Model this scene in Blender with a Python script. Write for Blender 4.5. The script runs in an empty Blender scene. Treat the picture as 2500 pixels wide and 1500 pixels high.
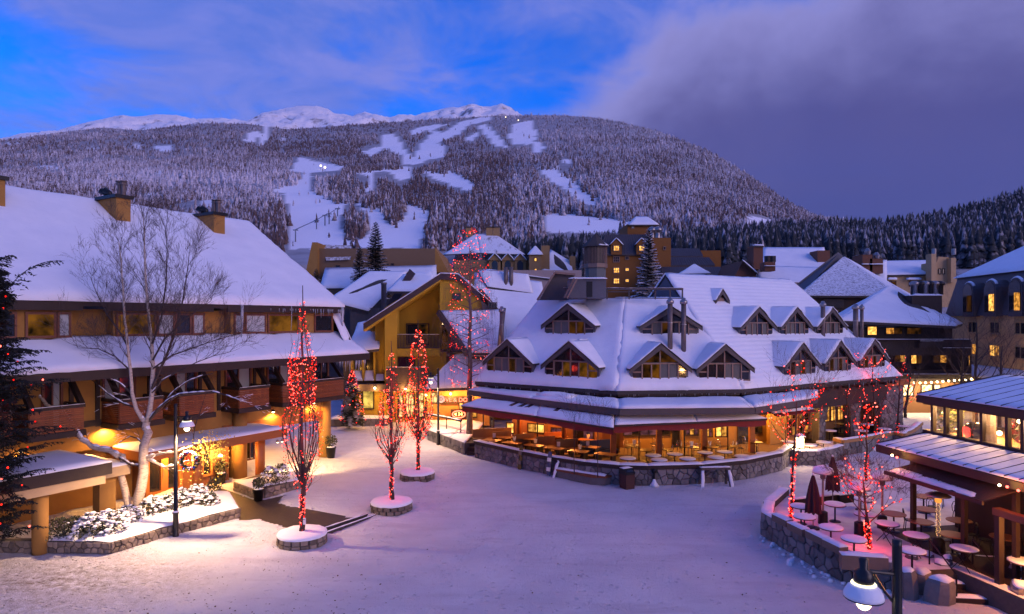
import bpy, bmesh, math, random
import numpy as np
from mathutils import Vector as V, Matrix, noise as mnoise
random.seed(7); np.random.seed(7)
sc = bpy.context.scene
C = sc.collection
R = math.radians

# ------------------------------------------------------------------ camera
F, HZ, CH = 1600.0, 780.0, 9.5          # focal length in photo pixels, horizon row, camera height in metres
cam = bpy.data.cameras.new('camera'); camo = bpy.data.objects.new('camera', cam); C.objects.link(camo)
cam.sensor_width = 36; cam.lens = 36 * F / 2500
cam.shift_y = (HZ - 750) / 2500
cam.clip_start = .1; cam.clip_end = 30000
camo.location = (0, 0, CH); camo.rotation_euler = (R(90), 0, 0)
sc.camera = camo

# ------------------------------------------------------------------ sky
world = bpy.data.worlds.new('World'); sc.world = world; world.use_nodes = True
SUN_EL, SUN_AZ = R(15), R(130)            # low sun behind the viewer, under a veil of cloud
def build_world():
    nt = world.node_tree; N = nt.nodes; L = nt.links
    N.clear()
    out = N.new('ShaderNodeOutputWorld'); bg = N.new('ShaderNodeBackground'); bg.inputs[1].default_value = .112
    sky = N.new('ShaderNodeTexSky'); sky.sky_type = 'NISHITA'; sky.sun_disc = False
    sky.sun_elevation = SUN_EL; sky.sun_rotation = SUN_AZ; sky.altitude = 700; sky.air_density = 1.0; sky.dust_density = .3; sky.ozone_density = 4.0
    tc = N.new('ShaderNodeTexCoord')
    def math_(op, a, b=None, clamp=False):
        m = N.new('ShaderNodeMath'); m.operation = op; m.use_clamp = clamp
        for i, x in enumerate((a, b)):
            if x is None: continue
            if isinstance(x, (int, float)): m.inputs[i].default_value = x
            else: L.new(x, m.inputs[i])
        return m.outputs[0]
    def mrange(x, a, b, c=0, d=1):
        m = N.new('ShaderNodeMapRange'); m.interpolation_type = 'SMOOTHSTEP'
        for i, v in enumerate((a, b, c, d)): m.inputs[i + 1].default_value = v
        L.new(x, m.inputs[0]); return m.outputs[0]
    def mix(f, a, b):
        m = N.new('ShaderNodeMix'); m.data_type = 'RGBA'
        if isinstance(f, (int, float)): m.inputs[0].default_value = f
        else: L.new(f, m.inputs[0])
        for i, x in ((6, a), (7, b)):
            if isinstance(x, tuple): m.inputs[i].default_value = (*x, 1)
            else: L.new(x, m.inputs[i])
        return m.outputs[2]
    sep = N.new('ShaderNodeSeparateXYZ'); L.new(tc.outputs['Generated'], sep.inputs[0])
    x, y, z = sep.outputs
    az = math_('ARCTAN2', x, y)                       # 0 straight ahead, + to the east
    el = math_('ARCSINE', z)
    # flat cloud sheet: project the direction on a plane
    zz = math_('ADD', math_('MAXIMUM', z, 0), .16)
    comb = N.new('ShaderNodeCombineXYZ')
    L.new(math_('DIVIDE', x, zz), comb.inputs[0]); L.new(math_('DIVIDE', y, zz), comb.inputs[1])
    def noise(vec, scale, detail, rough, dist=0, w=0):
        n = N.new('ShaderNodeTexNoise'); n.noise_dimensions = '4D'
        n.inputs['W'].default_value = w; n.inputs['Scale'].default_value = scale; n.inputs['Detail'].default_value = detail
        n.inputs['Roughness'].default_value = rough; n.inputs['Distortion'].default_value = dist
        L.new(vec, n.inputs['Vector']); return n.outputs[0]
    n1 = noise(comb.outputs[0], .85, 8, .55, .5, 3.6)
    n2 = noise(comb.outputs[0], 3.0, 8, .62, .6, 8.0)
    nn = math_('ADD', math_('MULTIPLY', n1, .72), math_('MULTIPLY', n2, .28))
    # cirrus-like puffs everywhere
    puff = mrange(nn, CL0, CL1)
    # big low bank rising to the east
    nb = noise(tc.outputs['Generated'], 4.0, 7, .55, .2, 1.7)
    up_ = mrange(az, 0, .36, .0, .13)
    edge = math_('ADD', math_('SUBTRACT', math_('ADD', up_, .34), el), math_('ADD', math_('MULTIPLY', math_('ADD', nb, -.5), .24), math_('MULTIPLY', math_('ADD', n2, -.5), .08)))
    bank = math_('MULTIPLY', mrange(edge, .0, .07), mrange(az, -.04, .10))
    nc = noise(tc.outputs['Generated'], 2.2, 6, .5, .3, 5.2)
    lit = math_('ADD', mrange(edge, .02, .19), math_('MULTIPLY', math_('ADD', nc, -.5), .55), True)
    bankcol = mix(lit, BANK_LIT, mix(mrange(el, .05, .30), BANK_LOW, BANK_DARK))
    hs = N.new('ShaderNodeHueSaturation'); hs.inputs['Saturation'].default_value = SKY_SAT; hs.inputs['Value'].default_value = 1
    L.new(sky.outputs[0], hs.inputs['Color'])
    tint = N.new('ShaderNodeMix'); tint.data_type = 'RGBA'; tint.blend_type = 'MULTIPLY'; tint.inputs[0].default_value = 1
    L.new(hs.outputs[0], tint.inputs[6]); tint.inputs[7].default_value = (*SKY_TINT, 1)
    puffcol = mix(mrange(n2, .35, .7), PUFF_A, PUFF_B)
    c1 = mix(math_('MULTIPLY', puff, .88), tint.outputs[2], puffcol)
    c2 = mix(math_('MULTIPLY', bank, .96), c1, bankcol)
    L.new(c2, bg.inputs[0]); L.new(bg.outputs[0], out.inputs[0])
CL0, CL1 = .395, .55
BANK_LIT, BANK_DARK, BANK_LOW = (2.2, 2.15, 5.0), (.62, .62, 2.15), (.42, .58, 2.3)
PUFF_A, PUFF_B = (.75, 1.42, 5.2), (1.8, 2.0, 5.6)
SKY_SAT, SKY_TINT = 1.35, (.40, .98, 2.05)
build_world(); world.cycles.sampling_method = 'MANUAL'; world.cycles.sample_map_resolution = 256

sun = bpy.data.lights.new('sun', 'SUN'); suno = bpy.data.objects.new('sun', sun); C.objects.link(suno)
sun.energy = 1.35; sun.angle = R(45); sun.color = (1.0, .72, .84)
sd = V((math.sin(SUN_AZ) * math.cos(SUN_EL), math.cos(SUN_AZ) * math.cos(SUN_EL), math.sin(SUN_EL)))
suno.rotation_euler = sd.to_track_quat('Z', 'Y').to_euler()
sc.view_settings.view_transform = 'Standard'; sc.view_settings.look = 'None'
sc.view_settings.exposure = .24; sc.view_settings.gamma = 1; sc.view_settings.use_curve_mapping = False
sc.render.engine = 'CYCLES'
cy = sc.cycles
cy.use_denoising = True; cy.denoiser = 'OPENIMAGEDENOISE'
cy.use_adaptive_sampling = True; cy.adaptive_threshold = .03
cy.max_bounces = 5; cy.diffuse_bounces = 2; cy.glossy_bounces = 2; cy.transmission_bounces = 4; cy.transparent_max_bounces = 8
cy.sample_clamp_indirect = 4; cy.caustics_reflective = False; cy.caustics_refractive = False
HAZE = 1.1e-5
cy.volume_bounces = 0; cy.volume_max_steps = 64
# ------------------------------------------------------------------ helpers
def pt(px, py, Y): return V(((px - 1250) / F * Y, Y, CH - (py - HZ) / F * Y))
def gp(px, py, z=0.0): return pt(px, py, (CH - z) * F / (py - HZ))
def lerp(a, b, t): return a + (b - a) * t
rnd = random.uniform

CUR = Matrix()
class MB:
    """collects faces; M is the current local transform"""
    def __init__(s): s.v = []; s.f = []; s.mi = []; s.sm = []; s.M = CUR.copy(); s.m = 0; s.smooth = False
    def add(s, vs, fs):
        o = len(s.v); s.v += [s.M @ V(x) for x in vs]
        for f in fs: s.f.append(tuple(i + o for i in f)); s.mi.append(s.m); s.sm.append(s.smooth)
        return s
    def box(s, x0, x1, y0, y1, z0, z1):
        v = [(x, y, z) for z in (z0, z1) for y in (y0, y1) for x in (x0, x1)]
        return s.add(v, [(0, 2, 3, 1), (4, 5, 7, 6), (0, 1, 5, 4), (2, 6, 7, 3), (0, 4, 6, 2), (1, 3, 7, 5)])
    def cbox(s, c, size, rz=0, rx=0, ry=0):
        m = s.M.copy(); s.M = m @ Matrix.Translation(c) @ Matrix.Rotation(rz, 4, 'Z') @ Matrix.Rotation(ry, 4, 'Y') @ Matrix.Rotation(rx, 4, 'X')
        x, y, z = size; s.box(-x / 2, x / 2, -y / 2, y / 2, -z / 2, z / 2); s.M = m; return s
    def beam(s, a, b, w, h, up=(0, 0, 1)):
        a, b = V(a), V(b); d = (b - a); L = d.length; d.normalize(); r = d.cross(V(up))
        if r.length < 1e-4: r = V((1, 0, 0))
        r.normalize(); u = r.cross(d)
        v = [p + r * (i * w / 2) + u * (j * h / 2) for p in (a, b) for j in (-1, 1) for i in (-1, 1)]
        return s.add(v, [(0, 2, 3, 1), (4, 5, 7, 6), (0, 1, 5, 4), (2, 6, 7, 3), (0, 4, 6, 2), (1, 3, 7, 5)])
    def poly(s, pts): return s.add(pts, [tuple(range(len(pts)))])
    def prism(s, pts, ext):
        """closed polygon pts swept by vector ext"""
        n = len(pts); e = V(ext); v = [V(p) for p in pts] + [V(p) + e for p in pts]
        nrm = V((0, 0, 0))
        for i in range(1, n - 1): nrm += (v[i] - v[0]).cross(v[i + 1] - v[0])
        fs = [tuple(range(n)), tuple(range(2 * n - 1, n - 1, -1))] + [(i, i + n, (i + 1) % n + n, (i + 1) % n) for i in range(n)]
        if nrm.dot(e) > 0: fs = [tuple(reversed(f)) for f in fs]
        return s.add(v, fs)
    def tube(s, path, rad, n=8, caps=True):
        path = [V(p) for p in path]; k = len(path)
        if not isinstance(rad, (list, tuple)): rad = [rad] * k
        vs = []; ref = None
        for i, p in enumerate(path):
            d = (path[min(i + 1, k - 1)] - path[max(i - 1, 0)])
            if d.length < 1e-9: d = V((0, 0, 1))
            d.normalize()
            if ref is None: ref = V((1, 0, 0)) if abs(d.x) < .9 else V((0, 1, 0))
            a = ref - d * ref.dot(d)
            if a.length < 1e-5: a = d.orthogonal()
            a.normalize(); ref = a; b = d.cross(a)
            vs += [p + (a * math.cos(t) + b * math.sin(t)) * rad[i] for t in [2 * math.pi * j / n for j in range(n)]]
        fs = [(i * n + j, i * n + (j + 1) % n, (i + 1) * n + (j + 1) % n, (i + 1) * n + j) for i in range(k - 1) for j in range(n)]
        if caps: fs += [tuple(range(n - 1, -1, -1)), tuple(range((k - 1) * n, k * n))]
        return s.add(vs, fs)
    def lathe(s, prof, n=16, c=(0, 0, 0)):
        c = V(c); k = len(prof)
        vs = [c + V((r * math.cos(2 * math.pi * j / n), r * math.sin(2 * math.pi * j / n), z)) for r, z in prof for j in range(n)]
        fs = [(i * n + j, i * n + (j + 1) % n, (i + 1) * n + (j + 1) % n, (i + 1) * n + j) for i in range(k - 1) for j in range(n)]
        if prof[0][0] > 1e-6: fs.append(tuple(range(n - 1, -1, -1)))
        if prof[-1][0] > 1e-6: fs.append(tuple(range((k - 1) * n, k * n)))
        return s.add(vs, fs)
    def ball(s, c, r, n=6, k=4):
        if not isinstance(r, (tuple, list)): r = (r, r, r)
        c = V(c); vs = [c + V((0, 0, -r[2]))]
        for i in range(1, k):
            t = math.pi * i / k - math.pi / 2
            vs += [c + V((r[0] * math.cos(t) * math.cos(2 * math.pi * j / n), r[1] * math.cos(t) * math.sin(2 * math.pi * j / n), r[2] * math.sin(t))) for j in range(n)]
        vs.append(c + V((0, 0, r[2]))); m = len(vs) - 1
        fs = [(0, 1 + (j + 1) % n, 1 + j) for j in range(n)] + [(m, 1 + (k - 2) * n + j, 1 + (k - 2) * n + (j + 1) % n) for j in range(n)]
        fs += [(1 + i * n + j, 1 + i * n + (j + 1) % n, 1 + (i + 1) * n + (j + 1) % n, 1 + (i + 1) * n + j) for i in range(k - 2) for j in range(n)]
        return s.add(vs, fs)
    def slab(s, q, nu, nv, thick, amp=.03, fr=1.2, edge=.06, over=.05, seed=0.0):
        """snow lying on the quad q (a,b,c,d; a-b the lower edge): bumpy top, rounded ragged rim"""
        a, b, c, d = [V(p) for p in q]; up = V((0, 0, 1)); vs = []
        sm = s.smooth; s.smooth = True
        for j in range(nv + 1):
            for i in range(nu + 1):
                u, w = i / nu, j / nv
                p = lerp(lerp(a, b, u), lerp(d, c, u), w)
                g = mnoise.noise(p * fr + V((seed, 0, 0))) + .5 * mnoise.noise(p * fr * 2.7 + V((0, seed, 3)))
                rim = i in (0, nu) or j in (0, nv)
                h = thick * (1 + .0 * g) + amp * g
                if rim:
                    h = thick * .45 + amp * .6 * g
                    o = V((0, 0, 0)); g2 = mnoise.noise(p * fr * 6 + V((7, seed, 0))); e = over * (1 + 1.8 * g + 1.2 * g2); h += amp * .5 * g2
                    if i == 0: o += (a - b).normalized() * e * .4 if (a - b).length > 1e-6 else o
                    if i == nu: o += (b - a).normalized() * e * .4 if (a - b).length > 1e-6 else o
                    if j == 0: o += (a - d).normalized() * e if (a - d).length > 1e-6 else o
                    p = p + o
                vs.append(p + up * h)
        W = nu + 1
        fs = [(j * W + i, j * W + i + 1, (j + 1) * W + i + 1, (j + 1) * W + i) for j in range(nv) for i in range(nu)]
        ring = [i for i in range(W)] + [j * W + nu for j in range(1, nv + 1)] + [nv * W + i for i in range(nu - 1, -1, -1)] + [j * W for j in range(nv - 1, 0, -1)]
        base = len(vs); n = len(ring)
        for k_ in ring:
            p = V(vs[k_]); j, i = divmod(k_, W); q0 = lerp(lerp(a, b, i / nu), lerp(d, c, i / nu), j / nv)
            vs.append(V((lerp(p.x, q0.x, .35), lerp(p.y, q0.y, .35), q0.z + .004)))
        fs += [(ring[(k_ + 1) % n], ring[k_], base + k_, base + (k_ + 1) % n) for k_ in range(n)]
        s.add(vs, fs); s.smooth = sm; return s
    def mesh(s, name, mats):
        me = bpy.data.meshes.new(name); me.from_pydata([tuple(p) for p in s.v], [], s.f)
        for m in (mats if isinstance(mats, (list, tuple)) else [mats]): me.materials.append(m)
        if any(s.mi): me.polygons.foreach_set('material_index', s.mi)
        me.polygons.foreach_set('use_smooth', s.sm); me.update(); return me

def tag(o, label=None, cat=None, group=None, kind=None):
    for k, x in (('label', label), ('category', cat), ('group', group), ('kind', kind)):
        if x: o[k] = x
    return o
def obj(name, data, parent=None):
    o = bpy.data.objects.new(name, data); C.objects.link(o)
    if parent is not None: o.parent = parent
    return o
def part(parent, name, mb, mats, loc=None, rz=0, kind=None, label=None):
    o = obj(name, mb.mesh(name, mats) if isinstance(mb, MB) else mb, parent)
    if loc is not None: o.location = loc
    if rz: o.rotation_euler.z = rz
    return tag(o, label, kind=kind)
def thing(name, label, cat, loc=(0, 0, 0), rz=0, group=None):
    o = obj(name, None); o.location = loc; o.rotation_euler.z = rz; o.empty_display_size = .2
    return tag(o, label, cat, group)
def single(name, mb, mats, label, cat, group=None, loc=None, rz=0): return tag(part(None, name, mb, mats, loc, rz), label, cat, group)
def struct(name, mb, mats, parent=None):
    o = part(parent, name, mb, mats); o['kind'] = 'structure'; return o
def dup(root, loc=None, rz=None, label=None, group=None, parent=None):
    kids = {}
    for o in ALLKIDS(root): kids.setdefault(o.parent, []).append(o)
    def cp(o, p):
        c = o.copy(); C.objects.link(c); c.parent = p
        for ch in kids.get(o, ()): cp(ch, c)
        return c
    r = cp(root, parent)
    if loc is not None: r.location = loc
    if rz is not None: r.rotation_euler.z = rz
    if label: r['label'] = label
    if group: r['group'] = group
    return r
def ALLKIDS(root):
    res = []
    def rec(o):
        for c in o.children: res.append(c); rec(c)
    rec(root); return res
def lamp(parent, loc, power, color=(1, .62, .25), rad=.06, kind='POINT', name='light', spot=None, rot=None):
    l = bpy.data.lights.new(name, kind); l.energy = power; l.color = color; l.shadow_soft_size = rad
    if kind == 'SPOT': l.spot_size = spot or R(130); l.spot_blend = .6
    o = obj(name, l, parent); o.location = CUR @ V(loc)
    if rot: o.rotation_euler = rot
    return o
WARM = (1, .48, .105); WARMW = (1, .66, .34); RED = (1, .05, .03)

# ------------------------------------------------------------------ materials
MT = {}
def mat(name, col, rough=.7, col2=None, scale=4.0, amt=.5, bump=0, bscale=None, metal=0, rand=0, stretch=None, emit=None, estr=0, spec=None, trans=0, detail=5, sss=0, thr=None, alpha=None):
    m = bpy.data.materials.new(name); m.use_nodes = True; nt = m.node_tree; N, L = nt.nodes, nt.links
    b = N['Principled BSDF']; b.inputs['Roughness'].default_value = rough; b.inputs['Metallic'].default_value = metal
    b.inputs['Base Color'].default_value = (*col, 1)
    if spec is not None: b.inputs['Specular IOR Level'].default_value = spec
    if trans: b.inputs['Transmission Weight'].default_value = trans
    if alpha is not None: b.inputs['Alpha'].default_value = alpha
    if emit: b.inputs['Emission Color'].default_value = (*emit, 1); b.inputs['Emission Strength'].default_value = estr
    vec = None
    if col2 or bump or rand:
        tc = N.new('ShaderNodeTexCoord'); mp = N.new('ShaderNodeMapping'); L.new(tc.outputs['Object'], mp.inputs[0])
        if stretch: mp.inputs['Scale'].default_value = stretch
        if rand:
            oi = N.new('ShaderNodeObjectInfo'); cx = N.new('ShaderNodeMath'); cx.operation = 'MULTIPLY'; cx.inputs[1].default_value = 37
            L.new(oi.outputs['Random'], cx.inputs[0]); L.new(cx.outputs[0], mp.inputs['Location'])
        vec = mp.outputs[0]
    cout = None
    if col2:
        n = N.new('ShaderNodeTexNoise'); n.inputs['Scale'].default_value = scale; n.inputs['Detail'].default_value = detail; n.inputs['Roughness'].default_value = .62
        L.new(vec, n.inputs['Vector'])
        r = N.new('ShaderNodeMapRange'); lo, hi = thr or (.5 - .5 * amt, .5 + .5 * amt)
        r.inputs[1].default_value = lo; r.inputs[2].default_value = hi; L.new(n.outputs[0], r.inputs[0])
        x = N.new('ShaderNodeMix'); x.data_type = 'RGBA'; x.inputs[6].default_value = (*col, 1); x.inputs[7].default_value = (*col2, 1)
        L.new(r.outputs[0], x.inputs[0]); cout = x.outputs[2]; L.new(cout, b.inputs['Base Color'])
    if rand:
        h = N.new('ShaderNodeHueSaturation')
        rv = N.new('ShaderNodeMapRange'); rv.inputs[3].default_value = 1 - rand; rv.inputs[4].default_value = 1 + rand
        L.new(oi.outputs['Random'], rv.inputs[0]); L.new(rv.outputs[0], h.inputs['Value'])
        if cout: L.new(cout, h.inputs['Color'])
        else: h.inputs['Color'].default_value = (*col, 1)
        L.new(h.outputs[0], b.inputs['Base Color'])
    if bump:
        n2 = N.new('ShaderNodeTexNoise'); n2.inputs['Scale'].default_value = bscale or scale * 3; n2.inputs['Detail'].default_value = 6; n2.inputs['Roughness'].default_value = .65
        L.new(vec, n2.inputs['Vector'])
        bp = N.new('ShaderNodeBump'); bp.inputs['Strength'].default_value = min(1, bump); bp.inputs['Distance'].default_value = .03
        L.new(n2.outputs[0], bp.inputs['Height']); L.new(bp.outputs[0], b.inputs['Normal'])
    MT[name] = m; return m
def glow(name, col, strength, sample=False):
    m = bpy.data.materials.new(name); m.use_nodes = True; N, L = m.node_tree.nodes, m.node_tree.links
    N.clear(); o = N.new('ShaderNodeOutputMaterial'); e = N.new('ShaderNodeEmission'); e.inputs[0].default_value = (*col, 1); e.inputs[1].default_value = strength
    L.new(e.outputs[0], o.inputs[0])
    m.cycles.emission_sampling = 'AUTO' if sample else 'NONE'
    MT[name] = m; return m
snow = mat('snow', (.82, .83, .87), .75, (.72, .74, .80), .8, .5, .5, 6, spec=.25)
stucco = mat('ochre_stucco', (.36, .185, .042), .9, (.27, .135, .032), 1.5, .6, .25, 30)
stucco_y = mat('mustard_stucco', (.42, .275, .026), .9, (.34, .215, .020), 1.2, .7, .25, 25)
cream = mat('cream_stucco', (.50, .36, .20), .9, (.42, .30, .16), 1.5, .6, .2, 30)
dkwood = mat('dark_brown_timber', (.026, .012, .008), .65, (.015, .007, .005), 6, .6, .3, 40, stretch=(1, 1, .2))
rewood = mat('stained_cedar', (.24, .066, .015), .55, (.15, .040, .010), 5, .7, .3, 30, rand=.18, stretch=(.25, 1, 1))
beamw = mat('orange_beam', (.34, .105, .020), .55, (.22, .066, .014), 4, .7, .3, 30, stretch=(.25, 1, 1))
framew = mat('red_brown_frame', (.17, .055, .028), .5, (.12, .04, .02), 6, .6)
trimw = mat('taupe_trim', (.24, .155, .115), .6, (.19, .12, .09), 5, .6)
grayw = mat('slate_grey_board', (.080, .066, .066), .7, (.06, .05, .05), 4, .6, .2, 30)
bluew = mat('blue_grey_siding', (.095, .10, .125), .7, (.07, .075, .095), 4, .6, .25, 30, stretch=(1, 1, 6))
steel = mat('galvanised_steel', (.36, .34, .34), .35, (.24, .22, .22), 5, .7, metal=.85)
rustst = mat('weathered_flue', (.20, .16, .15), .5, (.12, .09, .08), 5, .7, metal=.5)
blackm = mat('black_metal', (.012, .012, .014), .4, metal=.3)
glass = mat('dark_glass', (.016, .016, .02), .06, spec=.6)
curtain = mat('pale_curtain', (.42, .45, .46), .9, (.30, .33, .34), 3, .6, stretch=(9, 9, .3))
asphalt_roof = mat('brown_shingle', (.060, .050, .048), .9, (.04, .034, .034), 8, .7, .3, 30)
metalroof = mat('brown_metal_roof', (.085, .072, .078), .5, (.065, .055, .06), 5, .6, metal=.2)
stone_l = mat('fieldstone', (.24, .19, .14), .85, (.13, .10, .085), 5, .8, .6, 14, rand=.45)
stone_g = mat('grey_fieldstone', (.20, .19, .18), .85, (.11, .10, .10), 5, .8, .6, 14, rand=.45)
mortar = mat('mortar', (.10, .085, .075), .95, (.06, .05, .045), 8, .7, .4, 30)
ice = mat('icicle', (.72, .76, .82), .15, trans=.55)
redcloth = mat('red_awning_cloth', (.22, .015, .012), .8, (.15, .01, .01), 4, .6, .15, 20)
curtain_d = mat('drawn_curtain', (.13, .13, .12), .9, (.08, .08, .075), 3, .6, stretch=(9, 9, .3))
def lit_mat(name, c1, c2, s, scale=3.0, stretch=(1, 1, 1)):
    m = bpy.data.materials.new(name); m.use_nodes = True; N, L = m.node_tree.nodes, m.node_tree.links; N.clear()
    o = N.new('ShaderNodeOutputMaterial'); e = N.new('ShaderNodeEmission'); e.inputs[1].default_value = s
    tc = N.new('ShaderNodeTexCoord'); mp = N.new('ShaderNodeMapping'); mp.inputs['Scale'].default_value = stretch; L.new(tc.outputs['Object'], mp.inputs[0])
    oi = N.new('ShaderNodeObjectInfo'); L.new(oi.outputs['Random'], mp.inputs['Location'])
    n = N.new('ShaderNodeTexNoise'); n.inputs['Scale'].default_value = scale; n.inputs['Detail'].default_value = 4; L.new(mp.outputs[0], n.inputs[0])
    r = N.new('ShaderNodeMapRange'); r.inputs[1].default_value = .35; r.inputs[2].default_value = .65; L.new(n.outputs[0], r.inputs[0])
    x = N.new('ShaderNodeMix'); x.data_type = 'RGBA'; x.inputs[6].default_value = (*c1, 1); x.inputs[7].default_value = (*c2, 1)
    L.new(r.outputs[0], x.inputs[0]); L.new(x.outputs[2], e.inputs[0]); L.new(e.outputs[0], o.inputs[0]); m.cycles.emission_sampling = 'NONE'
    MT[name] = m; return m
lit_room = lit_mat('lit_room', (.14, .045, .006), (1, .42, .07), 1.0, 2.6)
lit_bright = lit_mat('bright_lit_room', (.30, .10, .012), (1, .52, .11), 2.0, 3.2)
lit_shop = lit_mat('shop_interior', (.35, .16, .03), (1, .72, .30), 2.6, 3.0)
lit_dim = lit_mat('dim_lit_room', (.006, .004, .003), (.11, .038, .007), .6, 1.7)
bulb_w = glow('warm_bulb', (1, .72, .34), 14)
bulb_r = glow('red_bulb', (1, .018, .010), 3.0)
bulb_r2 = glow('pink_red_bulb', (1, .10, .07), 6)
bulb_r3 = glow('dim_red_bulb', (1, .014, .010), 1.1)

class Fr:
    """a building's own frame: x along its front, y into it"""
    def __init__(s, O, ang): s.O = V((O[0], O[1], 0)); s.a = ang; s.d = V((math.cos(ang), math.sin(ang), 0)); s.n = V((-math.sin(ang), math.cos(ang), 0))
    def W(s, x, y, z=0): return s.O + s.d * x + s.n * y + V((0, 0, z))
    def x(s, px, y):
        r = (px - 1250) / F; o = s.O + s.n * y
        return (r * o.y - o.x) / (s.d.x - r * s.d.y)
    def z(s, py, x, y): return CH - (py - HZ) / F * s.W(x, y).y
    def xz(s, px, py, y): x = s.x(px, y); return x, s.z(py, x, y)
def set_frame(fr=None, th=None):
    """following meshes are given in frame fr and stored relative to the thing th (which is not turned)"""
    global CUR
    M = Matrix()
    if fr is not None: M = Matrix(((fr.d.x, fr.n.x, 0, fr.O.x), (fr.d.y, fr.n.y, 0, fr.O.y), (0, 0, 1, 0), (0, 0, 0, 1)))
    CUR = (Matrix.Translation(-V(th.location)) if th is not None else Matrix()) @ M
def box_part(parent, name, mat_, *b): return part(parent, name, MB().box(*b), mat_)
def window(parent, x0, x1, z0, z1, y, cols=2, rows=1, fm=None, pm=None, fw=.07, depth=.08, sill=False, name='window', snowy=False, panes=None):
    """frame standing proud of the wall plane y (towards -y), panes set back in it"""
    fm = fm or framew; mb = MB(); ya, yb = y - depth, y + .02
    mb.box(x0, x1, ya, yb, z1 - fw, z1); mb.box(x0, x1, ya, yb, z0, z0 + fw); mb.box(x0, x0 + fw, ya, yb, z0 + fw, z1 - fw); mb.box(x1 - fw, x1, ya, yb, z0 + fw, z1 - fw)
    xs = [lerp(x0 + fw, x1 - fw, i / cols) for i in range(cols + 1)]; zs = [lerp(z0 + fw, z1 - fw, j / rows) for j in range(rows + 1)]; h = fw * .3
    for a in xs[1:-1]: mb.box(a - h, a + h, ya + .01, yb, z0 + fw, z1 - fw)
    for a in zs[1:-1]: mb.box(x0 + fw, x1 - fw, ya + .014, yb - .004, a - h, a + h)
    if sill: mb.box(x0 - .06, x1 + .06, ya - .06, yb - .01, z0 - .07, z0 - .002)
    w = part(parent, name, mb, fm)
    pm = pm or glass
    for i in range(cols):
        for j in range(rows):
            m = pm[(i + j * cols) % len(pm)] if isinstance(pm, (list, tuple)) else pm
            part(w, 'pane', MB().box(xs[i] + h, xs[i + 1] - h, y - .035, y - .012, zs[j] + h, zs[j + 1] - h), m)
    if snowy: part(w, 'sill_snow', MB().slab([(x0 - .05, ya - .09, z0 - .06), (x1 + .05, ya - .09, z0 - .06), (x1 + .05, ya + .01, z0 - .06), (x0 - .05, ya + .01, z0 - .06)], 6, 2, .05, .015, 3), snow)
    return w
def icicles(parent, a, b, n, l0, l1, name='icicle'):
    mb = MB(); mb.smooth = True; a, b = V(a), V(b)
    for i in range(n):
        p = lerp(a, b, random.random()); l = rnd(l0, l1) * random.random() ** .6; r = .018 + l * .022
        mb.tube([p + V((0, 0, .03)), p - V((0, 0, l * .5)), p - V((0, 0, l))], [r, r * .55, .003], 5)
    return part(parent, name, mb, ice, kind='stuff')
def rubble(Lx, Lz, size, rs, aspect=1.25):
    """irregular stone outlines filling a Lx by Lz rectangle: clipped Voronoi cells"""
    nx = max(1, round(Lx / (size * aspect))); nz = max(1, round(Lz / size)); P = []
    for j in range(nz):
        for i in range(nx + (j % 2)):
            P.append((Lx * (i + .5 - .5 * (j % 2) + rs.uniform(-.38, .38)) / nx, Lz * (j + .5 + rs.uniform(-.36, .36)) / nz))
    out = []
    for a, (x, z) in enumerate(P):
        c = [(0, 0), (Lx, 0), (Lx, Lz), (0, Lz)]
        for b, (u, w) in enumerate(P):
            if b == a or abs(u - x) > size * 4 or abs(w - z) > size * 3.5: continue
            mx, mz = (x + u) / 2, (z + w) / 2; dx, dz = u - x, w - z; o = []
            for k in range(len(c)):
                p, q = c[k], c[(k + 1) % len(c)]; fp = (p[0] - mx) * dx + (p[1] - mz) * dz; fq = (q[0] - mx) * dx + (q[1] - mz) * dz
                if fp <= 0: o.append(p)
                if (fp < 0 < fq) or (fq < 0 < fp): t = fp / (fp - fq); o.append((p[0] + (q[0] - p[0]) * t, p[1] + (q[1] - p[1]) * t))
            c = o
            if len(c) < 3: break
        if len(c) >= 3: out.append(c)
    return out
def stone_mesh(c, rs, gap=.016, pr=None, thin=.0):
    """one proud stone from outline c (x, z): bevelled cushion facing -y; returns (builder, centre)"""
    n = len(c); cx = sum(p[0] for p in c) / n; cz = sum(p[1] for p in c) / n
    def ins(d, k=1): return [(cx + (p[0] - cx) * max(.2, k - d / max(.05, math.hypot(p[0] - cx, p[1] - cz))), cz + (p[1] - cz) * max(.2, k - d / max(.05, math.hypot(p[0] - cx, p[1] - cz)))) for p in c]
    pr = pr if pr is not None else rs.uniform(.02, .065); a, b, t = ins(gap), ins(gap * 1.3), ins(gap * 1.5 + .035)
    vs = [(p[0] - cx, .03, p[1] - cz) for p in a] + [(p[0] - cx, -pr, p[1] - cz) for p in b] + [(p[0] - cx + rs.uniform(-.01, .01), -pr - rs.uniform(.012, .035), p[1] - cz) for p in t]
    fs = [(k, (k + 1) % n, (k + 1) % n + n, k + n) for k in range(n)] + [(k + n, (k + 1) % n + n, (k + 1) % n + 2 * n, k + 2 * n) for k in range(n)] + [tuple(range(2 * n, 3 * n))]
    mb = MB(); mb.M = Matrix(); mb.add(vs, fs); return mb, (cx, cz)
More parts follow.
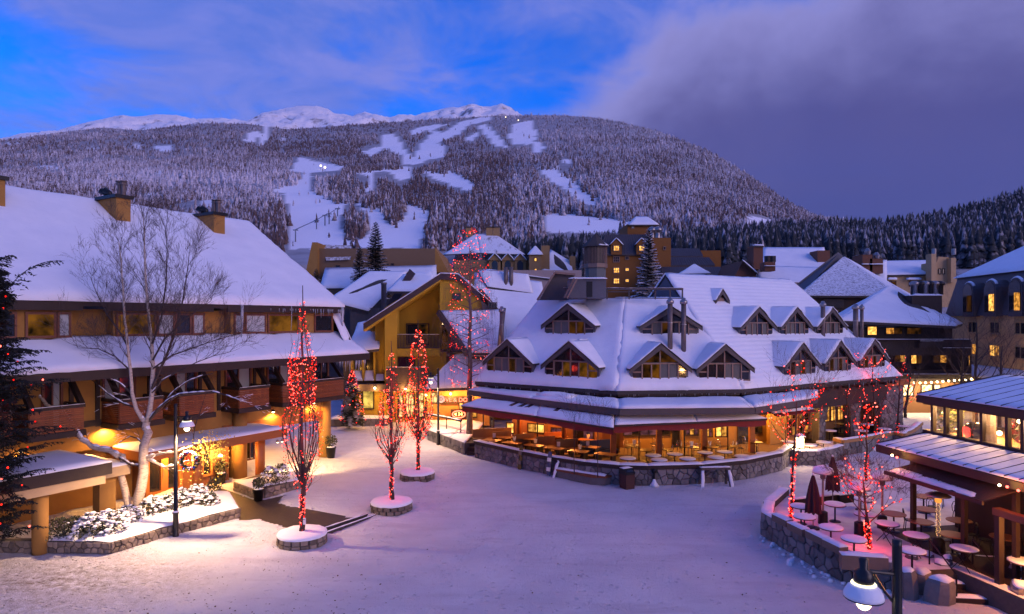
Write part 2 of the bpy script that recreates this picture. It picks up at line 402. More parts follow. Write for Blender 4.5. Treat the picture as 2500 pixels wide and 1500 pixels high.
def stone_wall(parent, a, b, z0, z1, thick, mat_, size=.34, seed=1, name='stone', core=True):
    """rubble wall from a to b (front on the right-hand side when walking a to b): mortar core and separate proud stones"""
    off = V(parent.location) if parent is not None else V((0, 0, 0)); off.z = 0
    rs = random.Random(seed); a, b = V((a[0], a[1], 0)) - off, V((b[0], b[1], 0)) - off; d = b - a; Ln = d.length; d.normalize(); n = V((d.y, -d.x, 0))
    if core: mb = MB(); mb.M = Matrix(); q = [a, b, b - n * thick, a - n * thick]; mb.prism([p + V((0, 0, z0)) for p in q], (0, 0, z1 - z0)); part(parent, 'mortar_core', mb, mortar)
    for c in rubble(Ln, z1 - z0, size, rs):
        mb, (cx, cz) = stone_mesh(c, rs); o = a + d * cx; part(parent, name, mb, mat_, loc=(o.x, o.y, z0 + cz), rz=math.atan2(d.y, d.x))
# ------------------------------------------------------------------ terrain: mountain slopes, snow peaks, right hill, forest
def interp(pts, x): return np.interp(x, [p[0] for p in pts], [p[1] for p in pts])
def vnoise(x, y, seed=0, octaves=4, rough=.5):
    """numpy value noise"""
    x = np.asarray(x, float); y = np.asarray(y, float); tot = np.zeros_like(x); amp = 1; s = 0
    for o in range(octaves):
        xi = np.floor(x).astype(np.int64); yi = np.floor(y).astype(np.int64); fx = x - xi; fy = y - yi
        fx = fx * fx * (3 - 2 * fx); fy = fy * fy * (3 - 2 * fy)
        def h(a, b):
            n = (a * 374761393 + b * 668265263 + (seed + o) * 1442695041) & 0xffffffff
            n = ((n ^ (n >> 13)) * 1274126177) & 0xffffffff
            return ((n ^ (n >> 16)) & 0xffff) / 65535.0
        v = (h(xi, yi) * (1 - fx) + h(xi + 1, yi) * fx) * (1 - fy) + (h(xi, yi + 1) * (1 - fx) + h(xi + 1, yi + 1) * fx) * fy
        tot += amp * (v - .5); s += amp * .5; amp *= rough; x = x * 2.03 + 11.3; y = y * 2.03 + 5.7
    return tot / s
def in_poly(px, py, poly):
    res = np.zeros(px.shape, bool); n = len(poly)
    for i in range(n):
        x0, y0 = poly[i]; x1, y1 = poly[(i + 1) % n]
        c = ((y0 > py) != (y1 > py)) & (px < (x1 - x0) * (py - y0) / (y1 - y0 + 1e-9) + x0)
        res ^= c
    return res
# each slope is laid out by bearing (column) and by how far up it a point lies; heights follow from the skyline seen from the square
SKY_M = [(-900, 372), (-300, 356), (0, 346), (150, 326), (250, 314), (340, 320), (480, 303), (600, 305), (700, 318), (800, 312), (950, 300), (1050, 294), (1180, 287), (1290, 283), (1380, 283), (1450, 288),
         (1520, 299), (1600, 318), (1700, 358), (1800, 412), (1900, 480), (1990, 530), (2100, 549), (2300, 565), (3400, 600)]
DIST_M = [(-900, 3600), (300, 3600), (700, 3500), (1000, 3700), (1300, 3300), (1600, 2900), (1900, 2300), (2100, 2200), (3400, 2400)]
def slope_grid(skyl, dist, y0, py0, rows, cols, pxr, seed, rough_amp, curve):
    px = np.linspace(*pxr, cols); t = np.linspace(0, 1, rows)
    PX, T = np.meshgrid(px, t)
    top = interp(skyl, PX); far = interp(dist, PX)
    Y = y0 * (far / y0) ** T
    PY = py0 + (top - py0) * T ** curve
    X = (PX - 1250) / F * Y
    Z = CH + (HZ - PY) / F * Y
    nz = vnoise(X / 520, Y / 520, seed, 5, .5) * rough_amp * Y * np.clip(T * 3, 0, 1) * np.clip((1 - T) * 2.5, .15, 1)
    Z = Z + nz; Z[0] = -2
    return PX, PY, X, Y, Z
def grid_object(name, X, Y, Z, mats, attr=None, skirt=True):
    r, c = X.shape
    co = np.stack([X, Y, Z], -1).reshape(-1, 3)
    i = np.arange(r * c).reshape(r, c)
    q = np.stack([i[:-1, :-1], i[:-1, 1:], i[1:, 1:], i[1:, :-1]], -1).reshape(-1, 4)
    me = bpy.data.meshes.new(name); me.vertices.add(len(co)); me.vertices.foreach_set('co', co.ravel())
    me.loops.add(q.size); me.loops.foreach_set('vertex_index', q.ravel().astype(np.int32))
    me.polygons.add(len(q)); me.polygons.foreach_set('loop_start', np.arange(0, q.size, 4, dtype=np.int32)); me.polygons.foreach_set('loop_total', np.full(len(q), 4, np.int32))
    me.polygons.foreach_set('use_smooth', np.ones(len(q), bool)); me.update(calc_edges=True)
    if attr is not None:
        a = me.attributes.new('wooded', 'FLOAT', 'POINT'); a.data.foreach_set('value', attr.ravel().astype(np.float32))
    me.materials.append(mats); o = obj(name, me); o['kind'] = 'structure'; return o
RUNS = [  # cleared ski runs and pistes, as seen from the square (2500 x 1500 columns and rows)
    [(735, 385), (800, 398), (838, 412), (822, 428), (765, 432), (760, 470), (800, 478), (870, 480), (900, 455), (888, 440), (940, 422), (988, 416), (992, 440), (955, 460), (985, 500), (1034, 520), (1026, 560), (1010, 605), (716, 608), (716, 545), (705, 480), (668, 470), (700, 460), (735, 455), (748, 430), (716, 420)],
    [(950, 335), (975, 333), (990, 350), (1000, 372), (1012, 380), (1030, 345), (1050, 325), (1062, 330), (1055, 350), (1072, 360), (1068, 380), (1040, 390), (1015, 402), (995, 398), (985, 375), (960, 360)],
    [(1258, 308), (1297, 300), (1300, 350), (1258, 350), (1250, 330)], [(1302, 350), (1322, 352), (1322, 372), (1308, 372)],
    [(1335, 425), (1372, 425), (1376, 440), (1398, 452), (1410, 470), (1440, 482), (1444, 500), (1410, 498), (1385, 470), (1348, 448)], [(1372, 388), (1390, 392), (1388, 412), (1376, 408)],
    [(1358, 530), (1440, 535), (1520, 545), (1545, 560), (1500, 572), (1365, 572)],
    [(1170, 312), (1190, 310), (1218, 345), (1228, 358), (1208, 355), (1185, 330)], [(1040, 428), (1100, 428), (1140, 450), (1140, 470), (1100, 452), (1060, 440)],
    [(940, 420), (990, 418), (985, 445), (950, 450), (890, 440), (900, 425)], [(1100, 318), (1125, 300), (1180, 290), (1182, 297), (1140, 306), (1110, 330), (1070, 345), (1075, 335)],
    [(640, 292), (662, 290), (655, 320), (645, 345), (632, 345), (645, 315)], [(606, 328), (628, 322), (622, 342), (605, 342)],
    [(1810, 545), (1832, 536), (1835, 528), (1870, 532), (1868, 542), (1852, 548), (1800, 552)],
    [(382, 357), (412, 356), (415, 366), (390, 368)], [(1040, 310), (1060, 303), (1085, 305), (1050, 318)], [(1005, 318), (1035, 308), (1040, 316), (1012, 325)],
    [(890, 365), (925, 352), (935, 360), (905, 378)], [(1140, 335), (1160, 322), (1168, 330), (1150, 345)]]
_cen = lambda p: (sum(q[0] for q in p) / len(p), sum(q[1] for q in p) / len(p))
RUNS = [[(c[0] + (q[0] - c[0]) * (1.06 if k == 0 else 1.32), c[1] + (q[1] - c[1]) * (1.03 if k == 0 else 1.22)) for q in p] for k, p in enumerate(RUNS) for c in (_cen(p),)]
ISLES = [[(768, 435), (800, 430), (838, 450), (875, 440), (890, 460), (880, 490), (860, 505), (820, 500), (790, 490), (765, 475)], [(910, 440), (935, 430), (965, 440), (985, 470), (995, 520), (975, 550), (950, 555), (925, 520), (875, 505), (880, 480), (910, 470)], [(838, 515), (870, 508), (905, 545), (900, 575), (870, 592), (840, 590), (832, 560)]]
def wooded_mask(PX, PY):
    wx = PX + 7 * vnoise(PX / 22, PY / 14, 3, 3); wy = PY + 4 * vnoise(PX / 20, PY / 12, 9, 3)
    m = np.ones(PX.shape)
    for p in RUNS: m[in_poly(wx, wy, p)] = 0
    for p in ISLES: m[in_poly(wx, wy, p)] = 1
    gl = vnoise(PX / 120, PY / 26, 21, 4, .6)
    m *= np.where((gl > .42) & (PX < 700), .25, 1)
    return m
PXm, PYm, Xm, Ym, Zm = slope_grid(SKY_M, DIST_M, 420, 655, 150, 420, (-900, 3400), 4, .019, .82)
WM = wooded_mask(PXm, PYm)
mt = mat('mountain_ground', (.78, .80, .85), .85)
nt = mt.node_tree; N, L = nt.nodes, nt.links; b = N['Principled BSDF']
at = N.new('ShaderNodeAttribute'); at.attribute_name = 'wooded'
no = N.new('ShaderNodeTexNoise'); no.inputs['Scale'].default_value = .05; no.inputs['Detail'].default_value = 6
tc = N.new('ShaderNodeTexCoord'); L.new(tc.outputs['Object'], no.inputs['Vector'])
cr = N.new('ShaderNodeMix'); cr.data_type = 'RGBA'; cr.inputs[6].default_value = (.10, .085, .08, 1); cr.inputs[7].default_value = (.5, .5, .54, 1); L.new(no.outputs[0], cr.inputs[0])
mx = N.new('ShaderNodeMix'); mx.data_type = 'RGBA'; mx.inputs[6].default_value = (.92, .90, .91, 1); L.new(cr.outputs[2], mx.inputs[7]); L.new(at.outputs['Fac'], mx.inputs[0]); L.new(mx.outputs[2], b.inputs['Base Color'])
grid_object('mountain', Xm, Ym, Zm, mt, WM)
# far snow peaks above the tree line
SKY_P = [(-900, 370), (-300, 350), (-100, 342), (0, 338), (60, 326), (140, 320), (200, 304), (240, 292), (300, 280), (335, 285), (380, 281), (430, 281), (480, 292), (540, 290), (575, 292), (600, 298), (640, 276), (690, 266), (740, 258), (770, 259),
         (800, 266), (815, 276), (860, 284), (890, 273), (905, 276), (950, 290), (975, 281), (1010, 284), (1040, 274), (1080, 266), (1120, 262), (1152, 253), (1180, 261), (1200, 262), (1225, 254), (1245, 263), (1265, 278), (1300, 300), (1390, 312)]
pxs = np.linspace(-900, 1390, 560); tt = np.linspace(0, 1, 60); PXp, Tp = np.meshgrid(pxs, tt)
top = interp(SKY_P, PXp); Yp = 3500 + 2600 * Tp
low = interp(SKY_M, PXp) + 26
PYp = low + (top - low) * Tp ** .8
Xp = (PXp - 1250) / F * Yp
rid = 1 - np.abs(vnoise(Xp / 420, Yp / 420, 31, 5, .55)); Zp = CH + (HZ - PYp) / F * Yp
Zp += (rid - .75) * 170 * np.clip(Tp * 3, 0, 1) * np.clip((1 - Tp) * 3, .10, 1) + vnoise(Xp / 90, Yp / 90, 5, 4, .6) * 16
# the far side falls away
Xp = np.vstack([Xp, Xp[-1:] * 1.2]); Yp = np.vstack([Yp, Yp[-1:] * 1.2]); Zp = np.vstack([Zp, Zp[-1:] * .5])
mp_ = mat('peak_snow', (.90, .87, .87), .8)
nt = mp_.node_tree; N, L = nt.nodes, nt.links; b = N['Principled BSDF']
ge = N.new('ShaderNodeNewGeometry'); sx = N.new('ShaderNodeSeparateXYZ'); L.new(ge.outputs['Normal'], sx.inputs[0])
no = N.new('ShaderNodeTexNoise'); no.inputs['Scale'].default_value = .012; no.inputs['Detail'].default_value = 8; no.inputs['Roughness'].default_value = .7
tc = N.new('ShaderNodeTexCoord'); L.new(tc.outputs['Object'], no.inputs['Vector'])
ad = N.new('ShaderNodeMath'); ad.operation = 'ADD'; L.new(sx.outputs[2], ad.inputs[0]); L.new(no.outputs[0], ad.inputs[1])
mr = N.new('ShaderNodeMapRange'); mr.inputs[1].default_value = 1.16; mr.inputs[2].default_value = 1.30; L.new(ad.outputs[0], mr.inputs[0])
mx = N.new('ShaderNodeMix'); mx.data_type = 'RGBA'; mx.inputs[6].default_value = (.30, .26, .25, 1); mx.inputs[7].default_value = (.90, .87, .87, 1); L.new(mr.outputs[0], mx.inputs[0]); L.new(mx.outputs[2], b.inputs['Base Color'])
grid_object('mountain_peaks', Xp, Yp, Zp, mp_)
# wooded hill rising to the right behind the hotels
SKY_H = [(1100, 640), (1300, 622), (1500, 606), (1700, 590), (1900, 570), (2000, 566), (2160, 562), (2250, 548), (2350, 528), (2430, 505), (2500, 482), (2700, 430), (3100, 390), (3400, 400)]
SKY_H = [(a, b + 8) for a, b in SKY_H]
DIST_H = [(1100, 560), (1700, 600), (2160, 700), (2500, 760), (3400, 800)]
PXh, PYh, Xh, Yh, Zh = slope_grid(SKY_H, DIST_H, 240, 700, 40, 120, (1050, 3400), 14, .004, .9)
Xh = np.vstack([Xh, Xh[-1:] * 1.3]); Yh = np.vstack([Yh, Yh[-1:] * 1.3]); Zh = np.vstack([Zh, Zh[-1:] * .2])
grid_object('hill', Xh, Yh, Zh, mt, np.ones(Xh.shape))

# ---- conifers: low meshes repeated over the slopes
def conifer_base(seed, tiers, n):
    rs = np.random.RandomState(seed); vs = []; fs = []
    for k in range(tiers):
        z0 = .06 + .94 * k / tiers * .93; z1 = min(1, z0 + 1.75 / tiers); r = .17 * (1 - k / tiers) ** .85 + .018
        o = len(vs); vs.append((rs.uniform(-.01, .01), rs.uniform(-.01, .01), z1)); a0 = rs.uniform(0, 6)
        for j in range(n):
            rr = r * (1.15 if j % 2 else .62) * rs.uniform(.75, 1.2)
            vs.append((rr * math.cos(a0 + 2 * math.pi * j / n), rr * math.sin(a0 + 2 * math.pi * j / n), z0 - (.035 if j % 2 else -.015) * rs.uniform(.4, 1.4)))
        fs += [(o, o + 1 + j, o + 1 + (j + 1) % n) for j in range(n)]
    return np.array(vs), np.array(fs)
def forest(name, X, Y, Z, S, W, frost, mats, variants, label):
    V_, F_, A_ = [], [], []; off = 0; rs = np.random.RandomState(len(X)); which = rs.randint(0, len(variants), len(X))
    for k, (bv, bf) in enumerate(variants):
        s = np.where(which == k)[0]; n = len(s)
        if not n: continue
        a = rs.uniform(0, 6.28, n); ca, sa = np.cos(a), np.sin(a)
        x = bv[None, :, 0] * W[s, None]; y = bv[None, :, 1] * W[s, None]; z = bv[None, :, 2] * S[s, None]
        vx = x * ca[:, None] - y * sa[:, None] + X[s, None]; vy = x * sa[:, None] + y * ca[:, None] + Y[s, None]; vz = z + Z[s, None]
        V_.append(np.stack([vx, vy, vz], -1).reshape(-1, 3)); F_.append((bf[None] + (off + np.arange(n) * len(bv))[:, None, None]).reshape(-1, 3)); off += n * len(bv)
        A_.append(np.repeat(frost[s], len(bv)))
    co = np.concatenate(V_); f = np.concatenate(F_).astype(np.int32); A = np.concatenate(A_)
    me = bpy.data.meshes.new(name); me.vertices.add(len(co)); me.vertices.foreach_set('co', co.ravel())
    me.loops.add(f.size); me.loops.foreach_set('vertex_index', f.ravel())
    me.polygons.add(len(f)); me.polygons.foreach_set('loop_start', np.arange(0, f.size, 3, dtype=np.int32)); me.polygons.foreach_set('loop_total', np.full(len(f), 3, np.int32))
    me.update(calc_edges=True)
    at = me.attributes.new('frost', 'FLOAT', 'POINT'); at.data.foreach_set('value', A.astype(np.float32))
    me.materials.append(mats); o = obj(name, me); tag(o, label, 'forest', kind='stuff'); return o
def needle_mat(name, dark, attr=True, lo=.25, hi=.75, base=.3, nscale=.35):
    m = mat(name, dark, .9); N, L = m.node_tree.nodes, m.node_tree.links; b = N['Principled BSDF']
    ge = N.new('ShaderNodeNewGeometry'); sx = N.new('ShaderNodeSeparateXYZ'); L.new(ge.outputs['Normal'], sx.inputs[0])
    no = N.new('ShaderNodeTexNoise'); no.inputs['Scale'].default_value = nscale; no.inputs['Detail'].default_value = 3; L.new(ge.outputs['Position'], no.inputs['Vector'])
    s1 = N.new('ShaderNodeMath'); s1.operation = 'MULTIPLY_ADD'; s1.inputs[1].default_value = .35; L.new(sx.outputs[2], s1.inputs[0]); L.new(no.outputs[0], s1.inputs[2])
    s2 = N.new('ShaderNodeMath'); s2.operation = 'ADD'; L.new(s1.outputs[0], s2.inputs[0])
    if attr:
        at = N.new('ShaderNodeAttribute'); at.attribute_name = 'frost'; L.new(at.outputs['Fac'], s2.inputs[1])
    else: s2.inputs[1].default_value = base
    mr = N.new('ShaderNodeMapRange'); mr.inputs[1].default_value = lo + .5; mr.inputs[2].default_value = hi + .5; L.new(s2.outputs[0], mr.inputs[0])
    mx = N.new('ShaderNodeMix'); mx.data_type = 'RGBA'; mx.inputs[6].default_value = (*dark, 1); mx.inputs[7].default_value = (.78, .72, .77, 1)
    L.new(mr.outputs[0], mx.inputs[0]); L.new(mx.outputs[2], b.inputs['Base Color']); return m
nm = needle_mat('frosted_needles', (.115, .070, .062))
rs = np.random.RandomState(5)
NT = 104000
px = rs.uniform(-250, 2750, NT); t = rs.uniform(0, 1, NT) ** .72
top = interp(SKY_M, px); far = interp(DIST_M, px)
rr, cc = PXm.shape
ci = np.clip((px + 900) / 4300 * (cc - 1), 0, cc - 1.001); ri = np.clip(t * (rr - 1), 0, rr - 1.001)
def samp(A, ri, ci):
    r0 = ri.astype(int); c0 = ci.astype(int); fr = ri - r0; fc = ci - c0
    return (A[r0, c0] * (1 - fr) + A[r0 + 1, c0] * fr) * (1 - fc) + (A[r0, c0 + 1] * (1 - fr) + A[r0 + 1, c0 + 1] * fr) * fc
X, Y, Z, PYs = samp(Xm, ri, ci), samp(Ym, ri, ci), samp(Zm, ri, ci), samp(PYm, ri, ci)
pxx = 1250 + F * X / Y; pyy = HZ - F * (Z - CH) / Y
wm = np.minimum(np.minimum(wooded_mask(pxx, pyy), wooded_mask(pxx, pyy - 8.5 * F / Y)), np.minimum(wooded_mask(pxx - 8, pyy), wooded_mask(pxx + 8, pyy - 2)))
stand = vnoise(X / 130, Y / 130, 77, 4, .6)
keep = (rs.uniform(0, 1, NT) < np.maximum(wm, .010)) & ((stand > -.42) | (rs.uniform(0, 1, NT) < .25)) & (Y > 480) & ~((pyy > 600) & (pxx > 1400))
X, Y, Z, pxx, pyy, stand = [a[keep] for a in (X, Y, Z, pxx, pyy, stand)]
n = len(X)
S = (11.5 + 8 * stand + rs.uniform(-5.5, 5, n) + 6 * (rs.uniform(0, 1, n) > .92)) * np.clip((Y / 1700) ** .3, .85, 1.3) * np.where(pyy < 330, .62, np.where(pyy < 430, .8, 1))
W = S * rs.uniform(.9, 1.5, n) * np.clip(Y / 2200, 1.0, 1.5)
fz = vnoise(pxx / 260, pyy / 45, 55, 4, .6)
band = np.exp(-((pyy - 440 - (pxx - 300) * .05) / 55) ** 2) * (pxx < 800)
frost = .06 + .11 * (pxx > 1250) + .26 * fz + rs.normal(0, .13, n) + .26 * band + np.where(pyy < 340, .10, 0) + .10 * stand
vs_ = [conifer_base(k, 3, 5) for k in range(5)]
forest('forest', X, Y, Z - 1, S, W, frost, nm, vs_, 'snow-dusted conifer forest covering the ski mountain')
# hill forest, darker and closer
nd = needle_mat('dark_needles', (.020, .026, .030))
NH = 8000; px = rs.uniform(1120, 2900, NH); t = rs.uniform(.12, 1, NH) ** .7
rr, cc = PXh.shape; ci = np.clip((px - 1050) / 2350 * (cc - 1), 0, cc - 1.001); ri = np.clip(t * (rr - 1), 0, rr - 1.001)
X, Y, Z = samp(Xh[:40], ri, ci), samp(Yh[:40], ri, ci), samp(Zh[:40], ri, ci)
n = len(X); S = rs.uniform(9, 22, n); W = S * rs.uniform(.8, 1.25, n)
frost = -.03 + .12 * vnoise(X / 40, Y / 40, 8, 3) + rs.normal(0, .08, n)
forest('forest', X, Y, Z - .5, S, W, frost, nd, [conifer_base(20 + k, 5, 8) for k in range(4)], 'dark conifer wood on the low hill behind the hotels')

# thin winter air over the valley
hm = bpy.data.materials.new('valley_haze'); hm.use_nodes = True; N, L = hm.node_tree.nodes, hm.node_tree.links; N.clear(); o_ = N.new('ShaderNodeOutputMaterial'); v_ = N.new('ShaderNodeVolumePrincipled'); v_.inputs['Color'].default_value = (.95, .84, .92, 1); v_.inputs['Density'].default_value = HAZE; v_.inputs['Anisotropy'].default_value = .1; L.new(v_.outputs[0], o_.inputs['Volume'])
mb = MB(); mb.box(-7500, 7500, -700, 9100, -60, 2300); hz = part(None, 'haze', mb, hm, kind='stuff')
# ------------------------------------------------------------------ ground
PATH_BIG = [(500, 1222), (540, 1190), (569, 1200), (617, 1218), (645, 1219), (700, 1206), (676, 1224), (700, 1232), (778, 1246), (849, 1259), (902, 1262), (792, 1306), (772, 1300), (690, 1284), (627, 1267), (583, 1268), (560, 1228)]
BARE = [[(0, 1365), (80, 1362), (60, 1378), (0, 1392)]]
def snow_ground():
    xs = np.concatenate([np.linspace(-6000, -60, 12), np.linspace(-48, 60, 400), np.linspace(75, 6000, 12)])
    ys = np.concatenate([np.linspace(-600, 4, 6), np.linspace(8, 62, 360), np.linspace(70, 9000, 16)])
    X, Y = np.meshgrid(xs, ys); fade = np.clip((62 - Y) / 8, 0, 1) * np.clip((Y - 6) / 3, 0, 1)
    Z = (vnoise(X / 2.2, Y / 2.2, 41, 4, .5) * .07 + vnoise(X / .55, Y / .55, 43, 2, .5) * .035 + .05 * np.exp(-((np.hypot(X + 7.5, Y - 31) - 7.2 - .5 * vnoise(X / 2, Y / 2, 61, 2)) / .22) ** 2) * (X > -6)) * fade
    ppx = 1250 + F * X / np.maximum(Y, .1); ppy = HZ + F * CH / np.maximum(Y, .1)
    inside = in_poly(ppx + 4 * vnoise(X * 1.5, Y * 1.5, 3, 2), ppy + 3 * vnoise(X * 1.5, Y * 1.5, 7, 2), PATH_BIG) & (Y > 5)
    Z = np.where(inside, -.14, Z)
    for (cx, cy, r0) in ((-8.87, 27.7, 1.0), (-5.97, 32.5, 1.0), (-5.6, 38.9, 1.0)):
        d = np.hypot(X - cx, Y - cy); Z += .10 * np.exp(-((d - r0 - .25) / .35) ** 2) * (1 + vnoise(X * 2, Y * 2, 5, 2)) * ~inside
    m = bpy.data.materials.new('trodden_snow'); m.use_nodes = True; N, L = m.node_tree.nodes, m.node_tree.links; b = N['Principled BSDF']; b.inputs['Roughness'].default_value = .7; b.inputs['Specular IOR Level'].default_value = .3
    tc = N.new('ShaderNodeTexCoord')
    def noi(s, d=5, r=.6, w=None):
        n = N.new('ShaderNodeTexNoise'); n.inputs['Scale'].default_value = s; n.inputs['Detail'].default_value = d; n.inputs['Roughness'].default_value = r; L.new(tc.outputs['Object'], n.inputs['Vector']); return n.outputs[0]
    def rng(x, a, c):
        r = N.new('ShaderNodeMapRange'); r.inputs[1].default_value = a; r.inputs[2].default_value = c; L.new(x, r.inputs[0]); return r.outputs[0]
    def mixc(f, a, c):
        k = N.new('ShaderNodeMix'); k.data_type = 'RGBA'; L.new(f, k.inputs[0])
        for i, q in ((6, a), (7, c)):
            if isinstance(q, tuple): k.inputs[i].default_value = (*q, 1)
            else: L.new(q, k.inputs[i])
        return k.outputs[2]
    c1 = mixc(rng(noi(.35, 6), .3, .7), (.84, .83, .90), (.70, .68, .76))
    c2 = mixc(rng(noi(2.6, 8, .75), .62, .80), c1, (.45, .41, .40))
    c3 = mixc(rng(noi(14, 3, .6), .73, .81), c2, (.16, .13, .11))
    # grit and dirt trodden out in front of the lodge canopy
    sp = N.new('ShaderNodeVectorMath'); sp.operation = 'DISTANCE'; mpv = N.new('ShaderNodeMapping'); mpv.inputs['Scale'].default_value = (.75, 1.3, 1); L.new(tc.outputs['Object'], mpv.inputs[0]); L.new(mpv.outputs[0], sp.inputs[0]); q_ = gp(120, 1420); sp.inputs[1].default_value = (q_.x * .75, q_.y * 1.3, 0)
    near = rng(sp.outputs['Value'], 5.5, .5); dn = N.new('ShaderNodeMath'); dn.operation = 'MULTIPLY'; L.new(near, dn.inputs[0]); L.new(rng(noi(3.2, 8, .78), .40, .62), dn.inputs[1])
    c4 = mixc(dn.outputs[0], c3, (.20, .15, .10))
    # packed lanes where people walk and carts pass
    ln = N.new('ShaderNodeTexNoise'); ln.inputs['Scale'].default_value = .5; ln.inputs['Detail'].default_value = 6; ln.inputs['Roughness'].default_value = .65; ml = N.new('ShaderNodeMapping'); ml.inputs['Rotation'].default_value = (0, 0, .5); ml.inputs['Scale'].default_value = (.35, 1.8, 1); L.new(tc.outputs['Object'], ml.inputs[0]); L.new(ml.outputs[0], ln.inputs['Vector'])
    c5 = mixc(rng(ln.outputs[0], .50, .68), c4, (.68, .65, .72))
    L.new(c5, b.inputs['Base Color'])
    vo = N.new('ShaderNodeTexVoronoi'); vo.inputs['Scale'].default_value = 2.4; mv = N.new('ShaderNodeMapping'); mv.inputs['Scale'].default_value = (1.0, 1.5, 1); mv.inputs['Rotation'].default_value = (0, 0, .6); L.new(tc.outputs['Object'], mv.inputs[0]); L.new(mv.outputs[0], vo.inputs['Vector'])
    fp = N.new('ShaderNodeMath'); fp.operation = 'MULTIPLY'; L.new(rng(vo.outputs['Distance'], .10, .24), fp.inputs[0]); fp.inputs[1].default_value = .9
    h0 = N.new('ShaderNodeMath'); h0.operation = 'ADD'; L.new(noi(5, 6, .7), h0.inputs[0]); L.new(fp.outputs[0], h0.inputs[1])
    hs = N.new('ShaderNodeMath'); hs.operation = 'ADD'; L.new(h0.outputs[0], hs.inputs[0]); L.new(noi(22, 4, .7), hs.inputs[1])
    bp = N.new('ShaderNodeBump'); bp.inputs['Strength'].default_value = 1; bp.inputs['Distance'].default_value = .11; L.new(hs.outputs[0], bp.inputs['Height']); L.new(bp.outputs[0], b.inputs['Normal'])
    MT['trodden_snow'] = m
    grid_object('ground', X, Y, Z, m)
snow_ground()
# ------------------------------------------------------------------ lodge on the left
LF = Fr((-12.75, 45.7), R(58.5))
lodge = thing('lodge', 'long ochre lodge with a vast snowy roof, cedar balconies and timber braces', 'building', LF.O, LF.a)
XL = -26.0
Zr, Yr = 16.9, 9.1; Ze, Ye = 10.34, -1.17; Zs0, Ys0 = 8.62, -.75; Zs1, Ys1 = 7.2, -3.25
# walls
m = MB()
m.box(XL, 0, 0, 18, 4.15, 7.6)                                  # upper floor body
m.box(XL, -.2, -.1, 17.6, 7.6, 10.0)                            # attic floor, recess wall
m.prism([(-.25, -1.0, 9.9), (-.25, Yr, Zr - .35), (-.25, 19.2, 9.9)], (-.35, 0, 0))
part(lodge, 'wall', m, stucco)
xP = LF.x(560, 0)                                              # the open passage starts here
m = MB(); m.box(XL, xP, .9, 17, 0, 4.15); part(lodge, 'ground_floor_wall', m, stucco)
m = MB(); m.box(XL, -.02, -.03, .02, 3.05, 4.16); part(lodge, 'frieze', m, stucco)
m = MB(); m.box(XL, -.05, .06, 17.9, 4.02, 4.14); part(lodge, 'soffit', m, stucco)
m = MB(); m.box(xP - .5, -.2, -.12, .22, 2.62, 3.22); part(lodge, 'passage_beam', m, beamw)
m = MB(); m.box(-.3, .05, .2, 14, 2.7, 3.2); part(lodge, 'passage_beam', m, beamw)
for (x, y, r) in ((-.32, .1, .42), (xP + .55, .3, .38), (-.35, 7, .4), (xP + .5, 8, .4), (-.35, 14, .4)):
    m = MB(); m.smooth = True; m.tube([(x, y, 0), (x, y, 4.1)], r, 20); part(lodge, 'column', m, stucco)
# roof body
m = MB()
m.prism([(XL, Ye, Ze - .22), (XL, Yr, Zr - .22), (XL, 19.4, Ze - .22), (XL, 19.4, Ze), (XL, Yr, Zr), (XL, Ye, Ze)], (-XL + .35, 0, 0))
rf = part(lodge, 'roof', m, dkwood)
m = MB()
m.slab([(XL, Ye, Ze), (.35, Ye, Ze), (.35, Yr, Zr), (XL, Yr, Zr)], 80, 34, .34, .07, .45, over=.13, seed=2)
m.slab([(.35, 19.4, Ze), (XL, 19.4, Ze), (XL, Yr, Zr), (.35, Yr, Zr)], 30, 8, .26, .03, .5, seed=4)
part(rf, 'roof_snow', m, snow)
m = MB(); m.prism([(XL, Ys0 + .1, Zs0), (XL, Ys1, Zs1), (XL, Ys1, Zs1 - .24), (XL, Ys0 + .7, Zs0 - .35)], (-XL + .45, 0, 0)); sk = part(lodge, 'skirt_roof', m, dkwood)
m = MB(); m.slab([(XL, Ys1, Zs1), (.45, Ys1, Zs1), (.45, Ys0 + .3, Zs0 + .02), (XL, Ys0 + .3, Zs0 + .02)], 70, 8, .16, .05, .9, over=.10, seed=5)
m.slab([(-.45, -1.9, 7.95), (.45, -1.75, 8.0), (.35, -.2, 10.6), (-.3, -.2, 10.45)], 4, 10, .10, .02, 1.0)
part(sk, 'skirt_snow', m, snow)
m = MB(); m.prism([(.30, -1.9, 7.9), (.30, -.3, 10.4), (.30, .6, 10.2), (.30, .6, 7.6), (.30, -1.0, 7.6)], (-.25, 0, 0)); part(sk, 'rake_board', m, dkwood)
m = MB(); m.box(XL, .5, Ys1 - .10, Ys1 + .0, Zs1 - .42, Zs1 - .02); part(sk, 'fascia', m, dkwood)
icicles(sk, (-2.3, Ys1 - .06, Zs1 - .38), (.5, Ys1 - .06, Zs1 - .38), 34, .25, 1.05)
icicles(sk, (-8, Ys1 - .06, Zs1 - .38), (-2.3, Ys1 - .06, Zs1 - .38), 20, .1, .4)
icicles(rf, (-6, Ye - .05, Ze - .2), (.3, Ye - .05, Ze - .2), 40, .12, .7)
for px_, l in ((590, 1.9), (711, 1.6), (835, 1.85)):
    m = MB(); m.smooth = True; x = LF.x(px_, Ye); m.tube([(x, Ye - .03, Ze), (x + .02, Ye - .02, Ze - l * .5), (x, Ye + .02, Ze - l)], [.10, .075, .03] if px_ != 711 else [.03, .02, .008], 7); part(rf, 'ice_column', m, ice)
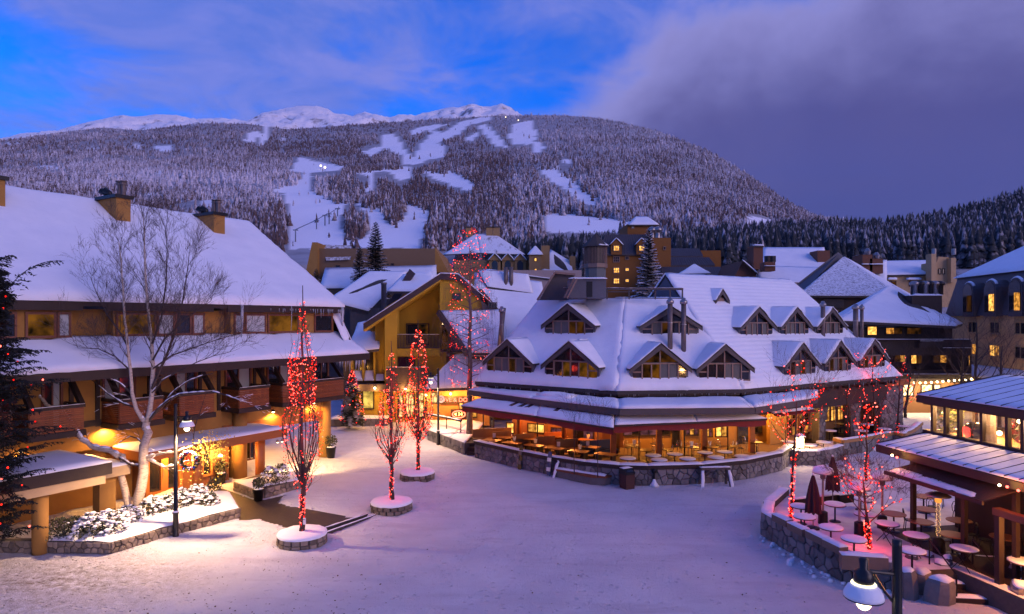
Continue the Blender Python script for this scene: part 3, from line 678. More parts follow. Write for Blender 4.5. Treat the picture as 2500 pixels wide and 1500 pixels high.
# attic window bays
def bay(pxa, pxb, cells):
    xa, xb = LF.x(pxa, Ys0), min(LF.x(pxb, Ys0), -.3); g = part(lodge, 'window_bay', MB().box(xa, xb, Ys0, -.05, Zs0 - .25, Ze - .28), stucco)
    part(g, 'bay_fascia', MB().box(xa - .5, xb + .25, Ye - .04, Ye + .10, Ze - .42, Ze - .03), dkwood)
    part(g, 'bay_sill', MB().box(xa - .1, xb + .06, Ys0 - .10, Ys0 - .004, Zs0 - .18, Zs0 - .02), dkwood)
    for (a, b, mt_, cols) in cells:
        x0, x1 = LF.x(a, Ys0), min(LF.x(b, Ys0), -.35); w = part(g, 'window_frame', MB().box(x0, x1, Ys0 - .09, Ys0 - .004, Zs0 + .02, Zs0 + .13).box(x0, x1, Ys0 - .09, Ys0 - .004, Ze - .62, Ze - .5).box(x0, x0 + .1, Ys0 - .09, Ys0 - .004, Zs0 + .13, Ze - .62).box(x1 - .1, x1, Ys0 - .09, Ys0 - .004, Zs0 + .13, Ze - .62), framew)
        part(g, 'pane', MB().box(x0 + .1, x1 - .1, Ys0 - .05, Ys0 - .006, Zs0 + .13, Ze - .62), mt_)
lit_amber = lit_mat('amber_room', (.010, .006, .003), (.22, .085, .012), .8, 1.1)
bay(-130, 176, [(-100, 40, glass, 1), (60, 136, lit_amber, 1), (138, 172, curtain, 1)])
bay(276, 500, [(282, 380, lit_amber, 1), (382, 425, curtain, 1), (426, 466, glass, 1), (468, 498, curtain, 1)])
bay(563, 814, [(570, 594, curtain, 1), (597, 648, curtain, 1), (652, 728, lit_amber, 1), (766, 810, glass, 1)])
# chimneys
def chimney(pxc, py_ridge, w, h, name='chimney'):
    x = LF.x(pxc, Yr - 1.7); y = Yr - 1.7; zb = Zr - (1.7 + 1.1) * (Zr - Ze) / (Yr - Ye)
    c = part(lodge, name, MB().box(x - w / 2, x + w / 2, y - 1.1, y + 1.0, zb - .4, zb + h), stucco)
    part(c, 'flashing', MB().box(x - w / 2 - .05, x + w / 2 + .05, y - 1.16, y - 1.0, zb - .35, zb + .22).prism([(x - w / 2 - .04, y - 1.1, zb + .0), (x - w / 2 - .04, y - 1.1, zb + .3), (x - w / 2 - .04, y + 1.0, zb + 1.64), (x - w / 2 - .04, y + 1.0, zb + 1.34)], (.03, 0, 0)), dkwood)
    part(c, 'crown_slab', MB().box(x - w / 2 - .14, x + w / 2 + .14, y - 1.24, y + 1.14, zb + h, zb + h + .2), blackm)
    for k, (dx, dy, hh) in enumerate(((.22, -.7, .95), (.24, -.2, 1.0))):
        part(c, 'flue', MB().lathe([(.13, 0), (.13, hh - .25), (.2, hh - .25), (.2, hh - .12), (.1, hh - .1), (.22, hh - .06), (.22, hh)], 10, (x + dx, y + dy, zb + h + .2)), rustst)
    for dy in (.15, .6):
        m = MB(); m.smooth = True; m.tube([(x - .15, y + dy, zb + h + .2), (x - .15, y + dy, zb + h + .42), (x - .3, y + dy + .3, zb + h + .62)], [.14, .15, .2], 9); part(c, 'vent_hood', m, blackm)
chimney(278, 0, .85, 1.75); chimney(512, 0, .85, 1.6); chimney(-34, 0, .9, 1.75)
# balconies
YB = -1.62
def balcony(pxa, pxb, win):
    xa, xb = LF.x(pxa, YB), min(LF.x(pxb, YB), .02); z0, z1 = 4.22, 5.42
    b = part(lodge, 'balcony', MB().box(xa, xb, YB + .05, -.04, z0 + .02, z0 + .2), dkwood)
    part(b, 'bottom_beam', MB().box(xa - .08, xb + .08, YB - .10, YB + .08, z0 - .14, z0 + .13).box(xa - .08, xa + .06, YB + .09, -.04, z0 - .14, z0 + .13), dkwood)
    part(b, 'top_rail', MB().box(xa - .06, xb + .06, YB - .07, YB + .08, z1 - .02, z1 + .13).box(xa - .06, xa + .07, YB + .09, -.04, z1 - .02, z1 + .13).box(xb - .07, xb + .06, YB + .09, -.04, z1 - .02, z1 + .13), dkwood)
    n = 11; h = (z1 - z0 - .15) / n
    for k in range(n):
        z = z0 + .135 + k * h
        part(b, 'slat', MB().box(xa, xb, YB - .03, YB + .01, z + .012, z + h - .006).box(xa - .03, xa - .001, YB + .02, -.05, z + .012, z + h - .006), rewood)
    m = MB(); m.slab([(xa, YB - .05, z1 + .13), (xb, YB - .05, z1 + .13), (xb, YB + .07, z1 + .13), (xa, YB + .07, z1 + .13)], 10, 1, .04, .02, 2); part(b, 'rail_snow', m, snow)
    for x in (xa + .05, xb - .08):
        part(b, 'brace', MB().beam((x, YB - .02, z1 + .1), (x, -.1, 7.15), .2, .24), dkwood)
        part(b, 'lower_brace', MB().beam((x, YB + .25, z0 - .1), (x, -.05, z0 + 1.3), .12, .16), dkwood)
    part(b, 'wall_post', MB().box(xa - .32, xa - .12, -.08, -.006, 4.16, 7.1), dkwood); part(b, 'wall_post', MB().box(min(xb + .1, -.25), min(xb + .3, -.05), -.08, -.006, 4.16, 7.1), dkwood); part(b, 'head_beam', MB().box(xa - .1, min(xb + .08, -.28), -.075, -.004, 6.78, 7.0), dkwood)
    for (a, c, mats) in win:
        x0, x1 = LF.x(a, 0), min(LF.x(c, 0), -.1); window(lodge, x0, x1, 4.35, 6.75, -.002, 2, 1, framew, mats, .11, .1)
balcony(72, 204, [(100, 152, [glass, curtain])])
balcony(291, 397, [(248, 330, [curtain, glass])])
balcony(439, 522, [(425, 478, [curtain, glass])])
balcony(584, 656, [(548, 612, [glass, curtain])])
balcony(690, 838, [(650, 712, [glass, curtain]), (765, 800, [glass, glass])])
balcony(-120, 30, [(-80, 0, [glass, glass])])
for x in (LF.x(215, 0), LF.x(240, 0)): pass
part(lodge, 'belt_beam', MB().box(LF.x(196, 0), LF.x(245, 0), -.09, -.035, 4.2, 4.5), dkwood)
# soffit and wall lamps
def wall_lamp(px_, py_, y, power, name='wall_lamp'):
    x, z = LF.xz(px_, py_, y); m = MB(); m.smooth = True; m.lathe([(.05, .14), (.10, .1), (.13, 0)], 10, (x, y - .16, z)); w = part(lodge, name, m, blackm)
    m = MB(); m.ball((x, y - .16, z - .02), (.085, .085, .06), 8, 5); part(w, 'bulb', m, bulb_w)
    lamp(w, (x, y - .2, z - .14), power, WARM, .08, 'SPOT', spot=R(165)); return w
wall_lamp(253, 1041, -.04, 480); wall_lamp(663, 1005, -.10, 380); wall_lamp(762, 983, -.10, 320); wall_lamp(47, 1102, -.1, 900)
# ---- entrance canopies
def canopy(x0, x1, y0, y1, z0, z1, fm, name='canopy', inner=None):
    c = part(lodge, name, MB().box(x0, x1, y0, y1, z0, z1), fm)
    m = MB(); m.slab([(x0 + .02, y0 + .02, z1), (x1 - .02, y0 + .02, z1), (x1 - .02, y1, z1), (x0 + .02, y1, z1)], 26, 10, .14, .05, .9, over=.04, seed=x0); part(c, 'canopy_snow', m, snow)
    if inner: part(c, 'inner_fascia', MB().box(x0 + .1, x1 - .25, y0 + .06, y1, z0 - .38, z0 - .004), inner)
    return c
cx1 = LF.x(274, -5.0)
canopy(XL, cx1, -5.0, -.4, 2.78, 3.28, dkwood, 'canopy', cream)
canopy(cx1 - 2.6, LF.x(318, -3.6), -3.6, .5, 2.30, 2.74, cream, 'porch_roof')
m = MB(); m.smooth = True; m.tube([(LF.x(98, -4.5), -4.5, 0), (LF.x(98, -4.5), -4.5, 2.42)], .29, 22); part(lodge, 'canopy_column', m, stucco)
m = MB(); m.box(LF.x(243, -3.3), LF.x(283, -3.3), -3.3, -2.7, 0, 2.3); part(lodge, 'pier', m, stucco)
cx2a, cx2b = LF.x(352, -2.9), LF.x(702, -2.9)
canopy(cx2a, cx2b, -2.9, .6, 2.55, 3.0, beamw, 'entrance_canopy')
for a in (635, 482):
    m = MB(); m.smooth = True; m.tube([(LF.x(a, -2.1), -2.1, 0), (LF.x(a, -2.1), -2.1, 2.56)], .27, 20); part(lodge, 'timber_column', m, beamw)
m = MB(); m.smooth = True; m.tube([(LF.x(586, -.3), -.3, 0), (LF.x(586, -.3), -.3, 4.1)], .4, 20); part(lodge, 'column', m, stucco)
# entrance doors, panelling
yd = .88
dx0 = LF.x(352, yd - 1.2); xs = [LF.x(p, -.25) for p in (356, 402, 446, 470)]
part(lodge, 'entrance_wall', MB().box(LF.x(350, -.2), LF.x(560, -.2), -.15, .86, 0, 2.56), mat('panelled_wood', (.20, .075, .025), .55, (.13, .045, .016), 4, .7, .3, 30, stretch=(1, 1, .2)))
dm = mat('honey_door', (.46, .18, .04), .45, (.34, .12, .03), 3, .7, .2, 30, stretch=(1, 1, .2))
for i in range(2):
    d = window(lodge, xs[i], xs[i + 1], .08, 2.42, -.152, 1, 1, dm, [glass], .2, .1, name='door')
    part(d, 'handle', MB().tube([(xs[i + 1] - .1, -.3, 1.0), (xs[i + 1] - .1, -.34, 1.1), (xs[i + 1] - .1, -.34, 1.45), (xs[i + 1] - .1, -.3, 1.55)], .018, 6), steel)
window(lodge, LF.x(492, -.2), LF.x(518, -.2), .5, 2.3, -.152, 1, 1, dm, [glass], .12, .08)
window(lodge, LF.x(598, -.2), LF.x(623, -.2), .9, 2.4, -.152, 2, 1, framew, [lit_dim, glass], .1, .08)
part(lodge, 'door_lamp', MB().ball((LF.x(538, -.5), -.5, LF.z(1113, LF.x(538, -.5), -.5)), (.13, .13, .09), 8, 5), bulb_w)
lamp(lodge, (LF.x(538, -.8), -.9, 2.1), 480, WARM, .1)
lamp(lodge, (LF.x(430, -.9), -1.2, 2.35), 500, WARM, .12)
# pair of floodlights under the entrance canopy corner
fx, fy = cx2b - .35, -2.6
m = MB(); m.smooth = True
for dx in (-.16, .16): m.lathe([(.02, .16), (.07, .12), (.09, 0)], 10, (fx + dx, fy - .05, 2.22))
fl = part(lodge, 'floodlight', m, steel)
m = MB(); [m.ball((fx + dx, fy - .05, 2.22), (.07, .07, .04), 8, 4) for dx in (-.16, .16)]; part(fl, 'bulb', m, bulb_w)
lamp(fl, (fx + .4, fy + .4, 2.05), 1900, (1, .66, .30), .1, 'SPOT', spot=R(110), rot=(R(52), 0, R(-70)))
lamp(lodge, (-3.0, 4.0, 3.7), 700, WARM, .15)
lamp(lodge, (LF.x(60, -2.5), -2.6, 2.5), 420, WARM, .1)
# small red light chain over the door
m = MB(); yy = -1.0; x0, x1 = LF.x(322, yy), LF.x(412, yy)
for i in range(24): m.ball((lerp(x0, x1, i / 23), yy, 2.42 + .05 * math.sin(i * .7)), .026, 5, 3)
part(lodge, 'door_light_chain', m, bulb_r, kind='stuff')
# ------------------------------------------------------------------ restaurant with the dormered roof
A_, C_, D_, E_ = V((-2.71, 47.9, 0)), V((6.65, 41.46, 0)), V((14.93, 42.48, 0)), V((31.2, 52.5, 0))
ang = lambda a, b: math.atan2(b.y - a.y, b.x - a.x)
FA, FC, FD = Fr(A_, ang(A_, C_)), Fr(C_, ang(C_, D_)), Fr(D_, ang(D_, E_))
LA, LC, LD = (C_ - A_).length, (D_ - C_).length, (E_ - D_).length
EZ, KT, KR = 4.97, 6.03, 7.94
rest = thing('restaurant', 'sprawling restaurant with steep snowy roof, rows of gabled dormers and lit terrace', 'building', (8, 46, 0))
set_frame(None, rest)
hipC = V((.2556, 1.039, 0)); hipD = V((-.339, .966, 0))
up = lambda p, k: V((p.x, p.y, EZ + k))
T1 = up(A_ + FA.n * KT + FA.d * 1.82, KT); HC = up(C_ + hipC * KT, KT); HD = up(D_ + hipD * KT, KT)
R0 = up(D_ + FD.n * KR + FD.d * 1.05, KR); R1 = up(D_ + FD.n * KR + FD.d * 16.0, KR)
a0, c0, d0, e0 = up(A_, 0), up(C_, 0), up(D_, 0), up(E_, 0)
BK = up(E_ + FD.n * 2 * KR, 0); BK0 = up(D_ + FD.n * 2 * KR + FD.d * 1.05, 0)
dz = V((0, 0, -.25))
shing = asphalt_roof
ripple = mat('shingle_ripple_snow', (.80, .82, .86), .75, (.70, .73, .80), .6, .6, spec=.25)
_N, _L = ripple.node_tree.nodes, ripple.node_tree.links; _tc = _N.new('ShaderNodeTexCoord'); _wv = _N.new('ShaderNodeTexWave'); _wv.bands_direction = 'Z'; _wv.inputs['Scale'].default_value = 1.1; _wv.inputs['Distortion'].default_value = 1.5; _wv.inputs['Detail'].default_value = 3; _wv.inputs['Detail Scale'].default_value = 2; _L.new(_tc.outputs['Object'], _wv.inputs['Vector']); _bp = _N.new('ShaderNodeBump'); _bp.inputs['Strength'].default_value = .35; _bp.inputs['Distance'].default_value = .05; _L.new(_wv.outputs['Fac'], _bp.inputs['Height']); _L.new(_bp.outputs[0], _N['Principled BSDF'].inputs['Normal'])
def slope(q, nu, nv, seed, name='roof_slope', th=.28, amp=.09, sm=None):
    m = MB(); m.prism([V(p) - V((0, 0, .02)) for p in q], (0, 0, -.22)); r = part(rest, name, m, shing)
    m = MB(); m.slab(q, nu, nv, th, amp, .7, over=.12, seed=seed); part(r, 'roof_snow', m, sm or snow); return r
slope([a0, c0, HC, T1], 44, 24, 1); slope([c0, d0, HD, HC], 36, 24, 2); slope([d0, e0, R1, R0], 60, 28, 3, amp=.05, sm=ripple)
slope([e0, BK, R1, R1 + V((0, 0, .001))], 20, 14, 4); slope([BK, BK0, R0, R1], 24, 8, 5)
aB = up(A_ + FA.n * 11 - FA.d * .6, 0); slope([aB, a0, T1, T1 + FA.n * 5], 12, 14, 6)
# flat top and body
m = MB(); TB = [T1, HC, HD, HD + V((1.5, 9, 0)), T1 + V((3, 10, 0))]; m.prism([p + V((0, 0, -.25)) for p in TB], (0, 0, -.3)); fl = part(rest, 'roof_terrace', m, asphalt_roof)
m = MB(); m.slab([p + V((0, 0, -.25)) for p in (T1, HC, HC + V((2, 7, 0)), T1 + FA.n * 6)], 14, 8, .12, .03); m.slab([p + V((0, 0, -.25)) for p in (HC, HD, HD + V((1, 6, 0)), HC + V((2, 7, 0)))], 10, 8, .12, .03); part(fl, 'terrace_snow', m, snow)
m = MB(); body = [A_ + FA.n * .7, C_ + hipC * .7, D_ + hipD * .7, E_ + FD.n * .8 - FD.d * .7, E_ + FD.n * 15 - FD.d * .7, A_ + FA.n * 14]
m.prism([V((p.x, p.y, 3.0)) for p in body], (0, 0, 2.3)); part(rest, 'wall', m, dkwood)
m = MB(); m.prism([R0 + V((0, 0, -.1)), up(D_ + FD.d * 1.05 + FD.n * 1.0, 0), BK0], tuple(FD.d * .3)); part(rest, 'gable_wall', m, bluew)
for seg, (fr, ln) in enumerate(((FA, LA), (FC, LC), (FD, LD))):
    set_frame(fr, rest); n = int(ln / 1.25); f = part(rest, 'eave_fascia', MB().box(.1 if seg else 0, ln - .1, .12, .3, EZ - .38, EZ - .12), dkwood)
    for i in range(n): part(f, 'rafter_end', MB().box((i + .5) * ln / n - .05, (i + .5) * ln / n + .05, .1, .68, EZ - .62, EZ - .39), dkwood)
    icicles(f, (.3, .05, EZ - .2), (ln - .3, .05, EZ - .2), int(ln * 4), .06, .55)
# ---- dormers
def find_k(fr, px_, py_):
    lo, hi = -.2, 8.5
    for _ in range(40):
        k = (lo + hi) / 2; x = fr.x(px_, k)
        if fr.z(py_, x, k) - (EZ + k) > 0: lo = k
        else: hi = k
    return k
dpanes = [glass, curtain, glass, lit_dim]
def dormer(fr, pa, pb, py_base, px_apex, py_apex, seed=0, panes=(glass,) * 8, small=False):
    rs = random.Random(seed); pc = (pa + pb) / 2; k = find_k(fr, pc, py_base)
    x0, x1 = fr.x(pa, k), fr.x(pb, k); xc = (x0 + x1) / 2; w = x1 - x0; zb = EZ + k; h = fr.z(py_apex, xc, k) - zb; hw = .39 * h; hr = h
    set_frame(fr, rest); zt = zb + h; ze = zb + hw
    m = MB(); m.prism([(x0, k, zb - .25), (x1, k, zb - .25), (x1, k, ze), (xc, k, zt - .18), (x0, k, ze)], (0, .12, 0))
    for x, sx in ((x0, 1), (x1, -1)): m.prism([(x, k + .122, zb - .2), (x, k + .122, ze), (x, k + hw + .1, ze)], (sx * .08, 0, 0))
    d = part(rest, 'dormer', m, bluew)
    ov = .16; sl = (zt - ze) / (w / 2); m = MB()
    for sx in (-1, 1):
        xe = xc + sx * (w / 2 + ov); zee = ze - ov * sl
        m.prism([(xe, k - .3, zee - .04), (xc, k - .3, zt - .04), (xc, k + hr, zt - .04), (xe, k + hw - ov * sl + .0, zee - .04)], (0, 0, -.10))
    part(d, 'dormer_roof', m, shing)
    for sx in (-1, 1):
        xe = xc + sx * (w / 2 + ov); zee = ze - ov * sl
        q = [(xe, k - .3, zee - .03), (xc, k - .3, zt - .03), (xc, k + hr, zt - .03), (xe, k + hw, zee - .03)]
        if sx > 0: q = [q[1], q[0], q[3], q[2]]
        m = MB(); m.slab(q, 9, 9, .085 if not small else .06, .03, 1.6, over=.05, seed=seed + sx); part(d, 'dormer_snow', m, snow)
        part(d, 'barge_board', MB().prism([(xe, k - .3, zee - .06), (xc, k - .3, zt - .06), (xc, k - .3, zt - .06 - .40), (xe, k - .3, zee - .06 - .28)], (0, .07, 0)), grayw)
    # glazing: row of casements, side lights, pair of triangles above
    y = k - .05; zr = zb + .44 * h; iw = .30 * w
    if small:
        part(d, 'louvre_frame', MB().box(xc - .3 * w, xc + .3 * w, y - .05, y + .04, zb + .1, zb + .38 * h), trimw)
        part(d, 'pane', MB().prism([(xc - .28 * w, y, zb + .42 * h), (xc + .28 * w, y, zb + .42 * h), (xc, y, zb + .78 * h)], (0, .04, 0)), glass); return d
    m = MB(); f = .05
    def bar(xa, za, xb, zb_, t=.035): m.beam((xa, y - .03, za), (xb, y - .03, zb_), .08, t * 2, up=(0, 1, 0))
    bar(xc - iw - f, zb + .04, xc - iw - f, zr, f); bar(xc + iw + f, zb + .04, xc + iw + f, zr, f); bar(xc, zb + .04, xc, zr, f)
    bar(x0 + .1, zb + .02, x1 - .1, zb + .02, .04); bar(xc - iw - .12, zr + .04, xc + iw + .12, zr + .04, .07); bar(xc, zr + .1, xc, zt - .55, .03)
    for sx in (-1, 1): bar(xc + sx * iw * .5, zb + .06, xc + sx * iw * .5, zr - .02, .035); bar(xc + sx * (iw + .1), zb + .24 * h, xc + sx * (w / 2 - .12), zb + .24 * h, .02)
    part(d, 'window_frame', m, trimw)
    qs = [(xc - iw, xc - iw * .5), (xc - iw * .5, xc), (xc, xc + iw * .5), (xc + iw * .5, xc + iw)]
    for i, (p, q) in enumerate(qs): part(d, 'pane', MB().box(p + .03, q - .03, y - .01, y + .03, zb + .06, zr - .01), panes[i])
    for sx, i in ((-1, 4), (1, 5)):
        xa, xb = xc + sx * (iw + .1), xc + sx * (w / 2 - .14); zb_ = ze + .02; za_ = zb_ + abs(xb - xa) * sl * .9
        part(d, 'pane', MB().prism([(xa, y, zb + .06), (xb, y, zb + .06), (xb, y, zb_ - .12), (xa, y, min(zr, za_ - .1))], (0, .03, 0)), panes[i])
    for sx, i in ((-1, 6), (1, 7)):
        part(d, 'pane', MB().prism([(xc + sx * .04, y, zr + .12), (xc + sx * (iw + .02), y, zr + .12), (xc + sx * .04, y, zt - .5)], (0, .03, 0)), panes[i])
    m = MB(); m.slab([(x0, k - .24, zb - .12), (x1, k - .24, zb - .12), (x1, k - .02, zb - .08), (x0, k - .02, zb - .08)], 10, 2, .10, .03, 2, seed=seed); part(d, 'sill_snow', m, snow)
    return d
gl8 = [glass] * 8; cur = [curtain_d, glass, glass, curtain_d, glass, glass, glass, glass]
amb = lit_mat('amber_dormer_room', (.06, .03, .006), (.40, .14, .016), .35, 2.0)
dormer(FA, 1188, 1302, 915, 1246, 826, 1, [curtain_d, curtain_d, lit_dim, curtain_d, lit_dim, glass, glass, glass])
dormer(FA, 1330, 1463, 926, 1397, 831, 2, [glass, amb, glass, amb, glass, amb, glass, glass])
dormer(FA, 1330, 1453, 822, 1390, 740, 3, [curtain_d, curtain_d, lit_dim, lit_dim, glass, glass, glass, glass])
dormer(FC, 1540, 1680, 931, 1610, 836, 4, [lit_dim, amb, curtain_d, curtain_d, glass, glass, lit_dim, lit_dim])
dormer(FC, 1702, 1832, 930, 1765, 838, 5, [glass, glass, curtain_d, curtain_d, glass, glass, glass, glass])
dormer(FC, 1564, 1706, 822, 1638, 746, 6, [curtain_d, lit_dim, glass, glass, glass, curtain_d, glass, glass])
for i, (pa, pb, pyb, pxa, pya) in enumerate(((1911, 1991, 921, 1951, 834), (2008, 2078, 912, 2044, 829), (2093, 2160, 904, 2126, 826), (1804, 1886, 824, 1845, 747), (1902, 1974, 822, 1939, 748), (1990, 2058, 821, 2023, 749))):
    dormer(FD, pa, pb, pyb, pxa, pya, 10 + i, [lit_dim, curtain_d, lit_dim, curtain_d, glass, glass, glass, glass] if i < 3 else [curtain_d, curtain_d, glass, curtain_d, glass, glass, glass, glass])
dormer(FD, 1743, 1771, 742, 1757, 704, 20, small=True)
set_frame(None, rest)
# flues
def flue(fr, px_, py_top, py_bot, r=.17, name='flue', mat_=rustst):
    k = find_k(fr, px_, py_bot); x = fr.x(px_, k); zt = fr.z(py_top, x, k); set_frame(fr, rest); zb = EZ + k - .3
    m = MB(); m.smooth = True; m.lathe([(r, 0), (r, zt - zb - .45), (r * .9, zt - zb - .45)], 12, (x, k, zb)); f = part(rest, name, m, mat_)
    m = MB(); m.smooth = True; m.lathe([(r * .9, 0), (r * 1.45, .03), (r * 1.5, .2), (r * 1.1, .3), (r * .8, .32), (r * .75, .42), (.03, .46)], 12, (x, k, zt - .46)); part(f, 'cowl', m, steel)
    m = MB(); m.lathe([(r * 1.15, 0), (r * 1.15, .06)], 12, (x, k, lerp(zb, zt, .55))); part(f, 'collar', m, steel); set_frame(None, rest)
flue(FC, 1636, 726, 856); flue(FC, 1669, 727, 864); flue(FD, 2009, 735, 826); flue(FD, 2089, 742, 828, .2); flue(FD, 2104, 743, 828, .14); flue(FA, 1225, 748, 842, .16)
# roof terrace: grey parapet, stair head, railing
Yt = 48.5
def face(px0, px1, py0, py1, Y, depth, name, mat_, par=rest):
    a = pt(px0, py1, Y); b = pt(px1, py0, Y); return part(par, name, MB().box(a.x, b.x, Y, Y + depth, a.z, b.z), mat_)
m = MB(); m.prism([pt(1316, 733, 50), pt(1356, 668, 50), pt(1402, 672, 50), pt(1402, 733, 50)], (0, .4, 0)); p_ = part(rest, 'parapet_wall', m, grayw)
m = MB(); m.beam(pt(1312, 733, 49.9), pt(1354, 666, 49.9), .55, .16); m.beam(pt(1354, 666, 49.9), pt(1404, 671, 49.9), .55, .16); part(p_, 'parapet_cap', m, trimw)
m = MB(); m.slab([pt(1312, 732, 49.7), pt(1354, 665, 49.7), pt(1354, 665, 50.4), pt(1312, 732, 50.4)], 10, 2, .12, .03); part(p_, 'cap_snow', m, snow)
sh = face(1392, 1480, 682, 729, 46.6, 2.5, 'stair_head', bluew); m = MB(); z0 = pt(0, 729, 46.5).z
for i in range(8):
    z = lerp(pt(0, 728, 46.6).z, pt(0, 682, 46.6).z, i / 8); part(sh, 'siding_board', MB().box(pt(1392, 0, 46.6).x, pt(1431, 0, 46.6).x, 46.56, 46.597, z + .02, z + .16), bluew)
part(sh, 'door', MB().box(pt(1432, 0, 46.6).x, pt(1446, 0, 46.6).x, 46.55, 46.6, z0 + .1, z0 + 1.2), blackm)
m = MB(); m.slab([pt(1388, 681, 46.4), pt(1482, 681, 46.4), pt(1482, 681, 49), pt(1388, 681, 49)], 10, 4, .1, .03); part(sh, 'stair_head_snow', m, snow)
m = MB(); m.beam(pt(1378, 727, 46.3), pt(1402, 680, 46.3), .12, .12); m.beam(pt(1385, 728, 46.0), pt(1409, 681, 46.0), .1, .1); part(sh, 'stair_stringer', m, trimw)
rl = part(rest, 'terrace_railing', MB().beam(pt(1376, 705, 47.6), pt(1668, 706, 46.4), .16, .16), grayw)
m = MB(); m.slab([pt(1376, 703, 47.5), pt(1668, 704, 46.3), pt(1668, 704, 46.5), pt(1376, 703, 47.7)], 30, 1, .05, .03, 2); part(rl, 'rail_snow', m, snow)
part(rl, 'mid_rail', MB().beam(pt(1480, 713, 47.1), pt(1600, 713, 46.6), .06, .06), grayw)
part(rl, 'bottom_rail', MB().beam(pt(1380, 727, 47.6), pt(1668, 729, 46.4), .06, .06), grayw)
for px_ in (1380, 1432, 1482, 1536, 1600, 1636, 1666):
    Y = lerp(47.6, 46.4, (px_ - 1376) / 292); part(rl, 'post', MB().beam(pt(px_, 704, Y), pt(px_, 731, Y), .09, .09, up=(0, 1, 0)), grayw)
# ---- lower flat roof round the terrace side
def poly_z(lst, z): return [gp(px_, py_, z) for px_, py_ in lst]
ZF = 4.28; LO = poly_z([(1146, 955), (1300, 976), (1512, 1001), (1842, 998), (1995, 973)], ZF)
IN = [A_ + FA.n * .3, lerp(A_, C_, .5) + FA.n * .3, C_ + hipC * .3, D_ + hipD * .3, lerp(D_, E_, .45) + FD.n * .3]; IN = [V((p.x, p.y, ZF + .12)) for p in IN]
m = MB()
for i in range(4): m.prism([LO[i], LO[i + 1], IN[i + 1], IN[i]], (0, 0, -.2))
lr = part(rest, 'lower_roof', m, grayw)
for i in range(4):
    m = MB(); m.beam(LO[i] + V((0, 0, -.13)), LO[i + 1] + V((0, 0, -.13)), .14, .36); part(lr, 'gutter_board', m, grayw)
    m = MB(); m.slab([LO[i] + V((0, 0, .06)), LO[i + 1] + V((0, 0, .06)), IN[i + 1], IN[i]], 22, 7, .17, .07, 1.0, over=.06, seed=i); part(lr, 'lower_roof_snow', m, snow)
m = MB(); m.slab([lerp(LO[1], LO[2], .05) + V((.1, .5, .2)), lerp(LO[1], LO[2], .45) + V((.1, .5, .2)), lerp(LO[1], LO[2], .4) + V((1, 1.5, .2)), lerp(LO[1], LO[2], .1) + V((1, 1.5, .2))], 8, 5, .28, .1); part(lr, 'snow_mound', m, snow)
# ---- terrace awnings
ZA0, ZA1 = 3.5, 3.9
def awning(front, back, seed, nm):
    fr_ = poly_z(front, ZA0); bk = poly_z(back, ZA1); m = MB()
    for i in range(len(fr_) - 1): m.prism([fr_[i], fr_[i + 1], bk[i + 1], bk[i]], (0, 0, -.08))
    a = part(rest, nm, m, dkwood)
    for i in range(len(fr_) - 1):
        m = MB(); m.slab([fr_[i], fr_[i + 1], bk[i + 1], bk[i]], 26, 8, .10, .03, 1.3, over=.07, seed=seed + i); part(a, 'awning_snow', m, snow)
        m = MB(); p, q = fr_[i] + V((0, .12, -.08)), fr_[i + 1] + V((0, .12, -.08)); n = 14; sag = lambda t: .36 + .05 * math.sin(t * 9 + seed)
        for j in range(n):
            u, w = j / n, (j + 1) / n; m.add([lerp(p, q, u), lerp(p, q, w), lerp(p, q, w) - V((0, 0, sag(w))), lerp(p, q, u) - V((0, 0, sag(u)))], [(0, 3, 2, 1)])
        part(a, 'valance', m, redcloth)
        m = MB(); m.beam(fr_[i] + V((0, 0, -.06)), fr_[i + 1] + V((0, 0, -.06)), .1, .1); part(a, 'front_bar', m, dkwood)
    return a, fr_, bk
awL, aLf, aLb = awning([(1128, 991), (1310, 1016), (1498, 1045)], [(1172, 974), (1320, 990), (1499, 1009)], 3, 'terrace_awning')
awR, aRf, aRb = awning([(1500, 1038), (1700, 1030), (1872, 1022)], [(1504, 1010), (1690, 1006), (1806, 1001)], 7, 'terrace_awning')
m = MB()
for u in (.3, .37, .42, .62): m.slab([lerp(aLf[0], aLf[2], u) * .45 + lerp(aLb[0], aLb[2], u) * .55 + V((0, 0, .09)), lerp(aLf[0], aLf[2], u + .028) * .45 + lerp(aLb[0], aLb[2], u + .028) * .55 + V((0, 0, .09)), lerp(aLb[0], aLb[2], u + .04) * .9 + lerp(aLf[0], aLf[2], u + .04) * .1 + V((0, 0, .10)), lerp(aLb[0], aLb[2], u + .015) * .9 + lerp(aLf[0], aLf[2], u + .015) * .1 + V((0, 0, .10))], 4, 3, .02, .006)
part(awL, 'bare_patch', m, mat('wet_shingle', (.09, .04, .03), .6, (.06, .03, .025), 6, .6))
ZP = .32                                             # terrace floor
PW = [gp(*p) for p in ((1160, 1117), (1263, 1143), (1340, 1160), (1430, 1175), (1512, 1184), (1581, 1186), (1718, 1182), (1821, 1170), (1907, 1150), (1935, 1128))]
m = MB(); fl_ = [V((p.x, p.y, 0)) for p in PW] + [D_ + FD.d * 8.6 + FD.n * 3.4, D_ + hipD * 5, C_ + hipC * 5.5, A_ + FA.n * 4.4 - FA.d * .5]
m.prism([V((p.x, p.y, 0.02)) for p in fl_], (0, 0, ZP - .02)); part(rest, 'terrace_floor', m, mat('terrace_decking', (.16, .10, .06), .7, (.10, .06, .04), 3, .7, .3, 20))
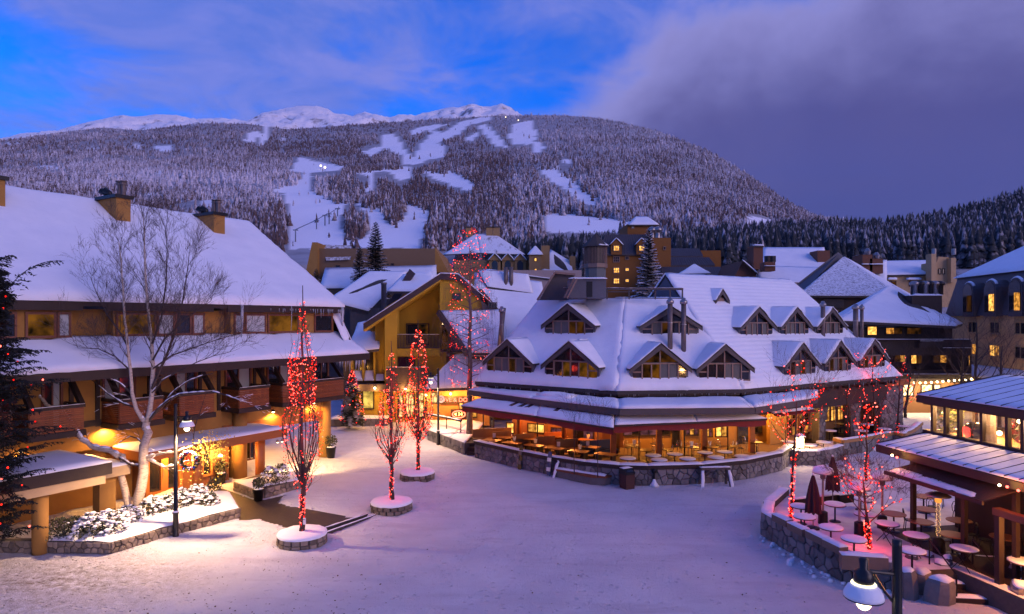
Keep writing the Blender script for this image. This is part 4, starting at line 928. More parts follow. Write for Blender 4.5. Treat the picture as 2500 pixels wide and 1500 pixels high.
# back wall of the terrace
BW = [A_ + FA.n * 4.2 + FA.d * .4, C_ + hipC * 5.2, D_ + hipD * 4.6, D_ + FD.d * 8.6 + FD.n * 3.2]
wallc = mat('terrace_wall_plaster', (.36, .20, .05), .85, (.27, .14, .035), 1.5, .6, .2, 25)
woodp = mat('terrace_wall_boards', (.26, .12, .05), .6, (.17, .075, .03), 4, .7, .3, 30, stretch=(1, 1, 5))
for i, mt_ in ((0, woodp), (1, wallc), (2, wallc)):
    a, b = BW[i], BW[i + 1]; d = (b - a).normalized(); n = V((-d.y, d.x, 0)); m = MB(); m.prism([a, b, b + n * .3, a + n * .3], (0, 0, 4.1)); part(rest, 'terrace_wall', m, mt_)
FB0, FB1, FB2 = Fr(BW[0], ang(BW[0], BW[1])), Fr(BW[1], ang(BW[1], BW[2])), Fr(BW[2], ang(BW[2], BW[3]))
bar_dim = lit_mat('bar_room', (.01, .006, .01), (.16, .05, .06), 1.0, 2.5)
def twin(fr, pa, pb, pya, pyb, cols, rows, pm, fm=dkwood):
    set_frame(fr, rest); x0, z0 = fr.xz(pa, pyb, -.02); x1, z1 = fr.xz(pb, pya, -.02); window(rest, min(x0, x1), max(x0, x1), z0, z1, -.004, cols, rows, fm, pm, .07, .07); set_frame(None, rest)
twin(FB1, 1521, 1605, 1043, 1065, 4, 1, [bar_dim, glass, bar_dim, bar_dim]); twin(FB1, 1614, 1636, 1043, 1064, 1, 1, [glass]); twin(FB1, 1640, 1660, 1040, 1100, 1, 1, [glass]); twin(FB1, 1672, 1706, 1037, 1064, 3, 2, [bar_dim, lit_room, bar_dim])
twin(FB1, 1722, 1740, 1037, 1068, 2, 2, [lit_room, bar_dim]); twin(FB1, 1746, 1776, 1036, 1068, 2, 1, [lit_bright, lit_room]); twin(FB2, 1800, 1830, 1035, 1098, 1, 1, [glass]); twin(FB2, 1840, 1860, 1040, 1060, 2, 1, [lit_dim])
twin(FB0, 1196, 1206, 1018, 1044, 1, 1, [glass]); twin(FB0, 1236, 1256, 1032, 1058, 1, 1, [lit_bright]); twin(FB0, 1288, 1330, 1036, 1056, 2, 1, [lit_room, lit_bright]); twin(FB0, 1345, 1372, 1045, 1070, 2, 1, [bar_dim]); twin(FB0, 1400, 1450, 1052, 1076, 2, 1, [glass, bar_dim])
# counter shelf in front of the bar windows
set_frame(FB1, rest); x0 = FB1.x(1515, -.3); x1 = FB1.x(1640, -.3); part(rest, 'bar_shelf', MB().box(x0, x1, -.35, -.02, 1.95, 2.02), dkwood); set_frame(None, rest)
# posts
def post(px_, py_, w, mat_, round_=False, zt=3.55):
    p = gp(px_, py_, ZP); m = MB()
    if round_: m.smooth = True; m.tube([(p.x, p.y, ZP), (p.x, p.y, zt)], w, 14)
    else: m.box(p.x - w, p.x + w, p.y - w, p.y + w, ZP, zt)
    return part(rest, 'post', m, mat_)
for a, b in ((1497, 1122), (1609, 1116), (1719, 1114), (1835, 1104)): post(a, b, .17, beamw)
for a, b in ((1560, 1124), (1671, 1120), (1777, 1112)): post(a, b, .04, dkwood, True)
for a, b in ((1267, 1085), (1377, 1100)): post(a, b, .17, beamw, True)
for a, b in ((1312, 1092), (1406, 1108), (1180, 1064)): post(a, b, .05, dkwood, True)
post(1333, 1085, .12, wallc); post(1462, 1100, .2, wallc); post(1508, 1105, .12, wallc)
# lamps under the awning
def pend(px_, py_, power, col=WARM, z=2.72, vis=True):
    p = gp(px_, py_, ZP); 
    m = MB(); m.smooth = True; m.lathe([(.03, .12), (.10, .06), (.12, 0)], 10, (p.x, p.y, z)); l = part(rest, 'awning_lamp', m, blackm)
    m = MB(); m.ball((p.x, p.y, z - .01), (.08, .08, .05), 8, 4); part(l, 'bulb', m, bulb_w); lamp(l, (p.x, p.y, z - .12), power, col, .08)
for a, b, w in ((1550, 1098, 75), (1625, 1098, 75), (1700, 1096, 60), (1770, 1094, 75), (1850, 1085, 60)): pend(a, b, w * 3.4, (1, .40, .06))
for a, b, w in ((1215, 1062, 45), (1262, 1076, 60), (1320, 1085, 60), (1390, 1096, 60), (1450, 1104, 35)): pend(a, b, w * 4.5, (1, .28, .05))
# terrace wall of stones, plank band and snow
for i in range(len(PW) - 1):
    stone_wall(rest, PW[i], PW[i + 1], 0, .92, .35, stone_g, .36, seed=50 + i)
    a, b = V((PW[i].x, PW[i].y, 0)), V((PW[i + 1].x, PW[i + 1].y, 0)); d = (b - a).normalized(); n = V((d.y, -d.x, 0))
    m = MB(); m.prism([V((p.x, p.y, .925)) for p in (a + n * .10 - d * .03, b + n * .10 + d * .03, b - n * .42, a - n * .42)], (0, 0, .22)); bb = part(rest, 'wall_plank', m, dkwood)
    m = MB(); m.slab([V((p.x, p.y, 1.147)) for p in (a + n * .09, b + n * .09, b - n * .4, a - n * .4)], 10, 4, .10 if i > 2 else .05, .05, 1.6, over=.03, seed=i); part(bb, 'wall_snow', m, snow)
set_frame()
# ------------------------------------------------------------------ mustard chalet with the big asymmetric gable, and its neighbours
def fbox(th, name, px0, px1, pyt, pyb, Y, depth, mat_, zb=None):
    a, b = pt(px0, pyb, Y), pt(px1, pyt, Y); return part(th, name, MB().box(a.x, b.x, Y, Y + depth, a.z if zb is None else zb, b.z), mat_)
def fwin(th, px0, px1, pyt, pyb, Y, cols=2, rows=1, fm=None, pm=None, fw=.07, name='window', depth=.08):
    a, b = pt(px0, pyb, Y), pt(px1, pyt, Y); return window(th, a.x, b.x, a.z, b.z, Y - .004, cols, rows, fm, pm, fw, depth, name=name)
def sroof(th, q, nu, nv, name='roof', m_=None, th_=.2, amp=.05, seed=0, snowm=None, over=.08):
    q = [V(p) for p in q]; r = part(th, name, MB().prism([p - V((0, 0, .02)) for p in q], (0, 0, -.22)), m_ or asphalt_roof)
    part(r, 'roof_snow', MB().slab(q, nu, nv, th_, amp, .6, over=over, seed=seed), snowm or snow); return r
YC = 60.0
chal = thing('chalet', 'mustard yellow chalet with big asymmetric gable roof and two balconies', 'building', (-8, 62, 0)); set_frame(None, chal)
ylw = stucco_y; purp = mat('plum_fascia', (.050, .030, .034), .6, (.035, .022, .026), 4, .6)
apL, apR = pt(1076, 668, YC), pt(1118, 670, YC); eL, eR = pt(887, 791, YC), pt(1228, 764, YC); bk = V((0, 17, 0))
m = MB(); th_ = .55
m.prism([eL, apL, apR, eR, eR - V((0, 0, th_)), apR - V((0, 0, th_)), apL - V((0, 0, th_)), eL - V((0, 0, th_))], bk); rc = part(chal, 'gable_roof', m, purp)
m = MB(); m.prism([eL - V((0, 0, th_ + .01)), apL - V((0, 0, th_ + .01)), apL - V((0, 0, th_ + .15)), eL - V((0, 0, th_ + .15))], (0, 3.2, 0)); part(rc, 'soffit', m, ylw)
m = MB(); m.slab([eL + bk, eL, apL, apL + bk], 8, 8, .2, .04); m.slab([apL, apR, apR + bk, apL + bk], 4, 8, .2, .04); m.slab([eR, eR + bk, apR + bk, apR], 8, 8, .2, .04); part(rc, 'roof_snow', m, snow)
# walls: recess behind the overhang, front piers
def wallpoly(lst, Y, depth, name, mt_): m = MB(); m.prism([pt(a, b, Y) for a, b in lst], (0, depth, 0)); return part(chal, name, m, mt_)
wallpoly([(905, 940), (1180, 940), (1180, 760), (1110, 700), (1070, 690), (905, 800)], YC + 3.4, 10, 'recess_wall', ylw)
wallpoly([(1074, 760), (1190, 760), (1168, 726), (1118, 680), (1074, 682)], YC + .3, 3, 'gable_wall', ylw)
wallpoly([(939, 955), (969, 955), (969, 733), (939, 752)], YC + .25, 1.2, 'pier', ylw); wallpoly([(916, 955), (938, 955), (938, 765), (916, 778)], YC + 1.6, 1.0, 'pier', ylw)
wallpoly([(969, 870), (1075, 870), (1075, 852), (969, 852)], YC + .4, 2.9, 'balcony_floor', ylw); wallpoly([(1014, 940), (1090, 940), (1090, 860), (1014, 860)], YC + .9, 2.4, 'lower_wall', ylw)
wallpoly([(969, 872), (1014, 872), (1014, 858), (969, 858)], YC + .9, 2.4, 'lintel', ylw)
m = MB(); m.prism([pt(1180, 765, YC), pt(1226, 765, YC), pt(1176, 706, YC), pt(1168, 706, YC)], (0, 1, 0)); part(chal, 'dark_gable_panel', m, grayw)
fwin(chal, 1192, 1214, 738, 754, YC - .02, 3, 1, grayw, [glass], .05); fwin(chal, 1105, 1125, 717, 733, YC + .28, 1, 1, dkwood, [glass], .06)
fwin(chal, 992, 1048, 790, 842, YC + 3.39, 2, 1, dkwood, [glass, lit_dim], .08, 'door'); fwin(chal, 970, 1014, 869, 898, YC + .95, 2, 1, dkwood, [mat('magenta_reflection_glass', (.05, .012, .03), .08), glass], .06)
fwin(chal, 1076, 1096, 790, 855, YC + .9, 1, 1, dkwood, [lit_dim], .06, 'door'); fwin(chal, 1098, 1140, 810, 860, YC + .9, 2, 1, dkwood, [glass], .06)
part(chal, 'porch_lamp', MB().ball(pt(1083, 790, YC + .7), .11, 8, 5), bulb_w); lamp(chal, pt(1083, 795, YC + .5), 40, WARM, .08)
def railing(th, px0, px1, pyt, pyb, Y, solid=False):
    a, b = pt(px0, pyb, Y), pt(px1, pyt, Y); r = part(th, 'balcony_railing', MB().box(a.x, b.x, Y, Y + .08, b.z - .08, b.z).box(a.x, b.x, Y, Y + .08, a.z, a.z + .08), purp); n = int((b.x - a.x) / (.13 if not solid else .115))
    for i in range(n + 1): x = lerp(a.x + .03, b.x - .03, i / n); part(r, 'baluster', MB().box(x - (.025 if not solid else .05), x + (.025 if not solid else .05), Y + .015, Y + .06, a.z + .08, b.z - .08), purp)
    part(r, 'rail_snow', MB().slab([(a.x, Y - .03, b.z), (b.x, Y - .03, b.z), (b.x, Y + .12, b.z), (a.x, Y + .12, b.z)], 14, 1, .06, .02, 2), snow); return r
railing(chal, 970, 1072, 817, 850, YC + .35); railing(chal, 943, 1046, 897, 934, YC - .3, True)
part(chal, 'balcony_slab', MB().box(pt(943, 0, YC).x, pt(1046, 0, YC).x, YC - .25, YC + .9, pt(0, 940, YC).z, pt(0, 934, YC).z), purp)
# roof slope and wing to the right
sroof(chal, [pt(1150, 870, 57.5), pt(1345, 870, 57.5), pt(1322, 690, 66), pt(1160, 668, 66)], 20, 20, 'wing_roof', seed=3)
sroof(chal, [pt(1190, 700, 64.2), pt(1300, 716, 64.2), pt(1290, 672, 65.2), pt(1168, 662, 65.2)], 16, 6, 'roof_ledge', seed=9, th_=.3)
wr = part(chal, 'wing_wall', MB().box(pt(1120, 0, 60).x, pt(1340, 0, 60).x, 62, 72, 0, 8), ylw)
sroof(chal, [pt(1142, 862, 57), pt(1232, 862, 57), pt(1228, 758, 59.9), pt(1074, 760, 59.9)], 14, 12, 'skirt_roof', seed=5)
m = MB(); m.beam(pt(1070, 762, 59.4), pt(1141, 866, 56.6), .3, .45); part(chal, 'skirt_fascia', m, purp)
sroof(chal, [pt(1035, 950, 55.5), pt(1200, 945, 55.5), pt(1180, 858, 59), pt(1112, 868, 59)], 14, 10, 'shop_roof', seed=6)
for px_, t, b_ in ((1235, 653, 690), (1248, 652, 690)):
    m = MB(); m.smooth = True; p = pt(px_, b_, 64.5); m.lathe([(.2, -.6), (.2, pt(0, t, 64.5).z - p.z)], 10, p); part(chal, 'vent_pipe', m, rustst)
p = pt(1222, 835, 56.5); m = MB(); m.smooth = True; m.tube([pt(1220, 850, 57), pt(1224, 800, 57), pt(1230, 752, 57)], [.22, .2, .2], 10); part(chal, 'leaning_flue', m, rustst)
# ground floor shops
zg = 0.0
fbox(chal, 'shop_wall', 855, 1185, 944, 1050, YC + .6, 8, ylw, 0)
part(chal, 'shop_fascia', MB().box(pt(855, 0, YC).x, pt(1060, 0, YC).x, YC - .3, YC + .6, pt(0, 955, YC).z, pt(0, 938, YC).z), purp)
fwin(chal, 884, 914, 951, 1000, YC + .59, 1, 1, dkwood, [lit_mat('poster_display', (.08, .05, .01), (1, .62, .12), 1.1, 1.4)], .1)
shops = lit_mat('shop_shelves', (.10, .04, .01), (1, .66, .22), 2.2, 2.2)
for a, b in ((972, 985), (990, 1012), (1016, 1036)): fwin(chal, a, b, 958, 1020, YC + .59, 1, 2, dkwood, [shops], .08)
for a, b in ((1045, 1062), (1064, 1082)): fwin(chal, a, b, 958, 1000, YC + .59, 1, 1, dkwood, [shops], .08)
tw = wallpoly([(1036, 1030), (1195, 1040), (1195, 940), (1036, 940)], YC - 3.0, 2, 'corner_shop_wall', mat('orange_lit_board', (.40, .19, .05), .8, (.30, .13, .04), 2, .6))
fwin(chal, 1052, 1068, 958, 985, YC - 3.01, 1, 1, dkwood, [shops], .06); fwin(chal, 1120, 1132, 980, 1000, YC - 3.01, 1, 1, dkwood, [lit_bright], .06); fwin(chal, 1140, 1165, 975, 1020, YC - 3.01, 2, 1, dkwood, [lit_room], .06)
for px_, py_, w in ((862, 942, 200), (1040, 965, 260), (915, 948, 120), (990, 950, 340), (1100, 962, 340), (1150, 965, 220)):
    p = pt(px_, py_, YC - (3.6 if px_ > 1035 else .5)); l = part(chal, 'shop_lamp', MB().ball(p, .10, 8, 5), bulb_w); lamp(l, p + V((0, -.3, -.2)), w, WARM, .08)
set_frame()
# neon signs and hanging signs
def text_sign(name, label, txt, loc, size, mat_, ext=.02, rz=0, cat='sign', back=None, rx=R(90), parent=None):
    c = bpy.data.curves.new(name, 'FONT'); c.body = txt; c.size = size; c.extrude = ext; c.align_x = 'CENTER'; c.align_y = 'CENTER'; c.materials.append(mat_)
    t = bpy.data.objects.new('_t', c); C.objects.link(t); dg = bpy.context.evaluated_depsgraph_get(); me = bpy.data.meshes.new_from_object(t.evaluated_get(dg)); bpy.data.objects.remove(t)
    o = obj(name, me, parent); o.location = loc; o.rotation_euler = (rx, 0, rz)
    if label: tag(o, label, cat)
    return o
neon_r = glow('neon_red', (1, .10, .05), 7); neon_y = glow('neon_yellow', (1, .6, .12), 6)
ns = thing('neon_sign', 'red neon lettering above the corner shop entrance', 'neon sign', pt(1112, 977, YC - 3.3))
text_sign('lettering', None, 'LOVE & DOSE', (0, 0, 0), .50, neon_r, .03, parent=ns); part(ns, 'back_board', MB().box(-1.55, 1.55, .05, .12, -.3, .3), dkwood); lamp(ns, (0, -.4, 0), 25, (1, .15, .06), .2)
ns = thing('neon_sign', 'oval red and yellow neon sign in the corner shop window', 'neon sign', pt(1120, 1012, YC - 3.3)); m = MB(); m.smooth = True
m.tube([(.55 * math.cos(t * .3141593), 0, .3 * math.sin(t * .3141593)) for t in range(21)], .045, 6); part(ns, 'tube_ring', m, neon_r)
text_sign('lettering', None, '34', (.12, 0, 0), .42, neon_y, .03, parent=ns); m = MB(); m.prism([(-.42, 0, 0), (-.2, 0, .14), (-.2, 0, -.14)], (0, .04, 0)); part(ns, 'arrow', m, neon_y); part(ns, 'back_board', MB().box(-.7, .7, .06, .12, -.42, .42), dkwood); lamp(ns, (0, -.4, 0), 20, (1, .2, .06), .2)
ws = mat('white_sign', (.7, .68, .66), .6)
bs = thing('blade_sign', 'vertical white-lettered sign board on the shop pier', 'sign', pt(951, 965, YC - .4)); part(bs, 'board', MB().box(-.28, .28, 0, .06, -.9, .9), dkwood)
for i, ch in enumerate('SPORT'): text_sign('letter', None, ch, (0, -.03, .68 - i * .34), .34, ws, .012, parent=bs)
rs_ = thing('round_sign', 'small round white sign hanging by the street lamp', 'sign', pt(1077, 975, 53)); m = MB(); m.tube([(0, 0, 0), (0, .05, 0)], .3, 18); part(rs_, 'disc', m, ws); text_sign('letter', None, 'D', (0, -.012, 0), .36, redcloth, .008, parent=rs_); part(rs_, 'bracket', MB().beam((0, .02, .3), (0, .02, .6), .03, .03, up=(0, 1, 0)), blackm)
# link building between lodge and chalet
lk = thing('link_building', 'low link wing with snow-covered window bays beside the yellow chalet', 'building', (-14, 64, 0)); set_frame(None, lk)
fbox(lk, 'wall', 838, 938, 850, 1040, 62, 8, mat('dim_olive_wall', (.16, .11, .05), .9, (.12, .08, .04), 2, .6), 0)
fbox(lk, 'fascia', 838, 940, 930, 952, 61.6, .5, purp)
for i, (a, b) in enumerate(((862, 884), (890, 913), (918, 938))):
    fwin(lk, a, b, 858, 905, 61.98, 1, 1, ylw, [glass], .05); m = MB(); m.slab([pt(a, 930, 61.2), pt(b, 930, 61.2), pt(b, 905, 61.95), pt(a, 905, 61.95)], 6, 6, .12, .03); part(lk, 'bay_snow', m, snow); fbox(lk, 'pier', a - 6, a - 1, 850, 930, 61.3, .7, ylw)
sroof(lk, [pt(845, 862, 60.5), pt(925, 852, 60.5), pt(925, 780, 66), pt(875, 790, 66)], 12, 12, 'low_roof', seed=2)
set_frame()
bb = thing('block_gabled_building', 'snow-roofed building with bare block wall behind the yellow chalet', 'building', (-20, 76, 0)); set_frame(None, bb)
blk = mat('grey_block', (.085, .08, .085), .9, (.06, .055, .06), 3, .6, .3, 12)
sroof(bb, [pt(800, 735, 70), pt(900, 760, 70), pt(995, 664, 78), pt(902, 664, 78)], 18, 16, 'roof', seed=1)
fbox(bb, 'block_wall', 855, 925, 752, 860, 70.3, 6, blk, 0); fbox(bb, 'rear_wall', 800, 1000, 730, 800, 78, 5, blk, 0)
m = MB(); m.prism([pt(945, 745, 71), pt(1000, 657, 71), pt(1013, 668, 71), pt(960, 752, 71)], (0, .5, 0)); part(bb, 'barge_board', m, purp)
sroof(bb, [pt(945, 712, 69), pt(1060, 712, 69), pt(1056, 668, 73), pt(985, 672, 73)], 12, 8, 'side_roof', seed=4); sroof(bb, [pt(990, 684, 72), pt(1056, 680, 72), pt(1056, 666, 73.5), pt(1000, 670, 73.5)], 8, 4, 'roof_ledge', seed=7, th_=.35)
m = MB(); m.smooth = True; p = pt(937, 742, 68); m.lathe([(.28, -1), (.28, 2.0), (.32, 2.0), (.32, 2.2)], 10, p); part(bb, 'flue', m, rustst)
set_frame()
# ------------------------------------------------------------------ buildings further back
def building(name, label, Y): th = thing(name, label, 'building', (pt(1250, 0, Y).x, Y, 0)); set_frame(None, th); return th
tanc = mat('tan_metal_cladding', (.19, .115, .055), .7, (.15, .09, .045), 3, .6)
b = building('conference_hall', 'long low tan hall with a snow-streaked angled skylight', 105)
fbox(b, 'wall', 760, 1062, 607, 720, 105, 20, tanc, 0); m = MB(); m.prism([pt(735, 720, 104), pt(762, 592, 104), pt(775, 592, 104), pt(775, 720, 104)], (0, 20, 0)); part(b, 'end_wall', m, stucco)
m = MB(); m.prism([pt(1062, 604, 105), pt(1095, 665, 105), pt(1062, 665, 105)], (0, 20, 0)); part(b, 'end_wall', m, stucco)
streak = mat('streaky_snow', (.75, .76, .8), .8, (.13, .10, .075), 2.2, .25, stretch=(1, 1, .4))
sky_ = part(b, 'skylight_roof', MB().prism([pt(797, 632, 104.5), pt(857, 630, 104.5), pt(858, 600, 109), pt(772, 597, 109)], (0, 0, -.3)), streak)
sroof(b, [pt(780, 705, 97), pt(1065, 700, 97), pt(1065, 648, 104), pt(795, 655, 104)], 20, 6, 'annex_roof', th_=.12)
fwin(b, 820, 830, 648, 655, 104.96, 1, 1, dkwood, [glass], .1); fwin(b, 955, 962, 643, 649, 104.96, 1, 1, dkwood, [glass], .1)
fbox(b, 'wall_extension', 1180, 1420, 660, 720, 100, 6, mat('beige_plaster', (.34, .26, .24), .9), 0); sroof(b, [pt(1180, 661, 99.8), pt(1420, 690, 99.8), pt(1420, 686, 104), pt(1180, 658, 104)], 16, 3, 'extension_roof')
# chateau-like hotel
b = building('turreted_hotel', 'tan turreted hotel with steep snowy hipped roofs and chimneys', 150); chs = mat('tan_stucco', (.34, .21, .085), .9, (.28, .17, .07), 2, .6)
fbox(b, 'wall', 1108, 1330, 636, 700, 150, 14, chs, 0)
AP = [pt(1163, 572, 158), pt(1208, 572, 158)]; sroof(b, [pt(1172, 618, 150), pt(1282, 622, 150), AP[1], AP[0]], 12, 10, 'hipped_roof', snowm=mat('thin_roof_snow', (.74, .75, .8), .8, (.16, .13, .12), .5, .3, stretch=(2, 1, .25), thr=(.55, .75))); sroof(b, [pt(1082, 622, 152), pt(1172, 618, 150), AP[0], AP[0] - V((.1, 0, 0))], 10, 10, 'hipped_roof')
for px_ in (1145, 1195, 1212): c = fbox(b, 'chimney', px_ - 8, px_ + 8, 556, 578, 157, 1.4, chs); part(c, 'chimney_cap', MB().box(pt(px_ - 10, 0, 157).x, pt(px_ + 10, 0, 157).x, 156.8, 158.6, pt(0, 556, 157).z, pt(0, 553, 157).z), grayw)
for i, px_ in enumerate((1208, 1240, 1270)):
    w = 14; fb = fbox(b, 'dormer', px_ - w, px_ + w, 634, 668, 148.8, 3, chs); m = MB(); m.prism([pt(px_ - w - 2, 636, 148.4), pt(px_, 620, 148.4), pt(px_ + w + 2, 636, 148.4)], (0, 5, 0)); part(fb, 'dormer_gable', m, chs)
    for sx in (-1, 1): m = MB(); q = [pt(px_ + sx * (w + 3), 637, 148), pt(px_, 619, 148), pt(px_, 619, 154), pt(px_ + sx * (w + 3), 637, 154)]; q = q if sx < 0 else [q[1], q[0], q[3], q[2]]; m.slab(q, 4, 4, .3, .08); part(fb, 'dormer_snow', m, snow)
    part(fb, 'pane', MB().prism([pt(px_ - 7, 664, 148.7), pt(px_ + 7, 664, 148.7), pt(px_ + 7, 642, 148.7), pt(px_, 634, 148.7), pt(px_ - 7, 642, 148.7)], (0, .05, 0)), glass)
tw_ = fbox(b, 'turret', 1292, 1322, 622, 680, 146, 4, chs, 0); m = MB(); ap = pt(1307, 601, 148); q = [pt(1288, 622, 145.5), pt(1326, 622, 145.5), pt(1326, 622, 150.5), pt(1288, 622, 150.5)]
for i in range(4): m.slab([q[i], q[(i + 1) % 4], ap, ap + V((0, 0, .01))], 5, 5, .2, .05)
part(tw_, 'turret_roof', m, snow)
for py_ in (630, 656): fwin(b, 1304, 1311, py_, py_ + 9, 145.96, 1, 1, chs, [lit_bright], .1)
fbox(b, 'chimney', 1322, 1342, 600, 665, 147, 2, chs); sroof(b, [pt(1318, 668, 146), pt(1400, 675, 146), pt(1395, 640, 152), pt(1345, 610, 152)], 10, 8, 'hipped_roof', seed=8); fbox(b, 'wall', 1322, 1410, 668, 700, 147, 6, chs, 0); fbox(b, 'chimney', 1391, 1405, 626, 668, 150, 2, chs)
for px_ in (1220, 1262, 1292): fwin(b, px_ - 5, px_ + 5, 670, 685, 149.96, 1, 1, chs, [lit_dim], .1)
# brown hotel with metal roofs
b = building('brown_hotel', 'tall brown hotel with dark metal mansard roofs and lit windows', 125); brn = mat('brown_brick_render', (.24, .095, .018), .9, (.18, .07, .014), 2, .6); Yb = 125
fbox(b, 'wall', 1478, 1600, 620, 720, Yb, 18, brn, 0); fbox(b, 'tower_wall', 1532, 1606, 547, 640, Yb + 6, 10, brn, 0)
sroof(b, [pt(1534, 549, Yb + 5.5), pt(1609, 549, Yb + 5.5), pt(1580, 530, Yb + 9), pt(1553, 530, Yb + 9)], 10, 5, 'tower_roof'); sroof(b, [pt(1524, 558, Yb + 15), pt(1534, 549, Yb + 5.5), pt(1553, 530, Yb + 9), pt(1553, 530, Yb + 12)], 6, 5, 'tower_roof')
def mroof(th, q, name='metal_roof', seams=14):
    q = [V(p) for p in q]; r = part(th, name, MB().prism(q, (0, .05, -.25)), metalroof)
    for i in range(seams + 1): u = i / seams; part(r, 'seam', MB().beam(lerp(q[0], q[1], u) + V((0, -.02, .04)), lerp(q[3], q[2], u) + V((0, -.02, .04)), .09, .12), metalroof)
    return r
mroof(b, [pt(1465, 621, Yb - .5), pt(1600, 621, Yb - .5), pt(1580, 573, Yb + 3), pt(1478, 573, Yb + 3)], seams=20)
for px_ in (1505, 1567):
    d = fbox(b, 'dormer', px_ - 13, px_ + 13, 597, 622, Yb - .8, 3, brn); m = MB(); m.prism([pt(px_ - 15, 598, Yb - 1), pt(px_, 583, Yb - 1), pt(px_ + 15, 598, Yb - 1)], (0, 4, 0)); part(d, 'dormer_gable', m, brn)
    for sx in (-1, 1): m = MB(); q = [pt(px_ + sx * 17, 599, Yb - 1.2), pt(px_, 582, Yb - 1.2), pt(px_, 582, Yb + 3), pt(px_ + sx * 17, 599, Yb + 3)]; q = q if sx < 0 else [q[1], q[0], q[3], q[2]]; m.slab(q, 4, 4, .22, .05); part(d, 'dormer_snow', m, snow)
for (px_, py_, m_) in ((1505, 599, lit_bright), (1567, 599, lit_bright), (1505, 626, glass), (1505, 653, lit_bright), (1505, 679, lit_bright)): fwin(b, px_ - 8, px_ + 8, py_, py_ + 15, Yb - (.84 if py_ == 599 else .04), 3, 2, trimw, [m_], .12)
for (px_, py_, m_) in ((1531, 626, glass), (1531, 654, lit_bright), (1531, 681, lit_bright)): fwin(b, px_ - 5, px_ + 5, py_, py_ + 9, Yb - .04, 2, 1, trimw, [m_], .1)
fwin(b, 1541, 1549, 552, 559, Yb + 5.96, 1, 1, trimw, [curtain], .12)
fbox(b, 'wing', 1590, 1638, 581, 640, Yb - 2, 12, brn, 0); fwin(b, 1619, 1626, 602, 611, Yb - 2.04, 1, 1, trimw, [glass], .1)
for px_, r in ((1592, 1.0), (1605, 1.2)): m = MB(); m.smooth = True; p = pt(px_, 572, Yb + 2); m.lathe([(.5 * r, -2), (.5 * r, 0), (.35 * r, .2), (.8 * r, .5), (.85 * r, 1.0), (.4 * r, 1.4), (.02, 1.5)], 12, p); part(b, 'roof_ventilator', m, steel)
m = MB(); m.smooth = True; p = pt(1624, 581, Yb); m.lathe([(.3, -1), (.3, pt(0, 551, Yb).z - p.z)], 10, p); part(b, 'steel_flue', m, steel)
mroof(b, [pt(1638, 626, Yb + 3), pt(1716, 626, Yb + 3), pt(1706, 607, Yb + 6), pt(1638, 607, Yb + 6)], seams=14); mroof(b, [pt(1600, 648, Yb - 2), pt(1745, 648, Yb - 2), pt(1730, 629, Yb + 1), pt(1600, 628, Yb + 1)], seams=24); mroof(b, [pt(1605, 690, Yb - 8), pt(1772, 690, Yb - 8), pt(1758, 652, Yb - 3), pt(1605, 652, Yb - 3)], seams=28)
fbox(b, 'rear_wall', 1600, 1760, 612, 690, Yb + 6.2, 8, brn, 0); fbox(b, 'lower_wall', 1600, 1765, 690, 720, Yb - 7.5, 6, brn, 0)
sroof(b, [pt(1657, 669, Yb - 14), pt(1736, 668, Yb - 14), pt(1696, 646, Yb - 11), pt(1694, 646, Yb - 11)], 8, 6, 'porch_roof'); fbox(b, 'porch', 1664, 1730, 668, 690, Yb - 13, 4, brn, 0)
sroof(b, [pt(1606, 660, Yb - 10), pt(1614, 653, Yb - 10), pt(1614, 653, Yb - 5), pt(1606, 660, Yb - 5)], 4, 4, 'gable_snow')
for px_ in (1684, 1714): fwin(b, px_ - 4, px_ + 4, 672, 679, Yb - 13.04, 1, 1, trimw, [lit_dim], .1)
# timber lookout tower
b = building('clock_tower', 'narrow timber tower with slatted lantern storey and pointed cap', 80); Yt_ = 80; m = MB(); m.smooth = False; p = pt(1454, 700, Yt_); grw = mat('grey_green_boards', (.15, .16, .15), .8, (.10, .11, .11), 4, .6, stretch=(4, 4, .3))
zt = lambda py_: pt(0, py_, Yt_).z
m.lathe([(1.25, 0), (1.25, zt(655))], 8, (p.x, Yt_, 0)); part(b, 'shaft', m, grw)
m = MB(); m.lathe([(1.45, zt(655)), (1.45, zt(645))], 8, (p.x, Yt_, 0)); part(b, 'gallery', m, trimw); m = MB(); m.lathe([(1.0, zt(645)), (1.0, zt(603))], 8, (p.x, Yt_, 0)); part(b, 'core', m, blackm)
for i in range(48): t = 2 * math.pi * i / 48; part(b, 'slat', MB().beam((p.x + 1.38 * math.cos(t), Yt_ + 1.38 * math.sin(t), zt(645)), (p.x + 1.38 * math.cos(t), Yt_ + 1.38 * math.sin(t), zt(603)), .05, .05, up=(0, 1, 0)), trimw)
m = MB(); m.lathe([(1.75, zt(604)), (1.5, zt(598)), (.6, zt(583)), (.03, zt(570))], 8, (p.x, Yt_, 0)); c = part(b, 'cap_roof', m, asphalt_roof); m = MB(); m.slab([(p.x + .2, Yt_ - 1.6, zt(602)), (p.x + 1.5, Yt_ - 1.0, zt(602)), (p.x + .9, Yt_ - .7, zt(594)), (p.x + .2, Yt_ - 1.0, zt(594))], 4, 3, .08, .03); part(c, 'cap_snow', m, snow)
